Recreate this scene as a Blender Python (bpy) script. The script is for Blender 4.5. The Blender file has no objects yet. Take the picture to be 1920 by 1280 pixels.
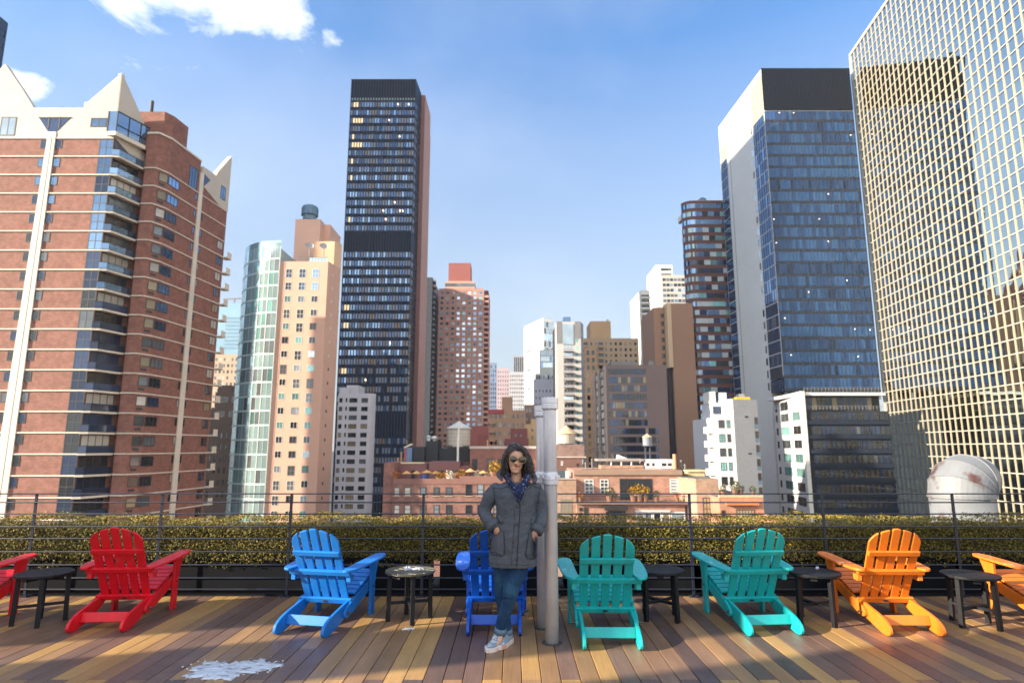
import bpy, bmesh, math, random
import numpy as np
from mathutils import Vector, Matrix, Euler
from mathutils.bvhtree import BVHTree
random.seed(11); np.random.seed(11)
R = math.radians
SC = bpy.context.scene
COL = SC.collection

# ------------------------------------------------------------------ camera
EYE = 1.65
PITCH = R(9.65)
FPX = 1164.0                                   # focal length in pixels of the 1920 wide photograph
cd = bpy.data.cameras.new('camera'); cam = bpy.data.objects.new('camera', cd); COL.objects.link(cam)
cam.location = (0, 0, EYE); cam.rotation_euler = (R(90) + PITCH, 0, 0)
cd.sensor_width = 36; cd.lens = 36 * FPX / 1920
cd.clip_start = 0.05; cd.clip_end = 9000
cd.dof.use_dof = True; cd.dof.focus_distance = 5.7; cd.dof.aperture_fstop = 2.2
SC.camera = cam

# ------------------------------------------------------------------ light
SUN_AZ, SUN_EL = R(-108), R(20)              # azimuth from +Y, clockwise: behind the left shoulder, low
SUN_DIR = Vector((math.sin(SUN_AZ) * math.cos(SUN_EL), math.cos(SUN_AZ) * math.cos(SUN_EL), math.sin(SUN_EL)))
sl = bpy.data.lights.new('sun', 'SUN'); sl.energy = 4.6; sl.angle = R(0.5); sl.color = (1.0, 0.86, 0.66)
so = bpy.data.objects.new('sun', sl); COL.objects.link(so)
so.rotation_euler = SUN_DIR.to_track_quat('Z', 'Y').to_euler(); so.location = (-60, -20, 60)

SC.view_settings.view_transform = 'Standard'; SC.view_settings.look = 'None'
SC.view_settings.exposure = 1.75; SC.view_settings.gamma = 1
SC.cycles.max_bounces = 6; SC.cycles.diffuse_bounces = 3; SC.cycles.glossy_bounces = 4
SC.cycles.transmission_bounces = 4; SC.cycles.transparent_max_bounces = 6
SC.cycles.caustics_reflective = False; SC.cycles.caustics_refractive = False
SC.cycles.use_denoising = True
SC.cycles.sample_clamp_indirect = 6

CT, ST = math.cos(PITCH), math.sin(PITCH)
FH = FPX * CT + 198 * ST                       # forward unit at the horizon row
def Xh(p, Y): return (p - 960) / FH * Y        # photo column at the horizon -> X at depth Y
def ZZ(py, Y):                                 # photo row -> height at depth Y
    v = py - 640
    return EYE + Y * (FPX * ST - v * CT) / (FPX * CT + v * ST)
def PX(px, py, Y):
    v = py - 640; f = FPX * CT + v * ST
    return (px - 960) / f * Y
def hz(px, py): return 960 + (px - 960) * 7043 / (py + 6205)
def XP(px, py, Y): return Xh(hz(px, py), Y)
def pixdir(px, py):
    v = py - 640
    return Vector((px - 960, FPX * CT + v * ST, FPX * ST - v * CT)).normalized()

# ------------------------------------------------------------------ sky
w = bpy.data.worlds.new('World'); SC.world = w; w.use_nodes = True
nt = w.node_tree; N = nt.nodes; L = nt.links; N.clear()
out = N.new('ShaderNodeOutputWorld'); bg = N.new('ShaderNodeBackground'); bg.inputs[1].default_value = 0.10
L.new(bg.outputs[0], out.inputs[0])
sky = N.new('ShaderNodeTexSky'); sky.sky_type = 'NISHITA'; sky.sun_disc = False
sky.sun_elevation = SUN_EL; sky.sun_rotation = SUN_AZ % (2 * math.pi)
sky.air_density = 1.15; sky.dust_density = .9; sky.ozone_density = 3.0; sky.altitude = 60
tc = N.new('ShaderNodeTexCoord')
def mth(op, a, b=None, c=None, clamp=False):
    n = N.new('ShaderNodeMath'); n.operation = op; n.use_clamp = clamp
    for i, v in enumerate((a, b, c)):
        if v is None: continue
        if isinstance(v, (int, float)): n.inputs[i].default_value = v
        else: L.new(v, n.inputs[i])
    return n.outputs[0]
mp = N.new('ShaderNodeMapping'); mp.inputs['Scale'].default_value = (1, 1, 1.5); mp.inputs['Location'].default_value = (.35, .2, .1)
L.new(tc.outputs['Generated'], mp.inputs[0])
nz = N.new('ShaderNodeTexNoise'); nz.inputs['Scale'].default_value = 7.5; nz.inputs['Detail'].default_value = 9; nz.inputs['Roughness'].default_value = .64
nz.inputs['Distortion'].default_value = .25
L.new(mp.outputs[0], nz.inputs['Vector'])
def blob(px, py, wd, ht):
    d = pixdir(px, py)
    rt = Vector((0, 0, 1)).cross(d).normalized(); up = d.cross(rt)   # rt points left; only its axis matters
    def dot(v):
        n = N.new('ShaderNodeVectorMath'); n.operation = 'DOT_PRODUCT'
        L.new(tc.outputs['Generated'], n.inputs[0]); n.inputs[1].default_value = v; return n.outputs['Value']
    u = mth('DIVIDE', dot(rt), wd); v = mth('DIVIDE', dot(up), ht)
    r = mth('SQRT', mth('ADD', mth('MULTIPLY', u, u), mth('MULTIPLY', v, v)))
    front = mth('GREATER_THAN', dot(d), 0.2)
    return mth('MULTIPLY', mth('SUBTRACT', 1.0, r), front, clamp=False)
b1 = blob(345, -50, .175, .125); b2 = blob(470, 20, .10, .06); b3 = blob(42, 160, .042, .026); b4 = blob(622, 60, .04, .045)
b5 = blob(250, -10, .09, .085)
bm_ = b1
for b in (b2, b3, b5): bm_ = mth('MAXIMUM', bm_, b)
bm_ = mth('MAXIMUM', bm_, mth('SUBTRACT', b4, .45))
bm_ = mth('MAXIMUM', bm_, -.9)
val = mth('ADD', mth('MULTIPLY', bm_, 1.05), mth('MULTIPLY', mth('SUBTRACT', nz.outputs['Fac'], .56), 3.4))
cf = mth('MULTIPLY', val, 1.05, clamp=True)
# broad thin veil
nz2 = N.new('ShaderNodeTexNoise'); nz2.inputs['Scale'].default_value = 2.2; nz2.inputs['Detail'].default_value = 6
L.new(mp.outputs[0], nz2.inputs['Vector'])
veil = mth('MULTIPLY', mth('SUBTRACT', nz2.outputs['Fac'], .45, clamp=True), .35)
cf = mth('MAXIMUM', cf, veil)
# unseen cloud bank added overhead and behind the camera as fill light
nz3 = N.new('ShaderNodeTexNoise'); nz3.inputs['Scale'].default_value = 3.2; nz3.inputs['Detail'].default_value = 6; L.new(mp.outputs[0], nz3.inputs['Vector'])
sy = N.new('ShaderNodeSeparateXYZ'); L.new(tc.outputs['Generated'], sy.inputs[0])
back = mth('MULTIPLY', mth('SUBTRACT', .12, sy.outputs[1]), 1.8, clamp=True)
bank = mth('MULTIPLY', back, mth('MULTIPLY', mth('SUBTRACT', nz3.outputs['Fac'], .22), 2.4, clamp=True))
cf = mth('MAXIMUM', cf, bank)
SKY_GAIN = N.new('ShaderNodeMix'); SKY_GAIN.data_type = 'RGBA'; SKY_GAIN.blend_type = 'MULTIPLY'; SKY_GAIN.inputs[0].default_value = 1
L.new(sky.outputs[0], SKY_GAIN.inputs[6]); SKY_GAIN.inputs[7].default_value = (.64, .83, 1.0, 1)
mx = N.new('ShaderNodeMix'); mx.data_type = 'RGBA'
sz = N.new('ShaderNodeSeparateXYZ'); L.new(tc.outputs['Generated'], sz.inputs[0])
hzf = mth('MULTIPLY', mth('POWER', mth('MULTIPLY', mth('SUBTRACT', .57, mth('MAXIMUM', sz.outputs[2], 0.0)), 1.80, clamp=True), .80), .97)
hmix = N.new('ShaderNodeMix'); hmix.data_type = 'RGBA'; L.new(hzf, hmix.inputs[0]); L.new(SKY_GAIN.outputs[2], hmix.inputs[6]); hmix.inputs[7].default_value = (2.08, 2.18, 2.26, 1)   # milky horizon air
L.new(cf, mx.inputs[0]); L.new(hmix.outputs[2], mx.inputs[6]); mx.inputs[7].default_value = (6.4, 6.3, 6.2, 1)
L.new(mx.outputs[2], bg.inputs[0])

# ------------------------------------------------------------------ materials
MATS = {}
def mat(name, col, rough=.75, var=.16, scale=.6, metal=0.0, spec=.5, bump=0.0, bscale=40, col2=None, fac2=(.45, .65), s2=3.0, stretch=(1, 1, 1), emit=None, es=1.0, coords='Object', objrand=0.0):
    if name in MATS: return MATS[name]
    m = bpy.data.materials.new(name); m.use_nodes = True
    n = m.node_tree.nodes; l = m.node_tree.links
    p = n['Principled BSDF']
    p.inputs['Roughness'].default_value = rough; p.inputs['Metallic'].default_value = metal
    p.inputs['Specular IOR Level'].default_value = spec
    t = n.new('ShaderNodeTexCoord'); mpp = n.new('ShaderNodeMapping'); mpp.inputs['Scale'].default_value = stretch
    l.new(t.outputs[coords], mpp.inputs[0])
    nn = n.new('ShaderNodeTexNoise'); nn.inputs['Scale'].default_value = scale; nn.inputs['Detail'].default_value = 7; nn.inputs['Roughness'].default_value = .6
    l.new(mpp.outputs[0], nn.inputs['Vector'])
    mr = n.new('ShaderNodeMapRange'); mr.inputs['From Min'].default_value = .25; mr.inputs['From Max'].default_value = .75
    mr.inputs['To Min'].default_value = 1 - var; mr.inputs['To Max'].default_value = 1 + var
    l.new(nn.outputs['Fac'], mr.inputs[0])
    fac = mr.outputs[0]
    if objrand:
        oi = n.new('ShaderNodeObjectInfo'); m2 = n.new('ShaderNodeMapRange'); m2.inputs['To Min'].default_value = 1 - objrand; m2.inputs['To Max'].default_value = 1 + objrand
        l.new(oi.outputs['Random'], m2.inputs[0]); mu = n.new('ShaderNodeMath'); mu.operation = 'MULTIPLY'
        l.new(fac, mu.inputs[0]); l.new(m2.outputs[0], mu.inputs[1]); fac = mu.outputs[0]
    mixc = n.new('ShaderNodeMix'); mixc.data_type = 'RGBA'; mixc.inputs[6].default_value = (*col, 1)
    if col2:
        n2 = n.new('ShaderNodeTexNoise'); n2.inputs['Scale'].default_value = s2; n2.inputs['Detail'].default_value = 8; l.new(mpp.outputs[0], n2.inputs['Vector'])
        m3 = n.new('ShaderNodeMapRange'); m3.inputs['From Min'].default_value = fac2[0]; m3.inputs['From Max'].default_value = fac2[1]
        l.new(n2.outputs['Fac'], m3.inputs[0]); l.new(m3.outputs[0], mixc.inputs[0]); mixc.inputs[7].default_value = (*col2, 1)
    else: mixc.inputs[0].default_value = 0
    vm = n.new('ShaderNodeVectorMath'); vm.operation = 'SCALE'
    l.new(mixc.outputs[2], vm.inputs[0]); l.new(fac, vm.inputs['Scale'])
    l.new(vm.outputs[0], p.inputs['Base Color'])
    if bump:
        nb = n.new('ShaderNodeTexNoise'); nb.inputs['Scale'].default_value = bscale; nb.inputs['Detail'].default_value = 4; l.new(mpp.outputs[0], nb.inputs['Vector'])
        bp = n.new('ShaderNodeBump'); bp.inputs['Strength'].default_value = bump; bp.inputs['Distance'].default_value = .02
        l.new(nb.outputs['Fac'], bp.inputs['Height']); l.new(bp.outputs[0], p.inputs['Normal'])
    if emit:
        p.inputs['Emission Color'].default_value = (*emit, 1); p.inputs['Emission Strength'].default_value = es
    MATS[name] = m
    return m
def brickmat(name, c1, c2, mortar, bw=.22, bh=.075, var=.15, rough=.85):
    if name in MATS: return MATS[name]
    m = mat(name, c1, rough, var, .35, stretch=(1, 1, 1), col2=c2, fac2=(.4, .62), s2=1.2)
    n = m.node_tree.nodes; l = m.node_tree.links
    p = n['Principled BSDF']; src = p.inputs['Base Color'].links[0].from_socket
    t = n.new('ShaderNodeTexCoord'); sx = n.new('ShaderNodeSeparateXYZ'); l.new(t.outputs['Object'], sx.inputs[0])
    ad = n.new('ShaderNodeMath'); ad.operation = 'ADD'; l.new(sx.outputs[0], ad.inputs[0]); l.new(sx.outputs[1], ad.inputs[1])
    cx = n.new('ShaderNodeCombineXYZ'); l.new(ad.outputs[0], cx.inputs[0]); l.new(sx.outputs[2], cx.inputs[1])
    br = n.new('ShaderNodeTexBrick'); br.inputs['Scale'].default_value = 1.0; br.inputs['Brick Width'].default_value = bw * 2; br.inputs['Row Height'].default_value = bh * 2.4
    br.inputs['Mortar Size'].default_value = .018; br.inputs['Color1'].default_value = (.82, .82, .82, 1); br.inputs['Color2'].default_value = (1.15, 1.12, 1.1, 1)
    br.inputs['Mortar'].default_value = (mortar, mortar, mortar, 1); br.inputs['Bias'].default_value = 0
    l.new(cx.outputs[0], br.inputs['Vector'])
    mm = n.new('ShaderNodeMix'); mm.data_type = 'RGBA'; mm.blend_type = 'MULTIPLY'; mm.inputs[0].default_value = 1
    l.new(src, mm.inputs[6]); l.new(br.outputs['Color'], mm.inputs[7]); l.new(mm.outputs[2], p.inputs['Base Color'])
    return m

# ------------------------------------------------------------------ mesh building
class MB:
    """collects verts/faces (world or local coordinates) with a material slot per face"""
    def __init__(s): s.v = []; s.f = []; s.m = []
    def add(s, vs, fs, mi=0):
        o = len(s.v); s.v += [tuple(v) for v in vs]
        for f in fs: s.f.append(tuple(i + o for i in f)); s.m.append(mi)
    def quad(s, a, b, c, d, mi=0): s.add((a, b, c, d), ((0, 1, 2, 3),), mi)
    def box(s, x0, x1, y0, y1, z0, z1, mi=0):
        s.add(((x0,y0,z0),(x1,y0,z0),(x1,y1,z0),(x0,y1,z0),(x0,y0,z1),(x1,y0,z1),(x1,y1,z1),(x0,y1,z1)),
              ((0,3,2,1),(4,5,6,7),(0,1,5,4),(1,2,6,5),(2,3,7,6),(3,0,4,7)), mi)
    def obox(s, c, sx, sy, sz, M=None, mi=0):
        vs = [Vector((x*sx/2, y*sy/2, z*sz/2)) for z in (-1,1) for y in (-1,1) for x in (-1,1)]
        if M is not None: vs = [M @ v for v in vs]
        c = Vector(c)
        s.add([v + c for v in vs], ((0,2,3,1),(4,5,7,6),(0,1,5,4),(1,3,7,5),(3,2,6,7),(2,0,4,6)), mi)
    def bar(s, a, b, wd, th, up=(0,0,1), mi=0):
        a = Vector(a); b = Vector(b); d = (b - a); ln = d.length; d.normalize(); up = Vector(up)
        x = d.cross(up)
        if x.length < 1e-4: x = d.cross(Vector((0,1,0)))
        x.normalize(); u = x.cross(d)
        M = Matrix((x, d, u)).transposed()
        s.obox((a + b) / 2, wd, ln, th, M, mi)
    def prism(s, poly, z0, z1, mi=0, cap=True, mtop=None):     # poly CCW from above
        n = len(poly); vs = [(x, y, z0) for x, y in poly] + [(x, y, z1) for x, y in poly]
        s.add(vs, [(i, (i+1) % n, n + (i+1) % n, n + i) for i in range(n)], mi)
        if cap:
            s.add([(x, y, z1) for x, y in poly], [tuple(range(n))], mi if mtop is None else mtop)
            s.add([(x, y, z0) for x, y in poly], [tuple(range(n))[::-1]], mi)
    def extrude(s, pts, d, mi=0):                            # planar outline pts (3D), thickness vector d
        n = len(pts); d = Vector(d); A = [Vector(p) for p in pts]; B = [p + d for p in A]
        s.add(A + B, [tuple(range(n))[::-1], tuple(range(n, 2*n))] + [(i, (i+1) % n, n + (i+1) % n, n + i) for i in range(n)], mi)
    def tube(s, pts, r, n=8, mi=0, cap=True):
        pts = [Vector(p) for p in pts]; k = len(pts); rr = r if hasattr(r, '__len__') else [r] * k
        vs = []; prev = None
        for i, p in enumerate(pts):
            d = (pts[min(i+1, k-1)] - pts[max(i-1, 0)]).normalized()
            if prev is None:
                x = d.cross(Vector((0,0,1)))
                if x.length < .05: x = d.cross(Vector((0,1,0)))
            else: x = prev - d * prev.dot(d)
            x.normalize(); prev = x; y = d.cross(x)
            for j in range(n):
                a = 2*math.pi*j/n; vs.append(p + (x*math.cos(a) + y*math.sin(a)) * rr[i])
        fs = [(i*n+j, i*n+(j+1) % n, (i+1)*n+(j+1) % n, (i+1)*n+j) for i in range(k-1) for j in range(n)]
        if cap: fs += [tuple(range(n))[::-1], tuple(range((k-1)*n, k*n))]
        s.add(vs, fs, mi)
    def lathe(s, prof, c=(0,0,0), n=24, mi=0, cap=True):     # prof [(r,z)]
        vs = [(c[0] + r*math.cos(2*math.pi*j/n), c[1] + r*math.sin(2*math.pi*j/n), c[2] + z) for r, z in prof for j in range(n)]
        k = len(prof)
        fs = [(i*n+j, i*n+(j+1) % n, (i+1)*n+(j+1) % n, (i+1)*n+j) for i in range(k-1) for j in range(n)]
        if cap: fs += [tuple(range(n))[::-1], tuple(range((k-1)*n, k*n))]
        s.add(vs, fs, mi)
    def loft(s, rings, mi=0, cap=True):                      # rings: lists of equal length
        n = len(rings[0]); k = len(rings)
        vs = [p for r in rings for p in r]
        fs = [(i*n+j, i*n+(j+1) % n, (i+1)*n+(j+1) % n, (i+1)*n+j) for i in range(k-1) for j in range(n)]
        if cap: fs += [tuple(range(n))[::-1], tuple(range((k-1)*n, k*n))]
        s.add(vs, fs, mi)
    def mesh(s, name, mats, off=(0,0,0), smooth=False):
        me = bpy.data.meshes.new(name)
        ox, oy, oz = off
        me.from_pydata([(x-ox, y-oy, z-oz) for x, y, z in s.v], [], s.f)
        for m in (mats if isinstance(mats, (list, tuple)) else [mats]): me.materials.append(m)
        if any(s.m): me.polygons.foreach_set('material_index', s.m)
        if smooth: me.polygons.foreach_set('use_smooth', [True] * len(s.f))
        me.update()
        return me
    def build(s, name, mats, parent=None, smooth=False, bevel=0, seg=2, kind=None, label=None):
        if not s.v: return None
        off = parent.location if parent is not None else (0,0,0)
        if parent is not None and parent.parent is not None: off = parent.location + parent.parent.location
        me = s.mesh(name, mats, off, smooth)
        o = bpy.data.objects.new(name, me); COL.objects.link(o)
        if parent is not None: o.parent = parent
        if bevel:
            b = o.modifiers.new('bevel', 'BEVEL'); b.width = bevel; b.segments = seg; b.limit_method = 'ANGLE'; b.angle_limit = R(40)
        if kind: o['kind'] = kind
        if label: o['label'] = label
        return o
def tag(o, label=None, cat=None, group=None, kind=None):
    if label: o['label'] = label
    if cat: o['category'] = cat
    if group: o['group'] = group
    if kind: o['kind'] = kind
    return o
def empty(name, loc, label=None, cat=None, group=None):
    o = bpy.data.objects.new(name, None); COL.objects.link(o); o.location = loc; o.empty_display_size = .2
    return tag(o, label, cat, group)
def copy_tree(o, parent=None):
    c = o.copy(); COL.objects.link(c)
    if parent is not None: c.parent = parent
    for ch in list(o.children): copy_tree(ch, c)
    return c
# ------------------------------------------------------------------ deck
def deck_material():
    m = mat('deck_wood', (1, 1, 1), .42, .20, 7, stretch=(1, .12, 1))
    n = m.node_tree.nodes; l = m.node_tree.links; p = n['Principled BSDF']
    at = n.new('ShaderNodeAttribute'); at.attribute_name = 'plank_colour'
    vm = [x for x in n if x.type == 'VECT_MATH'][0]
    l.new(at.outputs['Color'], vm.inputs[0])
    t = n.new('ShaderNodeTexCoord'); mp = n.new('ShaderNodeMapping'); mp.inputs['Scale'].default_value = (95, 2.4, 20)
    l.new(t.outputs['Object'], mp.inputs[0])
    g = n.new('ShaderNodeTexNoise'); g.inputs['Scale'].default_value = 1; g.inputs['Detail'].default_value = 5; l.new(mp.outputs[0], g.inputs['Vector'])
    mr = n.new('ShaderNodeMapRange'); mr.inputs['From Min'].default_value = .3; mr.inputs['From Max'].default_value = .7; mr.inputs['To Min'].default_value = .86; mr.inputs['To Max'].default_value = 1.12
    l.new(g.outputs['Fac'], mr.inputs[0])
    v2 = n.new('ShaderNodeVectorMath'); v2.operation = 'SCALE'; l.new(vm.outputs[0], v2.inputs[0]); l.new(mr.outputs[0], v2.inputs['Scale'])
    # dried water marks and dirty blotches, salt dust
    st = n.new('ShaderNodeTexNoise'); st.inputs['Scale'].default_value = 1.7; st.inputs['Detail'].default_value = 9; st.inputs['Roughness'].default_value = .68; l.new(t.outputs['Object'], st.inputs['Vector'])
    m4 = n.new('ShaderNodeMapRange'); m4.inputs['From Min'].default_value = .62; m4.inputs['From Max'].default_value = .74; m4.inputs['To Max'].default_value = .55; l.new(st.outputs['Fac'], m4.inputs[0])
    mx1 = n.new('ShaderNodeMix'); mx1.data_type = 'RGBA'; l.new(m4.outputs[0], mx1.inputs[0]); l.new(v2.outputs[0], mx1.inputs[6]); mx1.inputs[7].default_value = (.035, .026, .022, 1)
    sp = n.new('ShaderNodeTexNoise'); sp.inputs['Scale'].default_value = 34; sp.inputs['Detail'].default_value = 6; sp.inputs['Roughness'].default_value = .7; l.new(t.outputs['Object'], sp.inputs['Vector'])
    m5 = n.new('ShaderNodeMapRange'); m5.inputs['From Min'].default_value = .70; m5.inputs['From Max'].default_value = .78; m5.inputs['To Max'].default_value = .6; l.new(sp.outputs['Fac'], m5.inputs[0])
    mx2 = n.new('ShaderNodeMix'); mx2.data_type = 'RGBA'; l.new(m5.outputs[0], mx2.inputs[0]); l.new(mx1.outputs[2], mx2.inputs[6]); mx2.inputs[7].default_value = (.42, .40, .40, 1)
    l.new(mx2.outputs[2], p.inputs['Base Color'])
    rr = n.new('ShaderNodeMapRange'); rr.inputs['From Min'].default_value = .35; rr.inputs['From Max'].default_value = .7; rr.inputs['To Min'].default_value = .30; rr.inputs['To Max'].default_value = .58
    l.new(st.outputs['Fac'], rr.inputs[0]); l.new(rr.outputs[0], p.inputs['Roughness'])
    bp = n.new('ShaderNodeBump'); bp.inputs['Strength'].default_value = .35; bp.inputs['Distance'].default_value = .004; l.new(g.outputs['Fac'], bp.inputs['Height']); l.new(bp.outputs[0], p.inputs['Normal'])
    return m
def build_deck():
    PW = .142; GAP = .005; Y1 = 7.36; Y0 = -3.0
    tones = [(.37, .22, .082), (.26, .152, .074), (.19, .113, .070), (.135, .083, .063), (.098, .064, .056)]
    wts = [5, 4, 4, 4, 2]
    mb = MB(); cols = []
    k0 = -80; last = -1; jr = random.Random(5)
    for k in range(k0, 82):
        x0 = k * PW + .071 + GAP / 2; x1 = x0 + PW - GAP
        cuts = [Y0]; y = 4.82 if k % 2 == 0 else 4.82 - 1.2
        cuts += [y - 3.6, y] + ([y + 1.9] if jr.random() < .03 else []) + [Y1]
        for a, b in zip(cuts[:-1], cuts[1:]):
            while True:
                ti = jr.choices(range(5), wts)[0]
                if ti != last: break
            last = ti
            j = jr.uniform(.85, 1.15); c = [q * j for q in tones[ti]]
            n0 = len(mb.f)
            e = .0035
            a2, b2 = a + .002, b - .002
            # top with eased edges
            mb.add(((x0,a2,-.03),(x0,b2,-.03),(x0,a2,-e),(x0,b2,-e),(x0+e,a2,0),(x0+e,b2,0),(x1-e,a2,0),(x1-e,b2,0),(x1,a2,-e),(x1,b2,-e),(x1,a2,-.03),(x1,b2,-.03)),
                   ((0,2,3,1),(2,4,5,3),(4,6,7,5),(6,8,9,7),(8,10,11,9),(0,10,8,6,4,2),(1,3,5,7,9,11)))
            cols += [c] * (len(mb.f) - n0)
    o = mb.build('deck', deck_material())
    at = o.data.color_attributes.new('plank_colour', 'FLOAT_COLOR', 'CORNER')
    arr = []
    for f, c in zip(o.data.polygons, cols): arr += [c[0], c[1], c[2], 1.0] * f.loop_total
    at.data.foreach_set('color', arr)
    tag(o, kind='structure')
    b = MB(); b.box(-11.6, 11.9, -3.2, 8.6, -.5, -.032)
    tag(b.build('deck_base', mat('deck_underlay', (.02, .018, .017), .9)), kind='structure')
    f = MB(); f.box(-11.6, 11.9, 7.363, 7.392, -.03, .03)
    tag(f.build('deck_kerb', mat('black_metal', (.008, .009, .012), .7, .2, 3, spec=.15)), kind='structure')
build_deck()

# ------------------------------------------------------------------ railing: one fence, posts and rails as parts
rail_m = mat('rail_paint', (.012, .017, .035), .35, .25, 6, spec=.6)
RY = 7.33
rr_ = empty('railing', (0, RY, 0), 'dark blue metal railing of thin horizontal bars along the deck edge', 'railing')
posts = [-8.46, -6.96, -5.46, -4.01, -2.53, -1.015, .5, 2.036, 3.56, 5.055, 6.56, 8.06]
for x in posts:
    m = MB(); m.box(x - .015, x + .015, RY - .006, RY + .006, .02, 1.116); m.box(x - .05, x + .05, RY - .04, RY + .04, 0, .014)
    m.tube([(x - .03, RY - .025, .012), (x - .03, RY - .025, .024)], .009, 6); m.tube([(x + .03, RY - .025, .012), (x + .03, RY - .025, .024)], .009, 6)
    m.build('post', rail_m, rr_)
for i, z in enumerate((1.116, 1.027, .90, .76, .63, .487, .345, .205, .085)):
    m = MB()
    if i == 0: m.box(-9.5, 9.8, RY - .02, RY + .02, z, z + .012)
    else: m.tube([(-9.5, RY - .014, z), (9.8, RY - .014, z)], .0075, 8)
    m.build('rail', rail_m, rr_, smooth=False)

# ------------------------------------------------------------------ planters and hedge
black_m = mat('planter_black', (.006, .007, .010), .85, .3, 2.5, spec=.12)
edges = [-9.9, -6.93, -3.91, -.905, .575, 2.13, 5.13, 8.13, 9.9]
gaps = [.03, .03, .045, .075, .055, .05, .03, .03, .03]
for i in range(len(edges) - 1):
    a = edges[i] + gaps[i]; b = edges[i+1] - gaps[i+1]
    m = MB(); m.box(a, b, 7.47, 8.15, .0, .37); t = MB(); t.box(a - .01, b + .01, 7.455, 8.165, .372, .40)
    lab = ['black planter box left of the far red armrest', 'black planter box behind the red chair with five slats', 'black planter box behind the left blue chair',
           'short black planter box behind the woman and centre blue chair', 'short black planter box behind the teal chair beside the pipes',
           'long black planter box between the second teal chair and orange chair', 'black planter box behind the rightmost black side table', 'black planter box beyond the cropped orange chair'][i]
    p = empty('planter_box', ((a + b) / 2, 7.8, 0), lab, 'planter', 'black planter boxes under the hedge')
    m.build('box', black_m, p, bevel=.006); t.build('rim', black_m, p)
def build_hedge():
    rng = np.random.default_rng(3)
    x0, x1, y0, y1, z0, z1 = -9.4, 9.8, 7.45, 8.2, .32, .79
    n_top, n_front, n_back = 40000, 56000, 3000
    def lump(x, y):
        return .022*np.sin(x*2.1 + .5) + .018*np.sin(x*5.3 + y*4) + .012*np.sin(x*11.7 + 2*y) + .01*np.sin(x*23 + 1)
    P = []; NRM = []
    x = rng.uniform(x0, x1, n_top); y = rng.uniform(y0, y1, n_top); z = z1 + lump(x, y) - np.abs(rng.normal(0, .022, n_top)) + .012
    z -= .05*np.clip((y0 + .08 - y)/.08, 0, 1)**2
    z += np.where(rng.random(n_top) < .015, rng.uniform(0, .05, n_top), 0)
    P.append(np.stack([x, y, z], 1)); NRM.append(np.tile([0, -.25, 1.0], (n_top, 1)))
    x = rng.uniform(x0, x1, n_front); z = z0 + (z1 - z0)*rng.random(n_front)**.9; y = y0 + .5*lump(x*1.3, z*5) + np.abs(rng.normal(0, .03, n_front)) - .012
    z = np.where(z < z0 + .05, z + lump(x*3, z), z)
    P.append(np.stack([x, y, z], 1)); NRM.append(np.tile([0, -1.0, .35], (n_front, 1)))
    x = rng.uniform(x0, x1, n_back); z = rng.uniform(z0, z1, n_back); y = np.full(n_back, y1) + rng.normal(0, .02, n_back)
    P.append(np.stack([x, y, z], 1)); NRM.append(np.tile([0, 1.0, .3], (n_back, 1)))
    P = np.concatenate(P); NRM = np.concatenate(NRM); n = len(P)
    # inside leaves, seen through the gaps
    nin = 7000
    P = np.concatenate([P, np.stack([rng.uniform(x0, x1, nin), rng.uniform(y0 + .05, y1, nin), rng.uniform(z0 + .02, z1 - .06, nin)], 1)]); NRM = np.concatenate([NRM, rng.normal(0, 1, (nin, 3))]); n += nin
    NRM = NRM + rng.normal(0, .62, (n, 3)); NRM /= np.linalg.norm(NRM, axis=1)[:, None]
    A = np.cross(NRM, rng.normal(0, 1, (n, 3))); A /= np.linalg.norm(A, axis=1)[:, None]; B = np.cross(NRM, A)
    ln = rng.uniform(.0085, .0150, n)[:, None]; wd = ln * rng.uniform(.5, .68, n)[:, None]
    cup = NRM * ln * .25
    V = np.stack([P - A*ln, P - B*wd + cup*.6, P + A*ln, P + B*wd + cup*.6], 1).reshape(-1, 3)
    F = np.arange(n*4).reshape(n, 4)
    me = bpy.data.meshes.new('hedge_leaves')
    me.from_pydata(V.tolist(), [], F.tolist())
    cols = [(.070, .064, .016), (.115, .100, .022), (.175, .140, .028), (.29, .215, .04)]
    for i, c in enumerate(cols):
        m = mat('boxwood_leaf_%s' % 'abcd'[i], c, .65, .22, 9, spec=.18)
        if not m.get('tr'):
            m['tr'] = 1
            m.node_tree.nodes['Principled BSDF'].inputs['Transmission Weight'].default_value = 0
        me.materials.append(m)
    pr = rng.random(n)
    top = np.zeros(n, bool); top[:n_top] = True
    mi = np.where(top, np.select([pr < .08, pr < .28, pr < .62], [0, 1, 2], 3), np.select([pr < .30, pr < .70, pr < .94], [0, 1, 2], 3))  # top mix leans yellow: sunlight put into the leaf colours
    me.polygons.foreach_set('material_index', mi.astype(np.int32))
    root = empty('hedge', (0, 7.8, .33), 'clipped olive green boxwood hedge behind the railing', 'hedge')
    me.transform(Matrix.Translation((0, -7.8, -.33)))
    o = bpy.data.objects.new('leaves', me); COL.objects.link(o); o.parent = root
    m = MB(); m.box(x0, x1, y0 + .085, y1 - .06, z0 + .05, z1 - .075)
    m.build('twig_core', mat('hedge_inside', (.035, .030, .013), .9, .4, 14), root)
build_hedge()

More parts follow.
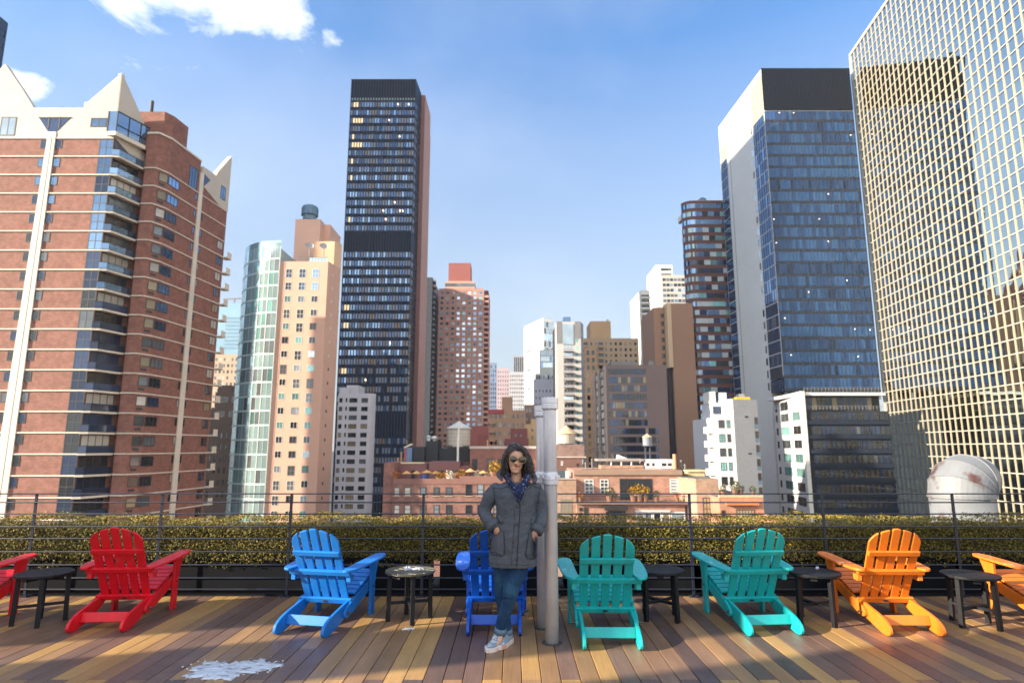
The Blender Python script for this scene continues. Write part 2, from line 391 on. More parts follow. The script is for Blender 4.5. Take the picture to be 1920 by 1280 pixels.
# ------------------------------------------------------------------ adirondack chairs
def chair_paint(name, col, frost=False):
    m = mat(name, col, .42, .16, 7, spec=.45, bump=.12, bscale=140, col2=tuple(min(1, c*.72 + .035) for c in col), fac2=(.58, .70), s2=16, stretch=(1, 1, .35))
    if frost and not m.get('frost'):
        m['frost'] = 1
        n = m.node_tree.nodes; l = m.node_tree.links; p = n['Principled BSDF']; src = p.inputs['Base Color'].links[0].from_socket
        t = n.new('ShaderNodeTexCoord'); nz = n.new('ShaderNodeTexNoise'); nz.inputs['Scale'].default_value = 40; nz.inputs['Detail'].default_value = 5; l.new(t.outputs['Object'], nz.inputs['Vector'])
        n3 = n.new('ShaderNodeTexNoise'); n3.inputs['Scale'].default_value = 4; l.new(t.outputs['Object'], n3.inputs['Vector'])
        ad = n.new('ShaderNodeMath'); ad.operation = 'ADD'; l.new(nz.outputs['Fac'], ad.inputs[0]); l.new(n3.outputs['Fac'], ad.inputs[1])
        mr = n.new('ShaderNodeMapRange'); mr.inputs['From Min'].default_value = 1.18; mr.inputs['From Max'].default_value = 1.30; mr.inputs['To Max'].default_value = .34; l.new(ad.outputs[0], mr.inputs[0])
        mx = n.new('ShaderNodeMix'); mx.data_type = 'RGBA'; l.new(mr.outputs[0], mx.inputs[0]); l.new(src, mx.inputs[6]); mx.inputs[7].default_value = (.75, .78, .80, 1); l.new(mx.outputs[2], p.inputs['Base Color'])
    return m
bolt_m = mat('bolt_metal', (.10, .10, .10), .4, .2, 20, metal=.8)
def smooth_poly(pts, it=2):
    for _ in range(it):
        q = []
        for i in range(len(pts)):
            a = pts[i]; b = pts[(i+1) % len(pts)]
            q.append((a[0]*.75+b[0]*.25, a[1]*.75+b[1]*.25)); q.append((a[0]*.25+b[0]*.75, a[1]*.25+b[1]*.75))
        pts = q
    return pts
def make_chair(mname, col, label, loc, rz, cat='chair'):
    M_ = chair_paint(mname, col); MF = chair_paint(mname + '_armrest', col, True)
    root = empty('adirondack_chair', (0, 0, 0), label, cat, 'adirondack chairs along the railing')
    BV = .0045
    # backrest: five slats with an arched top
    bl = Vector((0, -.35, .70)).normalized(); nb = Vector((0, -.70, -.35)).normalized()   # nb points to the rear
    base = Vector((0, .475, .205)); Lc = .775; hw = .236
    def arch(x): return .60 + (Lc - .60) * math.sqrt(max(0, 1 - (abs(x) / (hw + .006))**2.0))
    m = MB(); sw = .0755; gap = (2*hw - 5*sw) / 4
    for i in range(5):
        xa = -hw + i*(sw + gap); xb = xa + sw
        xs = [xa + (xb - xa)*t/8 for t in range(9)]
        if i == 2: tops = [Lc - .010*abs((x)/(sw/2))**3 for x in xs]
        else: tops = [arch(x) - (.008 if abs(i-2) == 1 else 0) for x in xs]
        f_ = 1.02
        pts = [(xa*.97, 0), (xb*.97, 0)] + [(x*f_, t) for x, t in zip(xs[::-1], tops[::-1])]
        m.extrude([Vector((x, 0, 0)) + base + bl*t for x, t in pts], nb*-.020)
    br = m.build('backrest', M_, root, bevel=BV)
    for nm, t, wd, ht, th in (('back_rail', .525, .475, .048, .026), ('arm_rail', .325, .625, .046, .036), ('bottom_rail', .012, .535, .050, .030)):
        c = base + bl*t + nb*(th/2 + .0005)
        mm = MB(); X = Vector((1,0,0)); Mx = Matrix((X, nb, bl)).transposed(); mm.obox(c, wd, th, ht, Mx)
        if nm == 'arm_rail':
            for s in (-1, 1): mm.box(s*.285 - .022, s*.285 + .022, .33, .41, .405, .462)
        mm.build(nm, M_, root, bevel=BV)
    # seat slats
    d = Vector((0, .45, .15)).normalized(); up = Vector((0, -.15, .45)).normalized(); a0 = Vector((0, .515, .252))
    mm = MB(); k = 6; ln = .455; sl_ = ln / k
    for i in range(k):
        c = a0 + d*(i + .5)*sl_ + up*.010
        mm.obox(c, .535, sl_ - .012, .020, Matrix((Vector((1,0,0)), d, up)).transposed())
    mm.build('seat', M_, root, bevel=BV)
    mm = MB(); mm.obox(a0 + d*(ln + .012) + Vector((0, 0, -.028)), .535, .022, .085, Matrix((Vector((1,0,0)), d, up)).transposed()); mm.build('front_apron', M_, root, bevel=BV)
    for s in (-1, 1):
        # stringer under the seat
        prof = smooth_poly([(.965, .375), (.985, .33), (.955, .275), (.60, .15), (.42, .088), (.345, .080), (.310, .105), (.335, .165), (.50, .232)], 1)
        mm = MB(); mm.extrude([(s*.262 - .014, y, z) for y, z in prof], (.028, 0, 0)); mm.build('side_rail', M_, root, bevel=BV)
        prof = smooth_poly([(.52, .225), (.54, .175), (.50, .125), (.34, .060), (.14, .004), (.04, -.006), (-.02, .010), (-.035, .05), (.0, .10), (.10, .145), (.30, .185)], 1)
        z0 = min(z for y, z in prof)
        mm = MB(); mm.extrude([(s*.232 - .014, y, z - z0) for y, z in prof], (.028, 0, 0)); mm.build('rear_leg', M_, root, bevel=BV)
        mm = MB(); mm.box(s*.292 - .0145, s*.292 + .0145, .805, .897, 0, .532); mm.build('front_leg', M_, root, bevel=BV)
        # armrest: paddle, level
        out = [(.245, .235), (.345, .235), (.385, .40), (.405, .75), (.402, .90), (.375, .985), (.32, 1.005), (.275, .97), (.262, .85), (.255, .55)]
        sp = smooth_poly(out, 2)
        pts = [(s*x, y, .508 + (y - .3)*.055) for x, y in sp]
        if s < 0: pts = pts[::-1]
        mm = MB(); mm.extrude(pts, (0, 0, .022)); mm.build('armrest', MF, root, bevel=BV)
        prof = [(.897, .528), (.985, .545), (.975, .50), (.93, .40), (.897, .33)]
        mm = MB(); mm.extrude([(s*.292 - .012, y, z) for y, z in prof], (.024, 0, 0)); 
        mm.extrude([(s*.307, .87, .533), (s*.307, .835, .533), (s*.307, .84, .33)] if s < 0 else [(s*.307, .835, .533), (s*.307, .87, .533), (s*.307, .84, .33)], (s*.055, 0, .004)) if False else None
        mm.build('arm_bracket', M_, root, bevel=BV)
        mm = MB()
        for (y, z) in ((.36, .125), (.85, .27)): mm.tube([(s*.274, y, z), (s*.314, y, z)], .009, 8)
        mm.build('bolt', bolt_m, root)
    mm = MB(); cpl = base + bl*.012 + nb*.0315; pp = []
    for j in range(16):
        a = 6.283*j/16; pp.append(cpl + Vector((math.cos(a)*.026, 0, 0)) + bl*math.sin(a)*.011)
    mm.extrude(pp, nb*.0025); mm.build('badge', bolt_m, root)
    mm = MB(); mm.obox((0, .155, .098), .436, .024, .085, Matrix.Rotation(R(-18), 3, 'X')); mm.build('stretcher', M_, root, bevel=BV)
    root.location = (*loc, 0); root.rotation_euler = (0, 0, rz)
    return root
RED = (.62, .006, .018); BLU = (.006, .15, .52); BLU2 = (.004, .085, .48); TEAL = (.006, .36, .37); ORG = (.66, .165, .014)
make_chair('red_paint', RED, 'red adirondack chair seen whole, showing five slats between two side tables', (-3.755, 5.95), R(4))
make_chair('red_paint', RED, 'red adirondack chair cropped by the left edge, only its armrest and front leg in view', (-5.26, 5.72), R(2))
make_chair('blue_paint', BLU, 'bright blue adirondack chair turned to the right, beside the ice speckled table', (-1.88, 5.84), R(-12))
make_chair('deep_blue_paint', BLU2, 'deep blue adirondack chair half hidden behind the standing woman', (-.16, 5.86), R(0))
make_chair('teal_paint', TEAL, 'teal adirondack chair right beside the silver pipes, facing straight at the railing', (.83, 5.46), R(-1))
make_chair('teal_paint', TEAL, 'teal adirondack chair between two black tables, turned slightly left', (2.345, 5.86), R(5))
make_chair('orange_paint', ORG, 'orange adirondack chair seen whole, right of the second teal chair', (3.575, 5.84), R(-1))
make_chair('orange_paint', ORG, 'orange adirondack chair cropped by the right edge', (5.17, 5.74), R(2))

# ------------------------------------------------------------------ round side tables
tab_m = mat('table_black', (.010, .011, .014), .5, .35, 9, spec=.22, bump=.1, bscale=60)
def make_table(loc, rz, label, top_m=None):
    root = empty('side_table', (0, 0, 0), label, 'side table', 'round black side tables')
    rad = .243; n = 6; sw = 2*rad / n
    m = MB()
    for i in range(n):
        xa = -rad + i*sw + .003; xb = xa + sw - .006
        xs = [xa + (xb - xa)*t/6 for t in range(7)]
        up = [(x, math.sqrt(max(1e-5, rad*rad - x*x))) for x in xs]
        pts = [(x, -y) for x, y in up] + up[::-1]
        m.extrude([(x, y, .440) for x, y in pts], (0, 0, .022))
    m.build('table_top', top_m or tab_m, root, bevel=.003)
    q = MB(); 
    for a in (0, 90): q.obox((0, 0, .422), .40, .06, .030, Matrix.Rotation(R(a + .0), 3, 'Z')) if a == 0 else (q.box(-.03, .03, -.2, -.031, .407, .437), q.box(-.03, .03, .031, .2, .407, .437))
    q.build('top_brace', tab_m, root)
    for sx, sy in ((1,1),(1,-1),(-1,1),(-1,-1)):
        l = MB(); a = Vector((sx*.138, sy*.138, .438)); b = Vector((sx*.146, sy*.146, 0))
        l.bar(b, a, .040, .040, (sx, sy, 0)); l.build('leg', tab_m, root, bevel=.003)
    for k, a in enumerate((45, 135)):
        s_ = MB(); dd = Vector((math.cos(R(a)), math.sin(R(a)), 0))
        s_.bar(dd*-.185 + Vector((0,0,.165 + k*.0)), dd*.185 + Vector((0,0,.165)), .045, .022 if k == 0 else .0205); s_.build('stretcher', tab_m, root)
    root.location = (*loc, 0); root.rotation_euler = (0, 0, rz)
    return root
wet = mat('table_weathered', (.085, .075, .045), .38, .35, 9, spec=.6, bump=.1, bscale=60, col2=(.03, .03, .028))
make_table((-4.51, 6.28), R(78), 'round black side table between the two red chairs')
make_table((-1.0, 6.40), R(62), 'weathered black side table with lumps of ice on its top', wet)
make_table((1.46, 6.45), R(80), 'round black side table between the two teal chairs')
make_table((2.93, 6.32), R(64), 'round black side table between the second teal chair and whole orange chair')
make_table((4.36, 6.20), R(70), 'round black side table between the two orange chairs')

# ------------------------------------------------------------------ ice
ice_m = mat('ice', (.60, .65, .72), .22, .12, 12, spec=.5, bump=.35, bscale=26, col2=(.24, .24, .26), fac2=(.50, .66), s2=11, stretch=(1, 2.2, 1))
def ice_patch(name, cx, cy, rx, ry, seed, label, cat='ice patch', z0=.001, hgt=.016, n=64, bits=60, rot=0):
    rg = random.Random(seed); root = empty(name, (cx, cy, z0), label, cat)
    mb = MB(); ph = [rg.uniform(0, 6.28) for _ in range(7)]
    def rad(a): return 1 + .16*math.sin(2*a+ph[0]) + .14*math.sin(3*a+ph[1]) + .12*math.sin(5*a+ph[2]) + .10*math.sin(9*a+ph[3]) + .07*math.sin(17*a+ph[4]) + .05*math.sin(29*a+ph[5])
    rings = []
    for t, h in ((1.0, 0), (.965, .35), (.86, .72), (.68, .85), (.45, 1.0), (.2, .9)):
        ring = []
        for j in range(n):
            a = 2*math.pi*j/n; r = rad(a)*t
            x = rx*r*math.cos(a); y = ry*r*math.sin(a)
            ring.append((cx + x*math.cos(rot) - y*math.sin(rot), cy + x*math.sin(rot) + y*math.cos(rot), z0 + hgt*h*(1 + .35*math.sin(a*4 + t*9 + ph[6]) + rg.uniform(-.25, .25)) if h else z0))
        rings.append(ring)
    mb.loft(rings); mb.build('sheet', ice_m, root, smooth=True)
    if bits:
        fb = MB()
        for _ in range(bits):
            a = rg.uniform(0, 6.28); q = rad(a)*(1.0 + abs(rg.gauss(0, .16))) + .03
            x = rx*q*math.cos(a); y = ry*q*math.sin(a); s = rg.uniform(.002, .010)
            x, y = cx + x*math.cos(rot) - y*math.sin(rot), cy + x*math.sin(rot) + y*math.cos(rot)
            k = rg.randint(5, 7); base = [(x + s*rg.uniform(.6, 1.3)*math.cos(6.283*i/k), y + s*rg.uniform(.6, 1.3)*math.sin(6.283*i/k), z0) for i in range(k)]
            top = [(x + (p[0]-x)*.6, y + (p[1]-y)*.6, z0 + s*.5) for p in base]
            fb.loft([base, top])
        o = fb.build('crumbs', ice_m, root); o['kind'] = 'stuff'
    return root
ice_patch('ice_patch', -2.13, 5.03, .27, .22, 4, 'melting white ice patch lying on the deck planks', rot=R(12), hgt=.010, bits=34, n=96)
ice_patch('ice_lump', -1.02, 6.36, .035, .028, 8, 'small white block of ice on the weathered side table', 'ice', z0=.4625, hgt=.028, n=20, bits=0)
ice_patch('ice_lump', -.93, 6.43, .05, .026, 9, 'low crumbly ice sheet at the back of the weathered table top', 'ice', z0=.4625, hgt=.012, n=28, bits=12)
ice_patch('ice_lump', 3.02, 6.43, .016, .016, 10, 'tiny clear ice lump on the table beside the whole orange chair', 'ice', z0=.4625, hgt=.02, n=16, bits=0)
ice_patch('ice_crumbs', -.95, 6.33-.25, .045, .03, 12, 'small spill of ice crumbs on the deck right of the weathered table', 'ice', hgt=.004, n=32, bits=14)

# ------------------------------------------------------------------ silver vent pipes
pipe_m = mat('silver_paint', (.70, .71, .75), .38, .10, 5, metal=.3, bump=.16, bscale=75, col2=(.60, .61, .66))
def pipe(x, y, r, top, flange, label):
    root = empty('vent_pipe', (x, y, 0), label, 'vent pipe', 'silver vent pipes beside the woman')
    m = MB(); m.lathe([(r, 0), (r, top - .02), (r, top - .005), (r*.86, top - .005), (r*.86, top - .3)], (x, y, 0), 28); m.build('pipe', pipe_m, root, smooth=True)
    m = MB(); c = r*1.30; m.lathe([(r*1.02, top - .115), (c, top - .10), (c, top - .068), (c*.97, top - .060), (c, top - .052), (c, top - .004), (c*.95, top), (r*.87, top)], (x, y, 0), 28); m.build('cap', pipe_m, root, smooth=False)
    m = MB(); m.lathe([(r*1.02, flange - .052), (c*.98, flange - .045), (c, flange - .008), (c*1.04, flange - .004), (c*1.04, flange + .008), (c, flange + .012), (c*.97, flange + .038), (r*1.08, flange + .048), (r*1.02, flange + .06)], (x, y, 0), 28)
    for k in range(7):
        a = 6.283*k/7; m.obox((x + c*1.02*math.cos(a), y + c*1.02*math.sin(a), flange + .022), .016, .016, .02, Matrix.Rotation(a, 3, 'Z'))
    m.build('coupling', pipe_m, root)
    m = MB(); m.lathe([(r*1.5, 0), (r*1.5, .004), (r*1.02, .008)], (x, y, 0), 24); m.build('base_ring', mat('pipe_boot', (.05, .05, .055), .7), root)
    return root
pipe(.343, 5.67, .0585, 2.095, 1.372, 'nearer and thicker silver vent pipe the woman leans against')
pipe(.288, 6.12, .054, 2.05, 1.36, 'thinner silver vent pipe standing behind the thicker one')

# ------------------------------------------------------------------ rusty gooseneck vent beyond the hedge
vent_m = mat('vent_white', (.155, .165, .18), .6, .12, 2.0, col2=(.07, .028, .024), fac2=(.55, .62), s2=1.35, bump=.15, bscale=20)
def gooseneck():
    Y = 15.0; x = Xh(1792, Y); r = .66
    root = empty('gooseneck_vent', (x, Y, -7), 'large rust stained white gooseneck vent rising behind the hedge', 'vent')
    m = MB(); m.lathe([(r, -7), (r, .55)], (x, Y, 0), 40); m.build('duct', vent_m, root, smooth=True)
    m = MB(); rings = []; n = 40; ztop = .552
    cx = .60   # elbow bends to the right and towards the back
    dirx = Vector((.90, .44, 0)).normalized()
    side = Vector((-dirx.y, dirx.x, 0))
    Rb = .25
    for i in (0, 3, 6, 9, 12):
        a = R(88)*min(i, 9)/9; k_ = max(0, i - 9)/3
        c = Vector((x, Y, ztop)) + dirx*(Rb - Rb*math.cos(a) + .46*k_) + Vector((0,0,Rb*math.sin(a) + .10*k_))
        ax = (dirx*-math.cos(a) + Vector((0,0,math.sin(a))))
        rr = r*(1.02 - .22*k_)
        rings.append([tuple(c + (ax*math.cos(2*math.pi*j/n) + side*math.sin(2*math.pi*j/n))*rr) for j in range(n)])
    m.loft(rings); m.build('hood', vent_m, root, smooth=False)
    m = MB()
    for rg_ in rings[1:]: m.tube(rg_ + rg_[:1], .016, 6, cap=False)
    m.build('hood_seam', vent_m, root, smooth=True)
    m = MB(); m.lathe([(r*1.0, .48), (r*1.045, .485), (r*1.045, .55), (r*1.0, .56)], (x, Y, 0), 40); m.build('seam_collar', vent_m, root)
gooseneck()
# ------------------------------------------------------------------ buildings: helpers
G = -50.0
GL = {}
def glassmat(name, col, metal=.0, rough=.06, var=.25, objrand=.5, spec=.8, scale=.25, wave=0.0):
    m = mat(name, col, rough, var, scale, metal=metal, spec=spec, objrand=objrand)
    if wave and not m.get('wave'):
        m['wave'] = 1
        n = m.node_tree.nodes; l = m.node_tree.links; p = n['Principled BSDF']
        t = n.new('ShaderNodeTexCoord'); nz = n.new('ShaderNodeTexNoise'); nz.inputs['Scale'].default_value = .35; nz.inputs['Detail'].default_value = 2; l.new(t.outputs['Object'], nz.inputs['Vector'])
        bp = n.new('ShaderNodeBump'); bp.inputs['Strength'].default_value = 1; bp.inputs['Distance'].default_value = wave; l.new(nz.outputs['Fac'], bp.inputs['Height']); l.new(bp.outputs[0], p.inputs['Normal'])
    return m
g_dark = glassmat('glass_dark', (.022, .026, .032)); g_blue = glassmat('glass_blue', (.16, .26, .40), .75, .05, .2)
g_grey = glassmat('glass_grey', (.12, .135, .15), .3); g_curt = mat('glass_curtain', (.42, .40, .36), .25, .2, .6, spec=.7, objrand=.35)
g_tan = mat('glass_tanblind', (.26, .21, .13), .25, .2, .6, spec=.7, objrand=.3)
g_teal = glassmat('glass_teal', (.20, .42, .41), .35, .06, .25); g_cyan = glassmat('glass_cyan', (.46, .66, .68), .55, .07, .15, .12, wave=.03)
g_pale = glassmat('glass_pale', (.50, .60, .66), .7, .08, .2, .3)
g_navy = glassmat('glass_navy', (.035, .055, .11), .35, .05, .3, .4)
g_lit = mat('window_lit', (.7, .55, .35), .4, .2, .8, emit=(1.0, .66, .34), es=.28)
g_lamp = mat('ceiling_lamp', (.9, .8, .6), .4, .1, 1, emit=(1.0, .72, .42), es=1.6)
f_dark = mat('frame_dark', (.022, .022, .026), .5, .1, 2); f_white = mat('frame_white', (.62, .62, .60), .5, .1, 2); f_grey = mat('frame_grey', (.20, .20, .21), .5, .1, 2)
f_brown = mat('frame_bronze', (.06, .045, .035), .5, .1, 2)

def building(name, label, c, cat='building', group=None):
    return empty(name, (c[0], c[1], G), label, cat, group)
def centroid(poly): return (sum(p[0] for p in poly)/len(poly), sum(p[1] for p in poly)/len(poly))
class Win:
    """windows of one building: the largest in view become parts, the rest one part"""
    def __init__(s, root, name='window', cap=100): s.root = root; s.name = name; s.cap = cap; s.items = []; s.cache = {}
    def put(s, A, B, u0, u1, z0, z1, pane, frame=None, fw=.08, nv=1, nh=1, out=.05, sill=False):
        """A,B: plan ends of the wall, left to right seen from outside; u in metres from A"""
        A = Vector(A); B = Vector(B); d = (B - A).normalized(); n = Vector((d.y, -d.x))
        c = A + d*((u0+u1)/2)
        area = (u1-u0)*(z1-z0)*abs(n.dot(-c.normalized())) / (c.length**2)
        hid = 0 if n.dot(-c) > 0 else 1
        s.items.append((hid, -area, c, d, u1-u0, (z0+z1)/2, z1-z0, pane, frame, fw, nv, nh, out))
    def geo(s, W, H, frame, fw, nv, nh, out):
        m = MB(); y = -.015
        m.box(-W/2, W/2, y - .005, .02, -H/2, H/2, 0)
        if frame:
            o = -out
            m.box(-W/2, W/2, o, .03, H/2 - fw, H/2, 1); m.box(-W/2, W/2, o, .03, -H/2, -H/2 + fw, 1)
            m.box(-W/2, -W/2 + fw, o + .002, .03, -H/2 + fw, H/2 - fw, 1); m.box(W/2 - fw, W/2, o + .002, .03, -H/2 + fw, H/2 - fw, 1)
            for i in range(1, nv): x = -W/2 + W*i/nv; m.box(x - fw*.4, x + fw*.4, o + .006, .03, -H/2 + fw, H/2 - fw, 1)
            for i in range(1, nh): z = -H/2 + H*i/nh; m.box(-W/2 + fw, W/2 - fw, o + .009, .03, z - fw*.4, z + fw*.4, 1)
        return m
    def finish(s):
        s.items.sort(key=lambda t: (t[0], t[1]))
        L0 = s.root.location
        rest = MB(); rmats = []
        for k, (hid, a, c, d, W, zc, H, pane, frame, fw, nv, nh, out) in enumerate(s.items):
            ang = math.atan2(d.y, d.x)
            if k < s.cap and not hid:
                key = (round(W, 2), round(H, 2), pane.name, frame.name if frame else '', fw, nv, nh, out)
                if key not in s.cache: s.cache[key] = s.geo(W, H, frame, fw, nv, nh, out).mesh(s.name, [pane] + ([frame] if frame else []))
                o = bpy.data.objects.new(s.name, s.cache[key]); COL.objects.link(o); o.parent = s.root
                o.location = (c.x - L0.x, c.y - L0.y, zc - L0.z); o.rotation_euler = (0, 0, ang)
            else:
                g = s.geo(W, H, frame, fw, nv, nh, out)
                for mm in (pane, frame):
                    if mm and mm not in rmats: rmats.append(mm)
                ca, sa = math.cos(ang), math.sin(ang)
                o0 = len(rest.v)
                rest.v += [(c.x + x*ca - y*sa, c.y + x*sa + y*ca, zc + z) for x, y, z in g.v]
                for f, mi in zip(g.f, g.m): rest.f.append(tuple(i + o0 for i in f)); rest.m.append(rmats.index(frame if mi else pane))
        if rest.v: rest.build(s.name, rmats, s.root, kind='stuff')
def band(root, A, B, u0, u1, z0, z1, n, panes, wts, mull=None, fw=.06, out=.06, name='window_band', rnd=random, lamp=0.0, tilt=0.0, build=True, mbx=None):
    """a ribbon of n panes along a wall: one part"""
    A = Vector(A); B = Vector(B); d = (B - A).normalized(); nn = Vector((d.y, -d.x))
    m = mbx or MB(); mats = list(panes) + [mull or f_dark, g_lamp]
    W = (u1 - u0) / n
    def P(u, z, o): q = A + d*u + nn*o; return (q.x, q.y, z)
    for i in range(n):
        a = u0 + i*W; b = a + W; pi = rnd.choices(range(len(panes)), wts)[0]
        t = [rnd.uniform(-tilt, tilt) for _ in range(4)] if tilt else (0, 0, 0, 0)
        m.quad(P(a, z0, .02 + t[0]), P(b, z0, .02 + t[1]), P(b, z1, .02 + t[2]), P(a, z1, .02 + t[3]), pi)
        if lamp and rnd.random() < lamp:
            q = rnd.uniform(.2, .6); zc = z1 - (z1 - z0)*rnd.uniform(.2, .5)
            m.quad(P(a + W*q, zc, .035), P(a + W*(q + .3), zc + .06, .035), P(a + W*(q + .32), zc + .28, .035), P(a + W*(q + .02), zc + .22, .035), len(panes) + 1)
    if mull:
        for i in range(n + 1):
            u = u0 + i*W
            a, b = max(u - fw/2, u0), min(u + fw/2, u1)
            m.extrude([P(a, z0, out), P(b, z0, out), P(b, z1, out), P(a, z1, out)], (-nn.x*out, -nn.y*out, 0), len(panes))
    if build: return m.build(name, mats, root)
    return m, mats
def wallbox(root, poly, z0, z1, m, name='wall', roof=None, **k):
    b = MB(); b.prism(poly, z0, z1, 0, True, 1 if roof else None)
    return b.build(name, [m] + ([roof] if roof else []), root, **k)
def parapet(root, poly, z0, z1, th, m, name='parapet'):
    b = MB(); n = len(poly); c = centroid(poly)
    ins = []
    for i in range(n):
        p0 = Vector(poly[i-1]); p1 = Vector(poly[i]); p2 = Vector(poly[(i+1) % n])
        d1 = (p1 - p0).normalized(); d2 = (p2 - p1).normalized(); n1 = Vector((-d1.y, d1.x)); n2 = Vector((-d2.y, d2.x))
        k = (n1 + n2); k = k / max(.2, k.dot(n1)); ins.append(p1 + k*th)
    for i in range(n):
        a, b2 = Vector(poly[i]), Vector(poly[(i+1) % n]); c1, d1 = ins[i], ins[(i+1) % n]
        b.prism([(a.x, a.y), (b2.x, b2.y), (d1.x, d1.y), (c1.x, c1.y)], z0, z1)
    return b.build(name, m, root)
def course(root, pts, z, h, pr, m, name='string_course'):
    """thin projecting band following an open run of wall ends (left to right)"""
    b = MB()
    for a, c in zip(pts[:-1], pts[1:]):
        a = Vector(a); c = Vector(c); d = (c - a).normalized(); n = Vector((d.y, -d.x))
        b.prism([tuple(a + n*pr), tuple(c + n*pr), tuple(c - n*.05), tuple(a - n*.05)], z, z + h)
    return b.build(name, m, root)
roof_m = mat('roof_gravel', (.10, .095, .09), .95, .25, .6)
# ------------------------------------------------------------------ ground of the city
def city_ground():
    m = MB(); m.quad((-5000, -3000, G), (5000, -3000, G), (5000, 8000, G), (-5000, 8000, G))
    o = m.build('ground', mat('asphalt', (.05, .05, .052), .9, .2, .05)); tag(o, kind='structure')
city_ground()

# ------------------------------------------------------------------ brick tower with pointed cream gables (left)
def spiky_tower():
    brick = brickmat('tower_brick', (.205, .09, .068), (.255, .115, .088), 1.15)
    cream = mat('cream_panel', (.52, .47, .40), .7, .07, .4); stone = mat('cream_course', (.66, .60, .50), .7, .10, .5)
    P = [(-95, 90), (-61.9, 90), (-60.2, 95.3), (-59.2, 94), (-57.4, 94), (-56.4, 96), (-54.55, 113), (-95, 113)]
    root = building('brick_tower', 'tall brick apartment tower with pointed cream gables and corner balconies', (-76, 101))
    b = MB()
    ztop = 49.1
    b.prism(P, G, ztop)
    o = b.build('wall', [brick], root)
    wing = [(-59.2, 94), (-57.4, 94), (-56.4, 96), (-54.55, 113), (-70, 113), (-70, 98)]
    # brick penthouse above the second wing, stepping down along the side
    def side(t): return (-56.4 + 1.85*t, 96 + 17*t)
    p4, p5 = P[4], P[5]
    b = MB(); ph = [(-64, 98.8), (-57.9, 95.5), (-57.2, 95.9), side(.27), (-66, 102)]
    b.prism([(-66, 94.6), (-57.2, 94.6), (-56.45, 96.1), side(.22), (-66, 101)], ztop, ZZ(212, 95))
    b.build('penthouse', brick, root)
    z2 = ZZ(262, 97)
    b = MB(); b.prism([(-59.19, 94.02), (-57.42, 94.02), (-56.43, 96.02), side(.47), (-70, 104), (-70, 96)], ztop, z2 - .6); b.build('upper_storey', brick, root)
    # string courses
    nfl = 30; pitch = 3.02
    for k in range(0, 24):
        z = ztop - .22 - pitch*k
        if z < -16: break
        course(root, [P[0], P[1]], z + .03, .17, .14, stone)
        if k > 0 : course(root, P[2:7], z + .03, .17, .14, stone)
    course(root, P[2:6] + [side(.47)], z2 - .6, .3, .16, stone)
    # cream crown: front
    Zr = 54.1
    def fx(px, py): return XP(px, py, 90)
    pts = [(-95, ztop), (-61.9, ztop), (-61.9, 60.1), (fx(165,192), 55.1), (fx(165,192) - .5, 55.1), (fx(165,192) - .5, Zr), (fx(64,203), Zr), (-77.2, 57.2), (-80.6, 61.7), (-84, 57.2), (-86.4, Zr), (-95, Zr)]
    b = MB(); b.extrude([(x, 89.9, z) for x, z in pts][::-1], (0, .9, 0))
    # side return of the corner gable, falling to the recess
    P1, P2, P3 = Vector(P[1]), Vector(P[2]), Vector(P[3])
    dd = (P2 - P1); 
    sp = [(0, ztop), (1, ztop - 3.0), (1.0, ztop + 3.4), (.72, ztop + 6.0), (0, 60.1)]
    b.extrude([(P1.x + dd.x*t + .10, P1.y + dd.y*t - .09, z) for t, z in sp], (-.8, .30, 0))
    b.prism([(-61.9 - 8, 90.9), (-62.6, 90.9), (-61, 95), (-66, 95)], ztop, ztop + 4)
    b.build('gable_crown', cream, root)
    # spike on the far end of the wing
    b = MB(); s0, s1 = side(.53), side(1.0)
    zt = ZZ(397, 113); 
    sp = [(.53, ZZ(330,105)), (.53, ZZ(322, 105)), (.60, ZZ(311, 106)), (.74, ZZ(325, 108.5)), (.76, ZZ(322, 109)), (1.0, ZZ(294, 113)), (1.0, ZZ(390, 113)), (.80, ZZ(350, 110))]
    sp = [(.50, ZZ(345,104.5)), (.50, ZZ(312,104.5)), (.74, ZZ(329, 108.5)), (.765, ZZ(322, 109)), (1.0, ZZ(293, 113)), (1.0, ZZ(396, 113)), (.84, ZZ(386, 110.3))]
    nx, ny = .994, -.108
    b.extrude([(side(t)[0] + nx*.12, side(t)[1] + ny*.12, z) for t, z in sp], (-nx*.9, -ny*.9, 0))
    b.build('end_gable', cream, root)
    # pilasters: taper upwards
    b = MB(); xc0, xc1 = -72.3, -71.6
    zb = -12; y = 89.79
    b.add([(xc0 - 1.15, y, zb), (xc0 + 1.15, y, zb), (xc1 + .62, y, ztop + .9), (xc1 - .62, y, ztop + .9), (xc0 - 1.15, 90.02, zb), (xc0 + 1.15, 90.02, zb), (xc1 + .62, 90.02, ztop + .9), (xc1 - .62, 90.02, ztop + .9)],
          ((0,1,2,3),(1,5,6,2),(4,0,3,7),(3,2,6,7)))
    b.add([(xc0 - .12, y - .05, zb), (xc0 + .12, y - .05, zb), (xc1 + .07, y - .05, ztop), (xc1 - .07, y - .05, ztop), (xc0 - .12, y, zb), (xc0 + .12, y, zb), (xc1 + .07, y, ztop), (xc1 - .07, y, ztop)], ((0,1,2,3),(1,5,6,2),(4,0,3,7)))
    b.build('pilaster', stone, root)
    b = MB(); a = Vector(side(.455)); c = Vector(side(.53)); a2 = Vector(side(.470)); c2 = Vector(side(.522)); n_ = Vector((nx, ny))
    def v3(p, z, o=.21): return (p.x + n_.x*o, p.y + n_.y*o, z)
    zt2 = ZZ(325, 104.5)
    b.add([v3(a, -12), v3(c, -12), v3(c2, zt2), v3(a2, zt2), v3(a, -12, -.02), v3(c, -12, -.02), v3(c2, zt2, -.02), v3(a2, zt2, -.02)], ((0,1,2,3),(1,5,6,2),(4,0,3,7)))
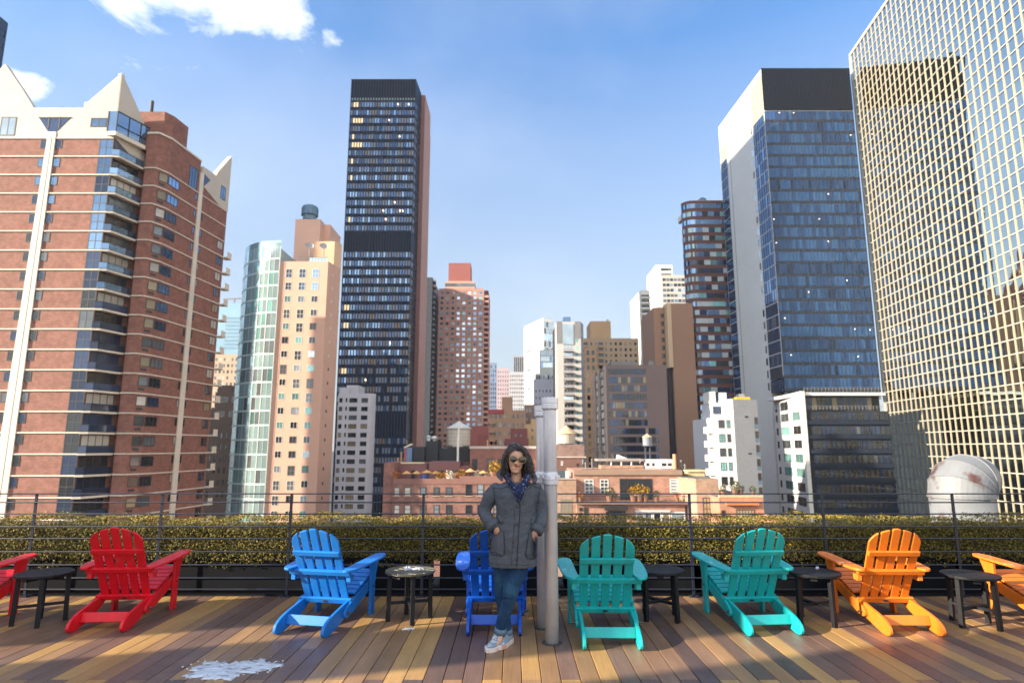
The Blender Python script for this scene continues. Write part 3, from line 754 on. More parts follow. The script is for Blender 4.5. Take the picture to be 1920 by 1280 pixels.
    b.build('pilaster', stone, root)
    W = Win(root, 'window', 100)
    rg = random.Random(2)
    # trapezoid and square windows of the crown
    b = MB(); zz1, zz0 = ZZ(221, 90), ZZ(249, 90)
    b.extrude([(fx(135,221), 89.86, zz1), (fx(74,221), 89.86, zz1), (fx(92,248), 89.86, zz0), (fx(106,248), 89.86, zz0)], (0, .1, 0), 1)
    for q in (.33, .66):
        x = fx(74,221) + (fx(135,221) - fx(74,221))*q; b.box(x - .08, x + .08, 89.8, 89.9, zz0 + .6, zz1, 0)
    b.box(fx(74,221), fx(135,221), 89.8, 89.9, zz1 - .14, zz1 + .04, 0)
    b.build('gable_window', [f_dark, g_navy], root)
    A, B = (-95, 89.9), (-61.9, 89.9)
    W.put(A, B, fx(171,230) + 95, fx(201,230) + 95, ZZ(239,90), ZZ(222,90), g_blue, f_dark, .16, 2)
    W.put(A, B, fx(2,235) + 95, fx(31,235) + 95, ZZ(255,90), ZZ(220,90), g_pale, f_dark, .14, 2)
    # corner bay window under the gable
    b = MB(); p0 = P1 + dd*.02 + Vector((.25, -.25)); p1 = P1 + dd*.98 + Vector((.8, -.1)); 
    b.prism([(P1.x - .9, P1.y - .55), (P1.x + .5, P1.y - .6), (p1.x + .2, p1.y), (p1.x - .4, p1.y + .2), (P1.x, P1.y + .3)], ztop + .75, ztop + 4.15, 1)
    b.prism([(P1.x - 1.0, P1.y - .65), (P1.x + .56, P1.y - .7), (p1.x + .3, p1.y), (p1.x - .4, p1.y + .3), (P1.x, P1.y + .3)], ztop + .1, ztop + .75, 2)
    for t in (0, .33, .66, 1.0):
        q = Vector((P1.x + .5, P1.y - .6)).lerp(Vector((p1.x + .2, p1.y)), t); b.box(q.x - .07, q.x + .07, q.y - .07, q.y + .07, ztop + .75, ztop + 4.15, 0)
    b.box(P1.x - .98, P1.x - .84, P1.y - .64, P1.y - .5, ztop + .75, ztop + 4.15, 0)
    q0 = Vector((P1.x + .5, P1.y - .6)); q1 = Vector((p1.x + .2, p1.y))
    for zz in (ztop + 1.9, ztop + 4.1): b.bar((q0.x, q0.y, zz), (q1.x, q1.y, zz), .2, .12)
    b.build('bay_window', [f_dark, g_blue, stone], root)
    # storeys
    panes = [g_dark, g_grey, g_curt, g_navy]
    for k in range(0, 23):
        z = ztop - .22 - pitch*k          # course under the storey above; storey k spans z-pitch .. z
        zt, zb = z - .02, z - pitch + .24
        if zb < -15: break
        pool = [g_navy, g_blue, g_blue] if k < 5 else [g_dark, g_navy, g_grey, g_dark]
        # pilaster centre at this height
        f = (z + 12)/(ztop + 12); xc = xc0 + (xc1 - xc0)*f; hw = 1.15 + (.62 - 1.15)*f
        W.put(P[0], P[1], xc - hw - 1.05 + 95, xc - hw - .02 + 95, zt - 1.55, zt - .12, rg.choice(pool), f_dark, .09)
        W.put(P[0], P[1], xc + hw + .02 + 95, xc + hw + 1.05 + 95, zt - 1.55, zt - .12, rg.choice(pool), f_dark, .09)
        W.put(P[0], P[1], 10.2, 12.2, zt - 1.7, zt - .2, rg.choice(pool), f_dark, .09, 2)
        # glazed corner beside the balcony
        W.put(P[0], P[1], 95 - 64.1, 95 - 61.92, zb - .02, zt, rg.choice([g_blue, g_blue, g_navy] if k < 8 else [g_navy, g_dark, g_grey, g_dark]), f_dark, .12, 2, 2)
        # glazing behind the balcony
        ln = dd.length
        W.put(P[1], P[2], .1, ln - .9, zb + .05, zt - .1, rg.choice([g_navy, g_dark, g_curt, g_grey]), f_dark, .11, 4, 1)
        # balcony
        if k > 0 or True:
            bb = MB(); nrm = Vector((dd.y, -dd.x)).normalized()
            a = P1 + dd*-.02 + nrm*.0 + Vector((0, -.2)); c = P1 + dd*.8
            pl = [(a.x, a.y), (a.x + 1.15, a.y + .25), (c.x + .95, c.y + .0), (c.x, c.y)]
            bb.prism(pl, zb - .30, zb - .02, 0)
            e1, e2, e3 = Vector((a.x + .1, a.y)), Vector((a.x + 1.1, a.y + .3)), Vector((c.x + .9, c.y))
            for s_, e_ in ((e1, e2), (e2, e3)):
                bb.bar((s_.x, s_.y, zb + .52), (e_.x, e_.y, zb + .52), .05, .92, mi=1); bb.bar((s_.x, s_.y, zb + 1.03), (e_.x, e_.y, zb + 1.03), .12, .08, mi=2)
            bb.build('balcony', [stone, g_blue if k < 8 else g_navy, f_dark], root)
        # bay with corner window of the second wing
        if k > 0:
            pane = rg.choice([g_tan, g_grey, g_dark, g_curt, g_tan])
            W.put(P[4], P[5], .55, 2.15, zt - 1.75, zt - .25, pane, f_dark, .1, 1)
            W.put(P[5], P[6], .05, 2.75, zt - 1.75, zt - .25, rg.choice([g_blue, g_blue, g_navy] if k < 9 else [g_dark, g_grey, g_navy]), f_dark, .1, 3)
            if k % 1 == 0: W.put(P[4], P[5], .7, 1.7, zb + .35, zb + .75, f_dark, None)
            q = 17.1
            W.put(P[5], P[6], q*.42, q*.45, zt - 1.5, zt - .2, rg.choice(pool + [g_curt]), f_dark, .08)
            if k > 1: W.put(P[5], P[6], q*.54, q*.57, zt - 1.5, zt - .2, rg.choice(pool + [g_curt]), f_dark, .08)
            if k > 2: W.put(P[5], P[6], q*.865, q*.965, zt - 1.7, zt - .15, rg.choice([g_dark, g_curt, g_tan, g_navy] if k < 14 else [g_dark, g_navy]), f_dark, .09, 2)
            if k > 2:
                bb = MB(); e = Vector(P[6]); bb.box(e.x - .4, e.x + .85, e.y - .2, e.y + 1.6, zb - .2, zb, 0); bb.bar((e.x + .8, e.y - .15, zb + .5), (e.x + .8, e.y + 1.5, zb + .5), .05, 1.0, mi=0); bb.build('balcony', [stone], root)
    A5, B5 = P[5], P[6]
    W.put(A5, B5, 17.1*.30, 17.1*.43, ZZ(352, 102), ZZ(313, 102), g_blue, f_dark, .12, 3)
    W.put((side(0)[0] + nx*.13, side(0)[1] + ny*.13), (side(1)[0] + nx*.13, side(1)[1] + ny*.13), 17.1*.84, 17.1*.93, ZZ(374, 111), ZZ(350, 111), g_blue, f_dark, .12, 2)
    b = MB(); b.extrude([(side(t)[0] + nx*.15, side(t)[1] + ny*.15, z) for t, z in ((.53, ZZ(326,105)), (.64, ZZ(338,106.8)), (.53, ZZ(350,105)))], (-.05, 0, 0)); b.build('gable_window', g_navy, root)
    W.finish()
    b = MB(); b.tube([(-61.0, 97, 54), (-61.0, 97, ZZ(190, 97))], .28, 10); b.build('flue', f_dark, root)
    b = MB()
    for x in (-73.6, -72.7, -72.1, -70.4, -69.6): b.tube([(x, 92, Zr - .5), (x, 92, Zr + 1.0 + (x % 1)*.5)], .05, 5)
    b.tube([(-73.6, 92, Zr + .9), (-72.1, 92, Zr + .7)], .04, 5); b.tube([(-70.4, 92, Zr + 1.0), (-69.2, 92, Zr + .2)], .04, 5)
    b.build('roof_rail', f_grey, root)
spiky_tower()

# ------------------------------------------------------------------ dark glass tower cut by the left edge
def edge_tower():
    root = building('glass_tower', 'dark blue glass tower corner cut off by the left edge of the photo', (-180, 135))
    Y = 165; x = Xh(hz(13, 60), Y); H = ZZ(44, Y)
    poly = [(x - 60, 100), (x, 100), (x, Y), (x - 60, Y)]
    wallbox(root, poly, G, H, mat('tower_navy', (.03, .05, .09), .4, .15, .2))
    wallbox(root, [(-215, 96), (-171, 96), (-171, 168), (-215, 168)], G, 197, mat('tower_navy', (.03, .05, .09)), 'shade_mass')  # unseen taller mass, added to shade the blue tower's flank
    for k in range(38):
        z = H - 3 - k*3.8
        if z < -20: break
        band(root, (x, 100), (x, Y), .5, 64.5, z - 2.4, z, 26, [g_navy, g_blue], [3, 1], f_dark, .3, .1)
edge_tower()

# ------------------------------------------------------------------ peach tower with a rounded glass corner
def peach_tower():
    peach = mat('peach_stucco', (.66, .405, .305), .8, .06, .25); pd = mat('peach_light', (.70, .47, .31), .8, .06, .25)
    root = building('peach_tower', 'peach stucco tower with a rounded green glass corner on its left', (-50, 142))
    Y = 130; xl = Xh(502, Y); xr = Xh(597.5, Y); ztop = ZZ(490, Y)
    xr2 = Xh(623, 136)
    wallbox(root, [(xl, Y), (xr, Y), (xr2, 136), (Xh(622, 154), 154), (xl, 154)], G, ztop, peach, roof=roof_m)
    # seam / lighter right bay
    zt2 = ZZ(452, 134)
    b = MB(); b.prism([(xr - 4.6, 134.2), (xr - .05, 134.2), (xr2 - .04, 136.3), (Xh(621.6, 152), 152), (xr - 4.6, 152)], ztop, zt2); b.build('upper_block', pd, root)
    b = MB(); x0 = XP(553, 430, 140); x1 = XP(600, 430, 140)
    b.prism([(x0, 140), (x1, 140), (x1, 152), (x0, 152)], ztop - 1, ZZ(411, 140)); x2 = XP(619, 430, 143)
    b.prism([(x1 + .02, 143), (x2, 143), (x2, 152), (x1 + .02, 152)], ztop - 1, ZZ(421, 143)); b.build('penthouse', peach, root)
    # round metal tank on top
    x = XP(581, 400, 145); z0 = ZZ(411, 145)
    b = MB(); b.lathe([(1.6, z0 - .4), (1.6, z0 + .7), (2.0, z0 + .9), (2.0, z0 + 2.6), (1.8, z0 + 2.7), (1.8, z0 + 3.1), (.8, z0 + 3.6)], (x, 145, 0), 20)
    for a in range(8): b.obox((x + 2.02*math.cos(a*.785), 145 + 2.02*math.sin(a*.785), z0 + 1.7), .14, .14, 1.8, Matrix.Rotation(a*.785, 3, 'Z'))
    b.build('roof_tank', mat('tank_steel', (.10, .17, .24), .4, .2, 1, metal=.4), root)
    # dishes
    for px, py in ((580, 462), (607, 463)):
        b = MB(); xx = XP(px, py, 132); zc = ZZ(py, 132); 
        M_ = Matrix.Rotation(R(55), 4, 'X') @ Matrix.Rotation(R(20), 4, 'Y')
        prof = [(0.0, 0), (.45, .06), (.8, .2), (.95, .32)]
        vs = [M_ @ Vector((r*math.cos(6.283*j/14), r*math.sin(6.283*j/14), h)) + Vector((xx, 132, zc)) for r, h in prof[1:] for j in range(14)]
        b.add(vs, [(i*14 + j, i*14 + (j+1) % 14, (i+1)*14 + (j+1) % 14, (i+1)*14 + j) for i in range(2) for j in range(14)] + [tuple(range(14))])
        b.tube([(xx, 132.2, zc), (xx, 132.4, ztop - .5)], .12, 6); b.build('dish', mat('dish_grey', (.35, .33, .32), .5), root)
    b = MB(); rr = f_grey
    for x_ in np.linspace(xl + 4, xr - .3, 10): b.tube([(x_, 130.5, ztop), (x_, 130.5, ztop + 1.1)], .04, 4)
    b.box(xl + 4, xr - .3, 130.46, 130.54, ztop + 1.05, ztop + 1.12); b.build('roof_rail', rr, root)
    b = MB(); b.box(xl + 6.2, xr - .3, 130.55, 130.6, ztop + .1, ztop + 1.0); b.build('glass_screen', g_cyan, root)
    # windows
    W = Win(root); rg = random.Random(21); pitch = 2.985; z1 = ZZ(510, Y)
    cols = [(hz(531,592), hz(543,592)), (hz(556,592), hz(569,592)), (hz(581.5,592), hz(594,592))]
    for k in range(24):
        zc = z1 - k*pitch
        if zc < -16: break
        for ci, (a, c) in enumerate(cols):
            u0, u1 = Xh(a, Y) - xl, Xh(c, Y) - xl
            r_ = rg.random()
            if k < 2: pane, hh = g_blue, 1.0
            elif r_ < .40: pane, hh = g_dark, .72
            elif r_ < .62: pane, hh = g_teal, .72
            elif r_ < .8: pane, hh = g_pale, .72
            else: pane, hh = g_grey, 1.3
            if k < 1: hh = 1.3
            W.put((xl, Y), (xr, Y), u0, u1, zc - hh, zc + .72, pane, f_white if rg.random() < .8 else f_grey, .09, 2 if hh < 1 else 2, 1 if hh < 1 else 2, .04)
        if k % 1 == 0:
            W.put((xr, Y), (xr2, 136), 2.2, 2.75, zc - .3, zc + .3, f_dark if k > 6 else f_white, None)
    W.finish()
    # glass cylinder with storey bands
    cx, cy, rad = xl + .15, 141.6, 11.9
    n = 28; zt = ZZ(470, 133)
    def cp(a, r): return (cx + r*math.cos(a), cy + r*math.sin(a))
    arc = [math.pi*1.5 - math.pi*.85*i/n for i in range(n + 1)]      # from the front (-y) round to the left/back
    poly = [cp(a, rad - .06) for a in arc[::-1]] + [(cx, cy)]
    wallbox(root, poly, G, zt - .5, mat('slab_pale', (.40, .52, .52), .6, .1, .5), 'glass_corner_core')
    white_e = mat('slab_edge', (.55, .72, .72), .5, .1, .4)
    k = 0; z = zt
    while z > -17:
        m = MB(); h = pitch
        for i in range(n):
            a0, a1 = arc[i], arc[i+1]
            r_ = rg.random()
            pi = 0 if r_ < .70 else (1 if r_ < .80 else (2 if r_ < .86 else 3))
            if k < 8 and pi == 2: pi = 0
            p0, p1 = cp(a0, rad), cp(a1, rad)
            m.quad((p1[0], p1[1], z - h + .35), (p0[0], p0[1], z - h + .35), (p0[0], p0[1], z), (p1[0], p1[1], z), pi)
            q0, q1 = cp(a0, rad + .05), cp(a1, rad + .05)
            m.quad((q1[0], q1[1], z - h), (q0[0], q0[1], z - h), (q0[0], q0[1], z - h + .35), (q1[0], q1[1], z - h + .35), 4)
            if i % 2 == 0:
                e0, e1 = cp(a0 - .006, rad + .07), cp(a0 + .006, rad + .07); m.quad((e0[0], e0[1], z - h + .35), (e1[0], e1[1], z - h + .35), (e1[0], e1[1], z), (e0[0], e0[1], z), 5)
            else:
                e0, e1 = cp(a0 - .0025, rad + .04), cp(a0 + .0025, rad + .04); m.quad((e0[0], e0[1], z - h + .35), (e1[0], e1[1], z - h + .35), (e1[0], e1[1], z), (e0[0], e0[1], z), 5)
        m.build('window_band', [g_cyan, g_teal, g_grey, g_pale, white_e, f_white], root); z -= h; k += 1
    m = MB(); 
    for i in range(n):
        p0, p1 = cp(arc[i], rad), cp(arc[i+1], rad); m.quad((p1[0], p1[1], zt), (p0[0], p0[1], zt), (p0[0], p0[1], zt + 1.3), (p1[0], p1[1], zt + 1.3))
    m.quad((cx, cy - rad, zt), (xl + 8, 130.02, zt), (xl + 8, 130.02, zt + 1.1), (cx, cy - rad, zt + 1.3)) if False else None
    m.build('roof_glass', g_cyan, root)
    b = MB(); p = cp(math.pi*.72, rad - .3); b.tube([(*p, zt), (*p, zt + 1.6), (p[0] + .5, p[1] - .3, zt + 2.1), (p[0] + 1, p[1] - .6, zt + 1.7)], .22, 6); b.build('roof_davit', f_white, root)
peach_tower()

# ------------------------------------------------------------------ tall dark tower in the middle
def dark_tower():
    dk = mat('bronze_dark', (.012, .020, .042), .5, .15, .3, spec=.12); pink = mat('pink_granite', (.42, .235, .19), .8, .08, .15); pinkd = mat('pink_granite_dark', (.24, .12, .115), .8, .08, .15)
    root = building('dark_tower', 'tallest dark glass office tower with a pink granite spine', (-45, 255))
    Y = 240; xl, xr = Xh(627.4, Y), Xh(760.4, Y); H = ZZ(148.5, Y); xs = Xh(772.4, 251)
    wallbox(root, [(xl, Y), (xr, Y), (xs, 251), (Xh(771, 285), 285), (Xh(629, 285), 285)], G, H, dk)
    p0 = (Xh(770, 251), 251.0); p1 = (Xh(780.5, 251), 251.0); p2 = (Xh(792.5, 268), 268.0)
    H2 = ZZ(178.5, 251)
    b = MB(); b.prism([(p0[0] - .5, 251.05), p1, p2, (Xh(791.5, 290), 290), (p0[0] - .5, 290)], G, H2); b.build('granite_spine', pink, root)
    b = MB(); b.quad((xs + .02, 250.98, G), (p1[0], 250.98, G), (p1[0], 250.98, H2 - .05), (xs + .02, 250.98, H2 - .05)); b.build('granite_edge', pinkd, root)
    rg = random.Random(9)
    pit = 3.61; z1 = ZZ(196, Y)
    rows = [z1 - pit*i for i in range(16)]; zb = ZZ(477, Y); rows += [zb - pit*i for i in range(18)]
    rows += [ZZ(826, Y) - pit*i for i in range(6)]
    W_ = xr - xl
    # storeys share the look of a row: lit rooms at the left end, blinds in pairs
    for k, z in enumerate(rows):
        if z < -16: break
        lit = .0
        m = MB(); n = 24; cw = W_/n
        warm_n = rg.choice([0, 0, 0, 3, 0, 2, 5]) if k < 16 else rg.choice([0, 3, 0, 0])
        refl = k > 22                                            # lower storeys take more pale and warm panes
        for i in range(n):
            if i < warm_n and i > 0: pi = 2
            elif i in (7, 8, 13, 14, 18, 19, 23) and rg.random() < .7: pi = 1
            else:
                pi = rg.choices([0, 1, 3, 4], [5, 1.2, 3, .3])[0]
                if refl: pi = rg.choices([0, 1, 3, 4], [4, 2, 2, 2])[0]
            u = xl + i*cw
            m.quad((u, Y - .03, z - 1.15), (u + cw, Y - .03, z - 1.15), (u + cw, Y - .03, z + .95), (u, Y - .03, z + .95), pi)
            if rg.random() < .015:
                a = u + cw*.3; zc = z + .1; m.quad((a, Y - .06, zc), (a + .35, Y - .06, zc - .5), (a + .6, Y - .06, zc - .3), (a + .25, Y - .06, zc + .5), 5)
        m.build('window_band', [glassmat('slab_glass', (.055, .10, .20), .6, .06, .3, .2), mat('tower_blind', (.20, .23, .30), .3, .2, .6), g_lit, g_blue, mat('tower_pane_warm', (.24, .17, .12), .3, .2, .6), g_lamp], root)
        band(root, (xr, Y), (xs, 251), .4, 10.8, z - 1.15, z + .95, 6, [g_navy, g_dark], [1, 2], f_dark, .2, .1)
    m = MB()
    for i in range(25):
        x = xl + W_*i/24; m.box(x - .14, x + .14, Y - .34, Y - .001, G, H - .2)
    m.build('mullions', mat('bronze_fin', (.012, .018, .034), .5, .15, .5, spec=.12), root)
    # top line of small vents
    m = MB(); 
    for i in range(24): x = xl + W_*(i + .25)/24; m.box(x, x + W_/48, Y - .03, Y - .002, ZZ(188, Y), ZZ(184, Y))
    m.build('vents', mat('vent_green', (.25, .34, .34), .6), root)
dark_tower()
def balcony_slab_tower():
    root = building('balcony_tower', 'narrow dark tower edge with stacked balconies behind the pink spine', (-40, 345))
    Y = 320; xl, xr = Xh(770, Y), Xh(804, Y); H = ZZ(520, Y)
    wallbox(root, [(xl, Y), (xr, Y), (xr, 350), (xl, 350)], G, H, mat('slate_dark', (.05, .06, .08), .6))
    z = H - 2; st = mat('slate_balcony', (.10, .12, .15), .7)
    while z > -12:
        b = MB(); b.box(xr - .5, xr + 1.3, Y + .2, Y + 6, z - .2, z + .1); b.box(xr + 1.15, xr + 1.3, Y + .2, Y + 6, z + .1, z + 1.1); b.build('balcony', st, root); z -= 2.95
balcony_slab_tower()
# ------------------------------------------------------------------ middle distance
def grid_block(name, label, pl, pr, ptop, Y, depth, wm, cols, pitch, wf=.6, hf=.55, panes=None, wts=None, frame=None, cap=100, top_gap=1.2, side=None, zmin=-14, seed=1, skip=None, winname='window', roof=None, nv=1, group=None, u_margin=.4):
    """plain rectangular tower measured on the photo: columns of its front edges, row of its roof"""
    rg = random.Random(seed); xl, xr = Xh(pl, Y), Xh(pr, Y); H = ZZ(ptop, Y)
    root = building(name, label, ((xl+xr)/2, Y + depth/2), group=group)
    kd = 1 + .97*depth/Y
    poly = [(xl, Y), (xr, Y), (min(xr, xr*kd), Y + depth), (max(xl, xl*kd), Y + depth)]
    wallbox(root, poly, G, H, wm, roof=roof or roof_m)
    W = Win(root, winname, cap); cw = (xr - xl - 2*u_margin)/cols
    z = H - top_gap
    rows = 0
    while z - pitch > zmin:
        for c in range(cols):
            if skip and skip(c, rows): continue
            W.put((xl, Y), (xr, Y), u_margin + cw*(c + .5 - wf/2), u_margin + cw*(c + .5 + wf/2), z - pitch*hf, z, rg.choices(panes or [g_dark, g_grey], wts)[0], frame, .08, nv)
        if side:
            sc, sw, spanes = side
            A, B = ((xl, Y + depth), (xl, Y)) if pl > 960 else ((xr, Y), (xr, Y + depth))
            cs = depth/sc
            for c in range(sc): W.put(A, B, cs*(c + .5 - sw/2), cs*(c + .5 + sw/2), z - pitch*hf, z, rg.choice(spanes), frame, .08)
        z -= pitch; rows += 1
    W.finish()
    return root, xl, xr, H

def red_brick_tower():
    bm = mat('rose_brick', (.47, .235, .19), .85, .10, .12); bl = mat('rose_brick_pale', (.54, .33, .27), .8, .1, .2)
    Y = 330
    root, xl, xr, H = grid_block('rose_brick_tower', 'pink brick apartment tower with a windowless square block on its roof', 817, 905, 541, Y, 26, bm, 8, 2.85, .58, .56,
        [g_grey, g_pale, g_dark, g_blue, g_teal], [2, 3, 2, 2, 1], f_white, 100, 1.6, seed=4, u_margin=.3)
    # recessed balcony bay at the right end
    x2 = Xh(914, Y + 2)
    wallbox(root, [(xr + .02, Y + 2.2), (x2, Y + 2.2), (x2, Y + 26), (xr + .02, Y + 26)], G, H - .5, mat('rose_recess_shade', (.20, .085, .07), .9))  # recess shade put into this darker brick colour
    z = H - 2
    while z > -14:
        b = MB(); b.box(xr + .05, x2 + .2, Y + .1, Y + 2.15, z - 2.85, z - 1.75); b.build('balcony', bl, root); z -= 2.85
    b = MB(); z = H - 1.2
    while z > -14:
        b.box(xl - .06, xr, Y - .10, Y - .001, z + .1, z + .5); z -= 2.85
    b.build('string_courses', bl, root)
    b = MB(); a, c = Xh(hz(835, 530), Y + 4), Xh(hz(890, 530), Y + 4); b.box(a, c, Y + 4, Y + 22, H - .1, ZZ(527, Y + 4)); b.build('roof_storey', bl, root)
    b = MB(); b.box(a - .1, c + .1, Y + 3.9, Y + 3.99, ZZ(537, Y + 4), ZZ(531, Y + 4)); b.build('roof_storey_glass', g_grey, root)
    a, c = Xh(hz(841, 510), Y + 6), Xh(hz(882, 510), Y + 6)
    b = MB(); b.box(a, c, Y + 6, Y + 19, ZZ(527, Y + 4) + .05, ZZ(493, Y + 6)); b.build('penthouse', mat('rose_plain', (.30, .105, .095), .85, .06, .2), root)
red_brick_tower()

def small_white_tower():
    wm = mat('white_glazed_brick', (.60, .58, .62), .7, .06, .3)
    Y = 190; xl, xm, xr = Xh(630, Y), Xh(688, Y), Xh(698, Y); H = ZZ(737, Y)
    root = building('white_brick_block', 'slim white apartment block with rounded corner in front of the dark tower', ((xl+xr)/2, Y + 9))
    arc = [(xm + (xr - xm)*math.sin(t*math.pi/8), Y + 2.6*(1 - math.cos(t*math.pi/8))) for t in range(5)]
    wallbox(root, [(xl, Y)] + arc + [(Xh(697.5, Y + 18), Y + 18), (xl, Y + 18)], G, H, wm, roof=roof_m)
    b = MB(); xa, xb = XP(650, 730, Y + 2), XP(672, 730, Y + 2); b.prism([(xa, Y + 2), (xb, Y + 2), (xb, Y + 10), (xa, Y + 10)], H - .3, ZZ(722, Y + 2)); b.box(xl, xl + 3, Y + 1, Y + 9, H, ZZ(726, Y)); b.build('penthouse', wm, root)
    W = Win(root); rg = random.Random(3); pit = 2.62; z = ZZ(746, Y); k = 0
    while z > -16:
        for a, c, nv in ((634, 640, 1), (653, 668, 3), (676, 688, 2)):
            W.put((xl, Y), (xm, Y), Xh(hz(a, 800), Y) - xl, Xh(hz(c, 800), Y) - xl, z - 1.35, z, rg.choice([g_dark, g_dark, g_grey, g_tan] if k > 1 else [g_dark, g_grey]), f_dark, .1, nv)
        W.put((xl, Y), (xm, Y), Xh(hz(646, 800), Y) - xl, Xh(hz(649, 800), Y) - xl, z - 1.2, z, g_dark, f_dark, .08)
        z -= pit; k += 1
    W.finish()
small_white_tower()

# ---------------- far towers, left gap
def left_gap():
    gl = mat('far_blue_glass', (.26, .42, .54), .35, .12, .1, metal=.3)
    root, xl, xr, H = grid_block('far_glass_tower', 'distant pale blue glass slab tower between brick tower and peach tower', 372, 452, 568, 420, 30, gl, 1, 400, 0, 0, cap=0, zmin=500)
    z = H - 10
    for k in range(9):
        b = MB(); b.box(Xh(405, 420), Xh(440, 420), 419.9, 420.05, z - 1.4, z); b.build('louvre', mat('far_louvre', (.16, .28, .38), .5), root); z -= 2.6
    b = MB(); x = Xh(hz(440, 560), 425); b.tube([(x, 425, H), (x, 425, H + 4)], .5, 6); b.bar((x - 6, 425, H + 4), (x + 6, 425, H + 4.6), .8, .8); b.build('roof_mast', f_grey, root)
    grid_block('tan_far_block', 'distant tan masonry block below the pale blue glass slab', 380, 452, 664, 330, 25, mat('far_tan', (.52, .38, .27), .85, .08, .1), 9, 3.3, .5, .5, [g_grey, g_curt, g_dark], [3, 1, 2], None, 100, 2, seed=7)
    br = mat('brown_terraced', (.20, .145, .115), .85, .12, .15)
    root, xl, xr, H = grid_block('brown_stepped_block', 'brown stepped apartment block squeezed between the brick tower and round glass corner', 378, 440, 800, 165, 25, br, 6, 3.0, .45, .5, [g_dark, g_grey, g_tan], [4, 1, 1], f_dark, 100, 1.5, seed=8)
    b = MB(); b.box(Xh(388, 168), Xh(446, 168), 168, 185, H, ZZ(765, 168)); b.box(Xh(396, 171), Xh(446, 171), 171, 185, H, ZZ(735, 171)); b.box(Xh(400, 174), Xh(425, 174), 174, 185, H, ZZ(722, 174)); b.build('setback', br, root)
    W = Win(root, 'terrace_window')
    for (p0, p1, Yv, py) in ((402, 416, 167.97, 775), (424, 436, 167.97, 775), (405, 420, 170.97, 748), (428, 440, 170.97, 748)):
        x0 = Xh(388, Yv); W.put((x0, Yv), (Xh(446, Yv), Yv), Xh(p0, Yv) - x0, Xh(p1, Yv) - x0, ZZ(py + 6, Yv), ZZ(py - 4, Yv), g_dark, f_white)
    W.finish()
left_gap()

# ---------------- centre gap: small far towers
def centre_gap():
    grid_block('blue_grey_tower', 'faint blue grey tower just right of the pink brick tower', 914, 931, 680, 700, 30, mat('far_bluegrey', (.17, .22, .32), .6, .1, .1), 4, 5.0, .5, .6, [g_blue, g_navy], None, None, 100, 3, seed=3)
    grid_block('mauve_tower', 'faint mauve stepped tower left of the pale grid tower', 931, 955, 690, 640, 30, mat('far_mauve', (.42, .32, .35), .8, .1, .1), 5, 4.5, .4, .5, [g_grey], None, None, 100, 3, seed=3)
    grid_block('pale_grid_tower', 'pale grey tower with a fine grid of square windows', 955, 984, 697, 600, 30, mat('far_palegrey', (.44, .44, .46), .8, .06, .1), 8, 4.0, .45, .5, [g_grey, g_dark], None, None, 100, 3, seed=5)
    r, xl, xr, H = grid_block('striped_grey_tower', 'grey tower with dark vertical stripes left of the brilliant white tower', 963, 985, 666, 640, 25, mat('far_grey', (.33, .34, .36), .8, .06, .1), 1, 500, 0, 0, cap=0, zmin=600)
    m = MB()
    for i in range(6): x = xl + (xr - xl)*(i + .3)/6; m.box(x, x + (xr - xl)/14, 639.8, 640.1, ZZ(697, 640), H - 2)
    m.build('stripes', g_dark, r)
    # brilliant white slab with blue glass flank
    Y = 400; xl, xm, xr = Xh(984, Y + 30), Xh(1021, Y), Xh(1040, Y + 4); H = ZZ(596, Y)
    root = building('white_slab_tower', 'brilliant white slab tower with a blue glass right flank', ((xl+xr)/2, Y + 20))
    wallbox(root, [(xl, Y + 30), (xm, Y), (xr, Y + 4), (xr, Y + 45), (xl, Y + 45)], G, H, mat('brilliant_white', (.80, .80, .78), .6, .04, .1))
    z = H - 2
    while z > -10: band(root, (xm, Y), (xr, Y + 4), .2, (Vector((xr, Y+4)) - Vector((xm, Y))).length - .2, z - 4, z - .3, 4, [g_blue, g_navy], [3, 1], f_white, .3); z -= 4.3
    for i in range(7):
        z = H - 18 - i*13
        if z > -4: band(root, (xl, Y + 30), (xm, Y), 2, 13, z - 1.2, z, 4, [g_grey], [1], None)
    # lower glass and lavender blocks in front of it
    root, xl, xr, H = grid_block('stepped_glass_block', 'pale stepped glass block in front of the white slab tower', 1004, 1042, 700, 360, 25, mat('pale_green_glass', (.44, .50, .50), .5, .1, .2), 8, 3.6, .8, .75, [g_pale, g_grey, g_cyan], [3, 2, 1], None, 100, 1, seed=6)
    b = MB(); b.box(Xh(1014, 364), Xh(1042, 364), 364, 380, H, ZZ(655, 364)); b.build('upper_tier', mat('pale_green_glass', (.4, .5, .5)), root)
    z = ZZ(657, 364)
    while z - 3.4 > H: band(root, (Xh(1014, 364), 364), (Xh(1042, 364), 364), .3, 8.3, z - 2.8, z, 6, [g_pale, g_blue], [2, 1], f_white, .12); z -= 3.6
    grid_block('lavender_block', 'lavender grey block with small dark windows behind the silver pipe caps', 1001, 1044, 711, 300, 20, mat('lavender', (.50, .50, .58), .8, .06, .1), 6, 3.3, .3, .4, [g_dark, g_navy], None, None, 100, 5, seed=2)
centre_gap()

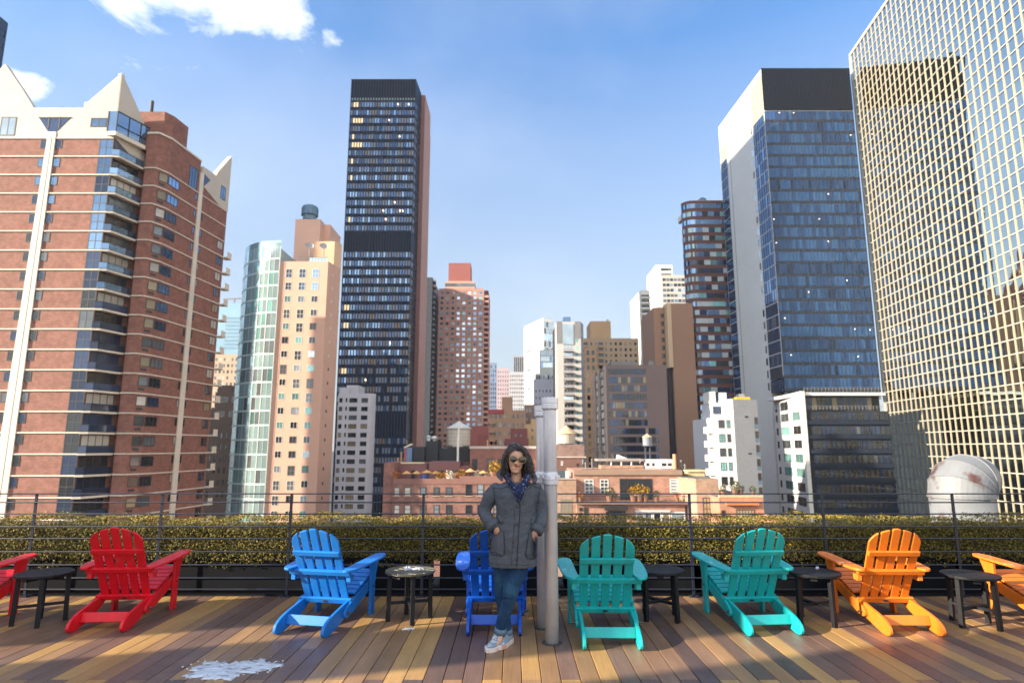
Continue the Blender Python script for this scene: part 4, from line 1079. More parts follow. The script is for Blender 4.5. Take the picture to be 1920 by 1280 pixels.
def grey_balcony_tower():
    Y = 250; wm = mat('pale_concrete', (.50, .48, .46), .8, .06, .15); dkc = mat('dark_corner', (.20, .20, .22), .7)
    xl, xr = Xh(1046, Y), Xh(1093, Y); H = ZZ(603, Y)
    root = building('grey_balcony_tower', 'slim pale grey tower with a central stack of balconies right of the pipes', ((xl+xr)/2, Y + 12))
    x2 = Xh(1098, Y + 6)
    wallbox(root, [(xl, Y), (xr, Y), (x2, Y + 6), (Xh(1098, Y + 24), Y + 24), (xl, Y + 24)], G, H, wm, roof=roof_m)
    b = MB()
    b.box(xl - .06, xl + 2.2, Y - .08, Y - .002, H - 9, H + .1); b.box(xr - 2.4, xr + .05, Y - .08, Y - .002, H - 7, H + .1); b.build('corner_panel', dkc, root)
    b = MB(); a, c = XP(1056, 600, Y + 4), XP(1070, 600, Y + 4); b.box(a, c, Y + 4, Y + 12, H, ZZ(594, Y + 4)); a2, c2 = XP(1072, 610, Y + 8), XP(1093, 612, Y + 8); b.box(a2, c2, Y + 8, Y + 14, H - .5, ZZ(608, Y + 8)); b.build('roof_glass', g_blue, root)
    W = Win(root); rg = random.Random(8); z = H - 4; k = 0
    while z > -14:
        u0, u1 = Xh(hz(1057, 700), Y) - xl, Xh(hz(1075, 700), Y) - xl
        if k > 0:
            W.put((xl, Y), (xr, Y), u0, u1, z - 2.3, z, rg.choice([g_dark, g_grey, g_pale]) if k > 3 else g_pale, f_white, .1, 3)
            if k > 1:
                b = MB(); b.box(xl + u0 - .2, xl + u1 + .2, Y - 1.5, Y - .01, z - 2.6, z - 2.4); b.box(xl + u0 - .2, xl + u1 + .2, Y - 1.5, Y - 1.42, z - 2.4, z - 1.5); b.build('balcony', mat('balcony_grey', (.34, .33, .35), .6), root)
            W.put((xl, Y), (xr, Y), u1 + .9, u1 + 2.2, z - 1.6, z - .1, g_teal, f_white, .08)
        z -= 2.95; k += 1
    b = MB(); b.box(xl + u0 - .3, xl + u1 + .3, Y - .25, Y - .01, H - 9.5, H - 1); b.build('glass_bay', g_pale, root)
    W.finish()
grey_balcony_tower()

def tan_apartments():
    tm = mat('tan_brick', (.48, .34, .22), .85, .08, .12); lit = mat('tan_sunlit', (.55, .36, .20), .85, .08, .12)  # roof house takes a lit copy: sunlight put into its brick colour
    root, xl, xr, H = grid_block('tan_apartment_block', 'wide tan brick apartment block with a square roof house and dark balcony column', 1097, 1204, 634, 300, 30, tm, 11, 2.9, .42, .5, [g_dark, g_tan, g_grey], [4, 2, 1], None, 100, 2, seed=14, skip=lambda c, r: c in (0, 3))
    b = MB(); a, c = XP(1107, 610, 306), XP(1145, 610, 306); b.box(a, c, 306, 322, H, ZZ(602, 306)); b.build('roof_house', lit, root)
    b = MB(); x = XP(1139, 600, 310); b.tube([(x, 310, ZZ(602, 306)), (x, 310, ZZ(596, 306))], .8, 8); b.build('roof_vent', f_white, root)
    z = H - 2; xm = [xl + 1.2, xl + (xr - xl)*3.5/11]
    while z > -10:
        for q in xm:
            b = MB(); b.box(q - 1.1, q + 1.1, 299.85, 299.99, z - 2.4, z, 1); b.box(q - 1.2, q + 1.2, 298.8, 299.84, z - 2.7, z - 1.6, 0); b.build('balcony', [tm, g_dark], root)
        z -= 2.9
    root2, *_ = grid_block('narrow_tan_tower', 'narrow orange lit stack of balconies left of the dark grey block', 1099, 1123, 652, 230, 14, mat('tan_narrow', (.44, .29, .18), .85, .1, .2), 2, 2.8, .55, .6, [g_dark, g_tan], [3, 2], None, 100, 1, seed=4)
tan_apartments()

def cream_towers():
    cm = mat('cream_white', (.74, .70, .62), .8, .05, .15); cg = mat('cream_grey', (.52, .46, .40), .8, .06, .2)
    Y = 330
    root = building('cream_balcony_tower', 'lower cream tower with a lit blank flank and a stack of balconies', (Xh(1200, Y), Y + 12))
    xa, xb, xc = Xh(1200, Y + 14), Xh(1211, Y), Xh(1229, Y); H = ZZ(544, Y)
    wallbox(root, [(xa, Y + 14), (xb, Y), (xc, Y), (xc, Y + 28), (xa, Y + 28)], G, H, cm)
    z = H - 2
    while z > -10:
        b = MB(); b.box(xb + .4, xc - .2, Y - .15, Y - .01, z - 2.6, z - .6, 1); b.box(xb + .2, xc, Y - 1.6, Y - .16, z - 2.9, z - 1.9, 0); b.build('balcony', [cm, g_grey], root); z -= 3.0
    root = building('cream_stepped_tower', 'tallest cream tower with stepped top and lit blank flank', (Xh(1245, Y), Y + 40))
    Y = 360; xa, xb, xc, xd = Xh(1230, Y + 18), Xh(1243, Y), Xh(1276, Y), Xh(1306, Y); H = ZZ(497, Y); H2 = ZZ(518, Y)
    wallbox(root, [(xa, Y + 18), (xb, Y), (xc, Y), (xc, Y + 26), (xa, Y + 26)], G, H, cm, 'tall_wing')
    wallbox(root, [(xb + 2.2, Y - 3), (xd, Y - 3), (xd, Y + 20), (xc + .03, Y + 20), (xc + .03, Y - .02), (xb + 2.2, Y - .02)], G, H2, cg, 'front_wing')
    b = MB(); b.lathe([(1.4, H), (1.4, H + 1.6), (.4, H + 2.2)], (xc - 6, Y + 8, 0), 12); b.build('roof_tank', cm, root)
    for i in range(3): band(root, (xb, Y), (xc, Y), 3, 9.4, H - 3.5 - i*3.2, H - 2 - i*3.2, 3, [g_dark, g_grey], [1, 1])
    z = H2 - 2
    while z > -10: band(root, (xb + 2.2, Y - 3), (xd, Y - 3), .6, xd - xb - 3, z - 1.8, z, 7, [g_blue, g_grey, g_dark, g_pale], [1, 2, 2, 1], f_white, .2); z -= 3.2
cream_towers()

def brown_slab():
    bm = mat('brown_brick_plain', (.36, .215, .145), .85, .07, .1); lit = mat('brown_sunlit_strip', (.62, .46, .29), .85, .06, .2); dk = mat('brown_slot', (.03, .03, .04), .7)  # strip brick is a lit copy: sunlight put into its colour
    Y = 215
    xa, xb, xc, xd = Xh(1235, Y + 1), Xh(1256.5, Y + 1), Xh(1269, Y - 2), Xh(1312, Y - 2)
    H = ZZ(571, Y)
    root = building('brown_slab_tower', 'blank brown brick slab with a vertical strip coloured as if sunlit down its left part', ((xa+xd)/2, Y + 12))
    wallbox(root, [(xa, Y + 1), (xb, Y + 1), (xb, Y + 22), (xa, Y + 22)], G, H - .8, bm, 'left_wing')
    wallbox(root, [(xb + .02, Y - 2.5), (xc, Y - 2.5), (xc, Y + 20), (xb + .02, Y + 20)], ZZ(690, Y), H, lit, 'sunlit_strip')
    wallbox(root, [(xc + .02, Y - 2), (xd, Y - 2), (xd, Y + 22), (xc + .02, Y + 22)], G, H, bm)
    b = MB(); b.box(xb + .05, xc + .0, Y - .5, Y + 6, G, ZZ(690, Y) - .05); b.build('dark_slot', dk, root)
    W = Win(root); z = H - 3
    while z > ZZ(700, Y): W.put((xa, Y + 1), (xb, Y + 1), (xb - xa)*.62, (xb - xa)*.9, z - 1.5, z, g_dark, f_dark); z -= 2.9
    W.finish()
brown_slab()

def dark_mid_block():
    dm = mat('mauve_concrete', (.20, .15, .145), .85, .08, .2); lit = mat('mauve_sunlit', (.56, .44, .33), .8, .08, .4)
    Y = 170; xl, xr = Xh(1140, Y), Xh(1255, Y); H = ZZ(684, Y)
    root = building('dark_office_block', 'mid height dark brown office block with ribbon windows and blank right side', ((xl+xr)/2, Y + 12))
    xa = Xh(1117, Y + 22)
    wallbox(root, [(xl, Y), (xr, Y), (xr, Y + 24), (xa, Y + 24)], G, H, dm, roof=roof_m)
    rg = random.Random(31); z = ZZ(691, Y); k = 0
    W_ = xr - xl
    while z > -8:
        u1 = W_*.66 if k < 7 else W_*.83
        n = 12 if k < 7 else 15
        band(root, (xl, Y), (xr, Y), W_*.04, u1, z - 1.6, z, n, [g_dark, g_navy, g_grey, g_tan], [4, 4, 1, 1], f_dark, .08, rnd=rg)
        z -= 2.32; k += 1
    # the lit flank: sunlight painted into the pale piers, plus windows
    A, B = (xa, Y + 24), (xl, Y); ln = (Vector(B) - Vector(A)).length
    n_ = Vector(((Vector(B) - Vector(A)).normalized().y, -(Vector(B) - Vector(A)).normalized().x))
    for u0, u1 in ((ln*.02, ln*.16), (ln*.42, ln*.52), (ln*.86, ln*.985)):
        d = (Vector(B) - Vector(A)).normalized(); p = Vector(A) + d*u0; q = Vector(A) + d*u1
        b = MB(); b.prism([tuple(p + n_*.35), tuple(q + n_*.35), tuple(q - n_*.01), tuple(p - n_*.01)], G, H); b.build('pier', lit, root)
    z = ZZ(691, Y)
    while z > -8: band(root, A, B, ln*.18, ln*.84, z - 1.6, z, 6, [g_dark, g_tan, g_curt], [3, 1, 1], None, rnd=rg); z -= 2.32
    b = MB(); b.box(xl + 2, xl + 9, Y + 3, Y + 10, H, H + 1.4); b.build('roof_unit', f_grey, root); b = MB(); b.box(XP(1216, 680, Y + 8), XP(1226, 680, Y + 8), Y + 8, Y + 11, H, H + 2.2); b.build('roof_unit', f_grey, root)
dark_mid_block()

def ribbon_tower():
    bm = mat('ribbon_brick', (.15, .068, .06), .8, .08, .2); top = mat('ribbon_dark', (.03, .035, .05), .5)
    Y = 215; rg = random.Random(17)
    xa = Xh(1303, Y + 27); xl, xr = Xh(1317, Y), Xh(1400, Y); H = ZZ(376, Y)
    root = building('ribbon_window_tower', 'brick tower with rounded corner and continuous ribbon windows', ((xl+xr)/2, Y + 14))
    r = 4.0
    def cor(rad):  # outline, left to right: side wall, rounded corner, front
        pts = [(xa, Y + 26), (xa + (xl - xa)*.45, Y + 14.5)]
        c = Vector((xl + r*.35, Y + r)); 
        for i in range(9):
            a = math.pi*(1.0 + .08) + (math.pi*.42)*i/8
            pts.append((c.x + rad*math.cos(a), c.y + rad*math.sin(a)))
        pts += [(xl + r*1.0, Y - (rad - r)), (xr, Y - (rad - r))]
        return pts
    out = cor(r)
    wallbox(root, out + [(xr, Y + 30), (xa, Y + 30)], G, H, bm, roof=roof_m)
    o2 = cor(r + .04); z = H - 1.2; k = 0
    while z > -12:
        m = MB(); 
        for (p, q) in zip(o2[:-1], o2[1:]):
            d = (Vector(q) - Vector(p)).length; n = max(1, int(d/1.9))
            for i in range(n):
                a = Vector(p).lerp(Vector(q), i/n); b = Vector(p).lerp(Vector(q), (i+1)/n)
                if k in (0, 2): pi = 3
                else: pi = rg.choices([0, 1, 2, 3, 4], [3, 2.6, 3, 3, 1.6])[0]
                nn = Vector((b.y - a.y, a.x - b.x)).normalized()*.03
                m.quad((a.x + nn.x, a.y + nn.y, z - 1.75), (b.x + nn.x, b.y + nn.y, z - 1.75), (b.x + nn.x, b.y + nn.y, z), (a.x + nn.x, a.y + nn.y, z), pi)
        m.build('window_band', [g_dark, mat('ribbon_blind', (.44, .49, .50), .3, .2, .6), g_navy, g_blue, g_teal], root)
        z -= 3.05; k += 1
    b = MB(); b.prism([(xl + 2, Y + 5), (xr, Y + 5), (xr, Y + 24), (xl + 2, Y + 24)], H, H + 2.2); b.build('penthouse', mat('cream_white', (.7, .7, .6)), root)
    b = MB(); x = XP(1316, 362, Y + 10); b.lathe([(1.5, H + 2), (1.5, H + 4.5), (.5, H + 5.2)], (x, Y + 10, 0), 14); b.build('roof_tank', mat('tank_steel', (.1, .2, .3)), root)
ribbon_tower()

# ---------------- the big white and blue tower on the right
def blue_tower():
    wm = mat('white_concrete', (.70, .70, .66), .75, .05, .12, col2=(.60, .60, .58)); dk = mat('tower_louvre', (.012, .017, .030), .6, .12, .5, spec=.1)
    Y = 178; Yf = 214
    xc = Xh(1479, Y); xf = Xh(1383, Yf); xr = Xh(1662, Y); H = ZZ(130, Y)
    root = building('blue_glass_tower', 'blue glass office tower with a blank white concrete flank', ((xf+xr)/2, Y + 18))
    zb = ZZ(730, Y)
    wallbox(root, [(xc, Y), (xr, Y), (xr, Yf), (xf, Yf)], ZZ(705, Y), H, wm, roof=roof_m)
    d = (Vector((xc, Y)) - Vector((xf, Yf))); ln = d.length; d.normalize(); n = Vector((d.y, -d.x))
    wallbox(root, [tuple(Vector((xf, Yf)) + d*ln*.0), tuple(Vector((xf, Yf)) + d*ln*.76), (xc + 6, Y + 9), (xr, Yf)], G, ZZ(705, Y) - .02, wm, 'lower_wall')
    def sidebox(u0, u1, z0, z1, o, m, name):
        a = Vector((xf, Yf)) + d*u0; b_ = Vector((xf, Yf)) + d*u1; b = MB(); b.prism([tuple(a + n*o), tuple(b_ + n*o), tuple(b_ - n*.01), tuple(a - n*.01)], z0, z1); return b.build(name, m, root)
    # front: louvred top, then glass storeys
    zl = ZZ(207, Y)
    b = MB(); b.box(xc - .05, xr, Y - .25, Y - .01, zl, H + .2); b.build('louvre_screen', dk, root)
    b = MB()
    for i in range(46): x = xc + (xr - xc)*i/46; b.box(x - .05, x + .05, Y - .36, Y - .26, zl, H + .1)
    b.build('louvre_fins', mat('louvre_fin', (.022, .026, .036), .6, spec=.1), root)
    tan_l = mat('flank_louvre', (.40, .33, .22), .6, .15, .5)
    wall_u = ln
    sidebox(ln*.77, ln*.995, zl - 1.0, H - 2, .12, tan_l, 'flank_louvre'); sidebox(ln*.01, ln*.17, zl - 1.0, H - 9, .12, tan_l, 'flank_louvre')
    pit = 3.78; z = zl - .3; k = 0; rg = random.Random(41); W_ = xr - xc
    gb = glassmat('tower_blue_glass', (.033, .102, .245), .50, .05, .2, .0, wave=.02); gn = glassmat('tower_navy_glass', (.020, .060, .16), .50, .05, .2, .0, wave=.02)
    gd_ = glassmat('tower_dark_glass', (.012, .032, .085), .5, .05, .25, .0, wave=.02)
    gs = glassmat('tower_spandrel', (.010, .020, .045), .3, .12, .2, .0)
    A, B = (xc, Y - .02), (xr, Y - .02); SA, SB = (xf, Yf), (xc, Y)
    zs = ZZ(722, Y)
    while z - pit > zs - 2:
        band(root, A, B, .02, W_, z - pit + .95, z - .02, 26, [gb, gn, gd_], rg.choice([[5, 1, 0], [3, 3, .3], [1, 4, 1], [2, 3, 0], [0, 3, 3]]), f_dark, .09, .08, rnd=rg, lamp=.022 if k < 24 else .012, tilt=.012)
        band(root, A, B, .02, W_, z - pit, z - pit + .95, 26, [gs], [1], f_dark, .09, .08, name='spandrel', rnd=rg)
        if k > 0 or True:
            band(root, SA, SB, ln*.775, ln*.99, z - pit + .12, z - .1, 5, [gb, g_blue], [2, 1], f_dark, .10, .10, rnd=rg)
            band(root, SA, SB, ln*.012, ln*.165, z - pit + .12, z - .1, 4, [gb, gn], [1, 1], f_dark, .10, .10, rnd=rg)
        # slot windows in the white flank
        W0 = ln*.715
        band(root, SA, SB, W0, W0 + 1.1, z - 2.6, z - .4, 1, [g_pale if k % 4 else g_dark], [1], None, rnd=rg, name='slot_window')
        z -= pit; k += 1
    sidebox(ln*.235, ln*.245, zb, H - 14, .03, f_grey, 'expansion_joint')
    # open storey on columns under the glass
    zo = z
    b = MB(); b.box(xc + .3, xr, Y + 2.0, Y + 2.4, ZZ(745, Y), zo); b.build('recessed_wall', mat('recess_dark', (.03, .03, .035), .8), root)
    for i in range(7):
        x = xc + .5 + (W_ - 1)*i/6
        b = MB(); b.box(x - .45, x + .45, Y - .02, Y + .9, ZZ(748, Y), zo); b.build('column', mat('column_grey', (.16, .17, .20), .6), root)
    b = MB(); b.box(xc, xr, Y - .1, Y + 3, zo - .35, zo + .02); b.build('soffit_edge', dk, root)
blue_tower()
def office_podium():
    wm = mat('white_concrete', (.7, .7, .66)); nm = mat('podium_dark', (.024, .03, .044), .6, .12, .4, spec=.12)
    Y = 156; Yf = 178.5
    xc, xf, xr = Xh(1509, Y), Xh(1456, Yf), Xh(1675, Y)
    root = building('podium_block', 'lower dark ribbon window office block with white left wall of square windows', ((xc+xr)/2, Y + 11))
    Ht = ZZ(733, Y); Hw = ZZ(768, Y)
    d = (Vector((xc, Y)) - Vector((xf, Yf))); ln = d.length; d.normalize(); n = Vector((d.y, -d.x))
    wallbox(root, [(xf, Yf), (xc, Y), (xc + 1.0, Y), (xf + 1.0, Yf)], G, Ht, wm, 'side_wall')
    wallbox(root, [(xc + 1.02, Y + .5), (xr, Y + .5), (xr, Yf - .02), (xf + 1.05, Yf - .02)], G, Hw - .3, nm, roof=roof_m)
    wallbox(root, [(xc + 1.02, Y + 4), (xr, Y + 4), (xr, Yf - .02), (xf + 1.05, Yf - .02)], Hw - .28, Ht - 1.0, mat('recess_dark', (.03, .03, .035)), 'upper_storey')
    b = MB(); b.box(xc + .2, xr, Y + 1.0, Yf - .5, Ht - .98, Ht - .2); b.build('white_fascia', mat('fascia_white', (.70, .72, .74), .5), root)
    W = Win(root); rg = random.Random(6)
    band(root, (xc + 1.02, Y + 4), (xr, Y + 4), 1, xr - xc - 3, Hw + .2, Ht - 1.3, 14, [g_dark, g_tan, g_navy, g_lit], [3, 2, 2, .6], f_dark, .1, rnd=rg)
    for zz, nm_ in ((Hw + .95, 'terrace_rail'), (Ht + .9, 'terrace_rail')):
        b = MB(); b.box(xc + 1.1, xr, Y + .55, Y + .60, zz, zz + .07); b.box(xc + 1.1, xr, Y + .55, Y + .60, zz - .45, zz - .40)
        for i in range(24): x = xc + 1.2 + (xr - xc - 1.3)*i/23; b.box(x - .03, x + .03, Y + .54, Y + .61, zz - .95, zz)
        b.build(nm_, f_grey, root)
    pit = 3.55; z = Hw - .35; k = 0
    while z > -17:
        band(root, (xc + 1.0, Y + .5), (xr, Y + .5), 1.2, xr - xc - 1.2, z - 2.05, z - .25, 16, [g_dark, g_navy, g_grey], [6, 4, .6], f_dark, .10, .12, rnd=rg)
        b = MB(); b.box(xc + 1.05, xr, Y + .18, Y + .49, z - pit + .3, z - 2.35); b.build('spandrel', mat('podium_spandrel', (.022, .030, .050), .6, .1, .4, spec=.12), root)
        SA, SB = (xf, Yf), (xc, Y)
        if k >= 0:
            W.put(SA, SB, ln*.06, ln*.13, z - 2.0, z - .1, g_dark, None)
            W.put(SA, SB, ln*.27, ln*.55, z - 2.1, z + .1, rg.choice([g_dark, g_teal, g_grey]), f_grey, .1, 2)
            W.put(SA, SB, ln*.68, ln*.93, z - 2.1, z + .1, rg.choice([g_dark, g_teal, g_dark]), f_grey, .1, 2)
        z -= pit; k += 1
    W.put((xf, Yf), (xc, Y), ln*.27, ln*.55, Hw + .5, Hw + 2.9, g_dark, f_grey, .1, 2); W.put((xf, Yf), (xc, Y), ln*.06, ln*.13, Hw + .5, Hw + 2.7, g_dark, None)
    W.finish()
office_podium()
def white_corner_block():
    wm = mat('offwhite_render', (.66, .66, .65), .8, .05, .25); cg = mat('grey_concrete_wall', (.50, .50, .51), .85, .06, .25, col2=(.44, .44, .45))
    Y = 118; xa, xl, xm, xr = Xh(1329, Y + 4), Xh(1347, Y), Xh(1378, Y), Xh(1422, Y + 3)
    H = ZZ(748, Y); Hl = ZZ(782, Y)
    root = building('white_balcony_block', 'small white apartment block with rounded lit balconies and a yellow roof box', ((xl+xr)/2, Y + 8))
    b = MB(); b.prism([(xl + .02, Y), (xm, Y), (xm, Y + 14), (xa, Y + 14), (xa, Y + 4)], G, Hl); b.build('wall', wm, root)
    wallbox(root, [(xm - 1.2, Y + .6), (xm + .01, Y - .25), (xr, Y + 2.2), (xr, Y + 15), (xm - 1.2, Y + 15)], G, H, cg, 'stair_wall', roof=roof_m)
    W = Win(root); pit = 2.62; z = ZZ(787, Y); k = 0
    while z > -14:
        w_ = xm - xl
        W.put((xl, Y), (xm, Y), w_*.08, w_*.44, z - 1.5, z, g_teal if k % 2 else g_dark, f_dark, .09, 2); W.put((xl, Y), (xm, Y), w_*.57, w_*.95 - .5, z - 1.5, z, g_dark if k % 3 else g_teal, f_dark, .09, 2)
        # rounded balcony on the left corner
        b = MB(); c = Vector(((xa + xl)/2 + .6, Y + 3.2)); rr = 1.9
        arc = [(c.x + rr*math.cos(math.pi*(.95 + .6*i/10)), c.y + rr*math.sin(math.pi*(.95 + .6*i/10))) for i in range(11)]
        b.prism(arc + [(c.x + 1, c.y + .2)], z - 2.45, z - 1.25); b.build('balcony', mat('balcony_cream', (.72, .66, .52), .7, .05, .5), root)
        SA, SB = (xm + .01, Y - .25), (xr, Y + 2.2); ln = (Vector(SB) - Vector(SA)).length
        b = MB(); x0 = Vector(SA).lerp(Vector(SB), .84); x1 = Vector(SA).lerp(Vector(SB), .985); nn = Vector((.45, -1)).normalized()
        b.extrude([(x0.x, x0.y - .03, z - 1.5), (x1.x, x1.y - .03, z - 1.5), (x1.x, x1.y - .03, z + .6), (x0.x, x0.y - .03, z + .6)], (0, .02, 0), 1)
        b.extrude([(x0.x, x0.y - .06, z - 1.5), (x1.x, x1.y - .06, z - 1.5), (x1.x, x1.y - .06, z - .75), (x0.x, x0.y - .06, z - .75)], (0, .02, 0), 0)
        b.build('loggia', [mat('loggia_glass', (.20, .32, .42), .3), g_dark], root)
        z -= pit; k += 1
    for px, py in ((1398, 781), (1405, 850)):
        b = MB(); x = XP(px, py, Y + 1); zz = ZZ(py, Y + 1); yy = Y - .25 + (x - xm)/(xr - xm)*2.45; b.box(x - .5, x + .5, yy - .10, yy + .02, zz - .12, zz + .12); b.build('wall_vent', f_dark, root)
    W.finish()
    b = MB(); x0, x1 = XP(1378, 735, Y + 5), XP(1404, 735, Y + 5); b.box(x0, x1, Y + 4.5, Y + 8, H + .12, H + .75); b.build('roof_box', mat('yellow_cover', (.70, .38, .03), .6, .1, 1), root)
    b = MB(); b.box(XP(1385, 735, Y + 8.3), XP(1396, 735, Y + 8.3), Y + 8.3, Y + 10, H, H + 1.7); b.build('roof_unit', f_white, root)
    b = MB(); b.box(xl + .3, xm - 1.3, Y + 3, Y + 10, Hl, H - .5, 0); b.box(xl + .28, xm - 1.32, Y + 2.8, Y + 2.99, Hl + .8, H - 1.2, 1); b.build('setback', [wm, g_navy], root)
    b = MB(); b.box(xl + .1, xl + 1.3, Y + 4, Y + 8, H - .48, H + 1.8); b.build('roof_bulkhead', mat('bulkhead_white', (.75, .73, .66), .7), root)
    b = MB(); b.box(xl + 1.6, xm, Y + 3, Y + 3.1, H + .02, H + 1.5); b.build('screen', g_pale, root)
white_corner_block()

# ---------------- gridded mirror tower at the right edge
def grid_tower():
    pier = mat('champagne_pier', (.45, .37, .255), .42, .06, .3, metal=.25)
    Yf = 179.5; xf = Xh(1668, Yf); dx, dy = -.1095, -1.0
    L_ = 80.0
    A = Vector((xf, Yf)); B = A + Vector((dx, dy))*L_; d = (B - A).normalized(); n = Vector((d.y, -d.x))
    H = ZZ(103, Yf)
    root = building('mirror_grid_tower', 'huge mirror glass tower with champagne coloured grid filling the right edge', (xf + 20, 130))
    core = [tuple(A - n*.3), tuple(B - n*.3), (B.x + 45, B.y), (A.x + 45, A.y)]
    wallbox(root, core, G, H, mat('grid_core', (.05, .05, .05), .6))
    bay = 2.35; nb = int(L_/bay); pit = 2.97
    g1 = glassmat('mirror_glass', (.60, .68, .68), 1.0, .015, .08, .0)
    rg = random.Random(77)
    nr = int((H + 22)/pit)
    def P(u, z, o=0): q = A + d*u + n*o; return (q.x, q.y, z)
    panes = []
    for r in range(nr):
        z1 = H - .5 - r*pit
        for i in range(nb):
            u0 = i*bay + .11; u1 = u0 + bay - .22
            zc = z1 - pit/2; c = A + d*((u0+u1)/2)
            panes.append((-(1/(c.length**2 + (zc-EYE)**2)) if abs(c.x/c.y) < .82 and zc > -9 and ZZ(0, c.y) > zc else 0, r, i, u0, u1, z1 - pit + .1, z1 - .02))
    panes.sort(key=lambda t: t[0])
    rest = MB(); L0 = root.location
    for k, (a, r, i, u0, u1, z0, z1) in enumerate(panes):
        ty = rg.gauss(0, .0065); tz = rg.gauss(0, .005); uc, zc = (u0+u1)/2, (z0+z1)/2
        # each pane bows and leans a little, as real curtain wall glass does
        m = rest if k >= 100 else MB()
        bow = rg.uniform(.002, .010); K = 4
        vs = []; fs = []
        for a_ in range(K + 1):
            for b_ in range(K + 1):
                s_, t_ = a_/K*2 - 1, b_/K*2 - 1
                o = ty*s_*(u1-u0)/2 + tz*t_*(z1-z0)/2 + bow*(1 - s_*s_)*(1 - t_*t_)
                vs.append(P(uc + s_*(u1-u0)/2, zc + t_*(z1-z0)/2, o - .06))
        for a_ in range(K):
            for b_ in range(K): fs.append((a_*(K+1)+b_, (a_+1)*(K+1)+b_, (a_+1)*(K+1)+b_+1, a_*(K+1)+b_+1))
        m.add(vs, fs)
        if k < 100: m.build('window', g1, root, smooth=True)
    rest.build('window', g1, root, smooth=True, kind='stuff')
    m = MB()
    for i in range(nb + 1):
        u = i*bay; hw = .19
        m.extrude([P(u - hw, G, .06), P(u + hw, G, .06), P(u + hw, H, .06), P(u - hw, H, .06)], (-n.x*.3, -n.y*.3, 0))
    m.build('piers', pier, root)
    m = MB()
    for r in range(nr + 1):
        z = H - .5 - r*pit
        m.extrude([P(-.4, z - .10, .09), P(L_, z - .10, .09), P(L_, z + .10, .09), P(-.4, z + .10, .09)], (-n.x*.3, -n.y*.3, 0))
    m.build('floor_bars', mat('champagne_bar', (.52, .49, .42), .4, .05, .3, metal=.2), root)
    m = MB(); m.extrude([P(-.45, H - .5, .22), P(L_, H - .5, .22), P(L_, H + .4, .22), P(-.45, H + .4, .22)], (-n.x*.5, -n.y*.5, 0)); m.extrude([P(-.55, G, .22), P(.30, G, .22), P(.30, H, .22), P(-.55, H, .22)], (-n.x*.6, -n.y*.6, 0)); m.build('edge_trim', mat('champagne_bar', (.7, .6, .4)), root)
grid_tower()

# ---------------- towers behind the camera: they stand in the reflections
def behind():
    cm = mat('cream_stone', (.66, .60, .46), .8, .06, .2); bm = mat('russet_brick', (.30, .15, .10), .85, .08, .2)
    root = building('cream_stone_tower', 'cream stone tower seen only as a reflection in the blue glass tower', (134, 35))
    wallbox(root, [(118, 15), (150, 15), (150, 55), (118, 55)], G, 96, cm)
    for k in range(28):
        z = 92 - k*3.6; band(root, (150, 55), (118, 55), 1.5, 30.5, z - 1.6, z, 12, [g_dark, g_grey], [2, 1], cm, .9, .06)
    root = building('russet_tower', 'russet brick tower seen only as a reflection in the lower blue glass', (171, 45))
    wallbox(root, [(156, 30), (186, 30), (186, 60), (156, 60)], G, 66, bm)
    for k in range(20):
        z = 62 - k*3.6; band(root, (186, 60), (156, 60), 1.5, 28.5, z - 1.6, z, 12, [g_dark, g_grey], [2, 1], bm, .9, .06)
behind()
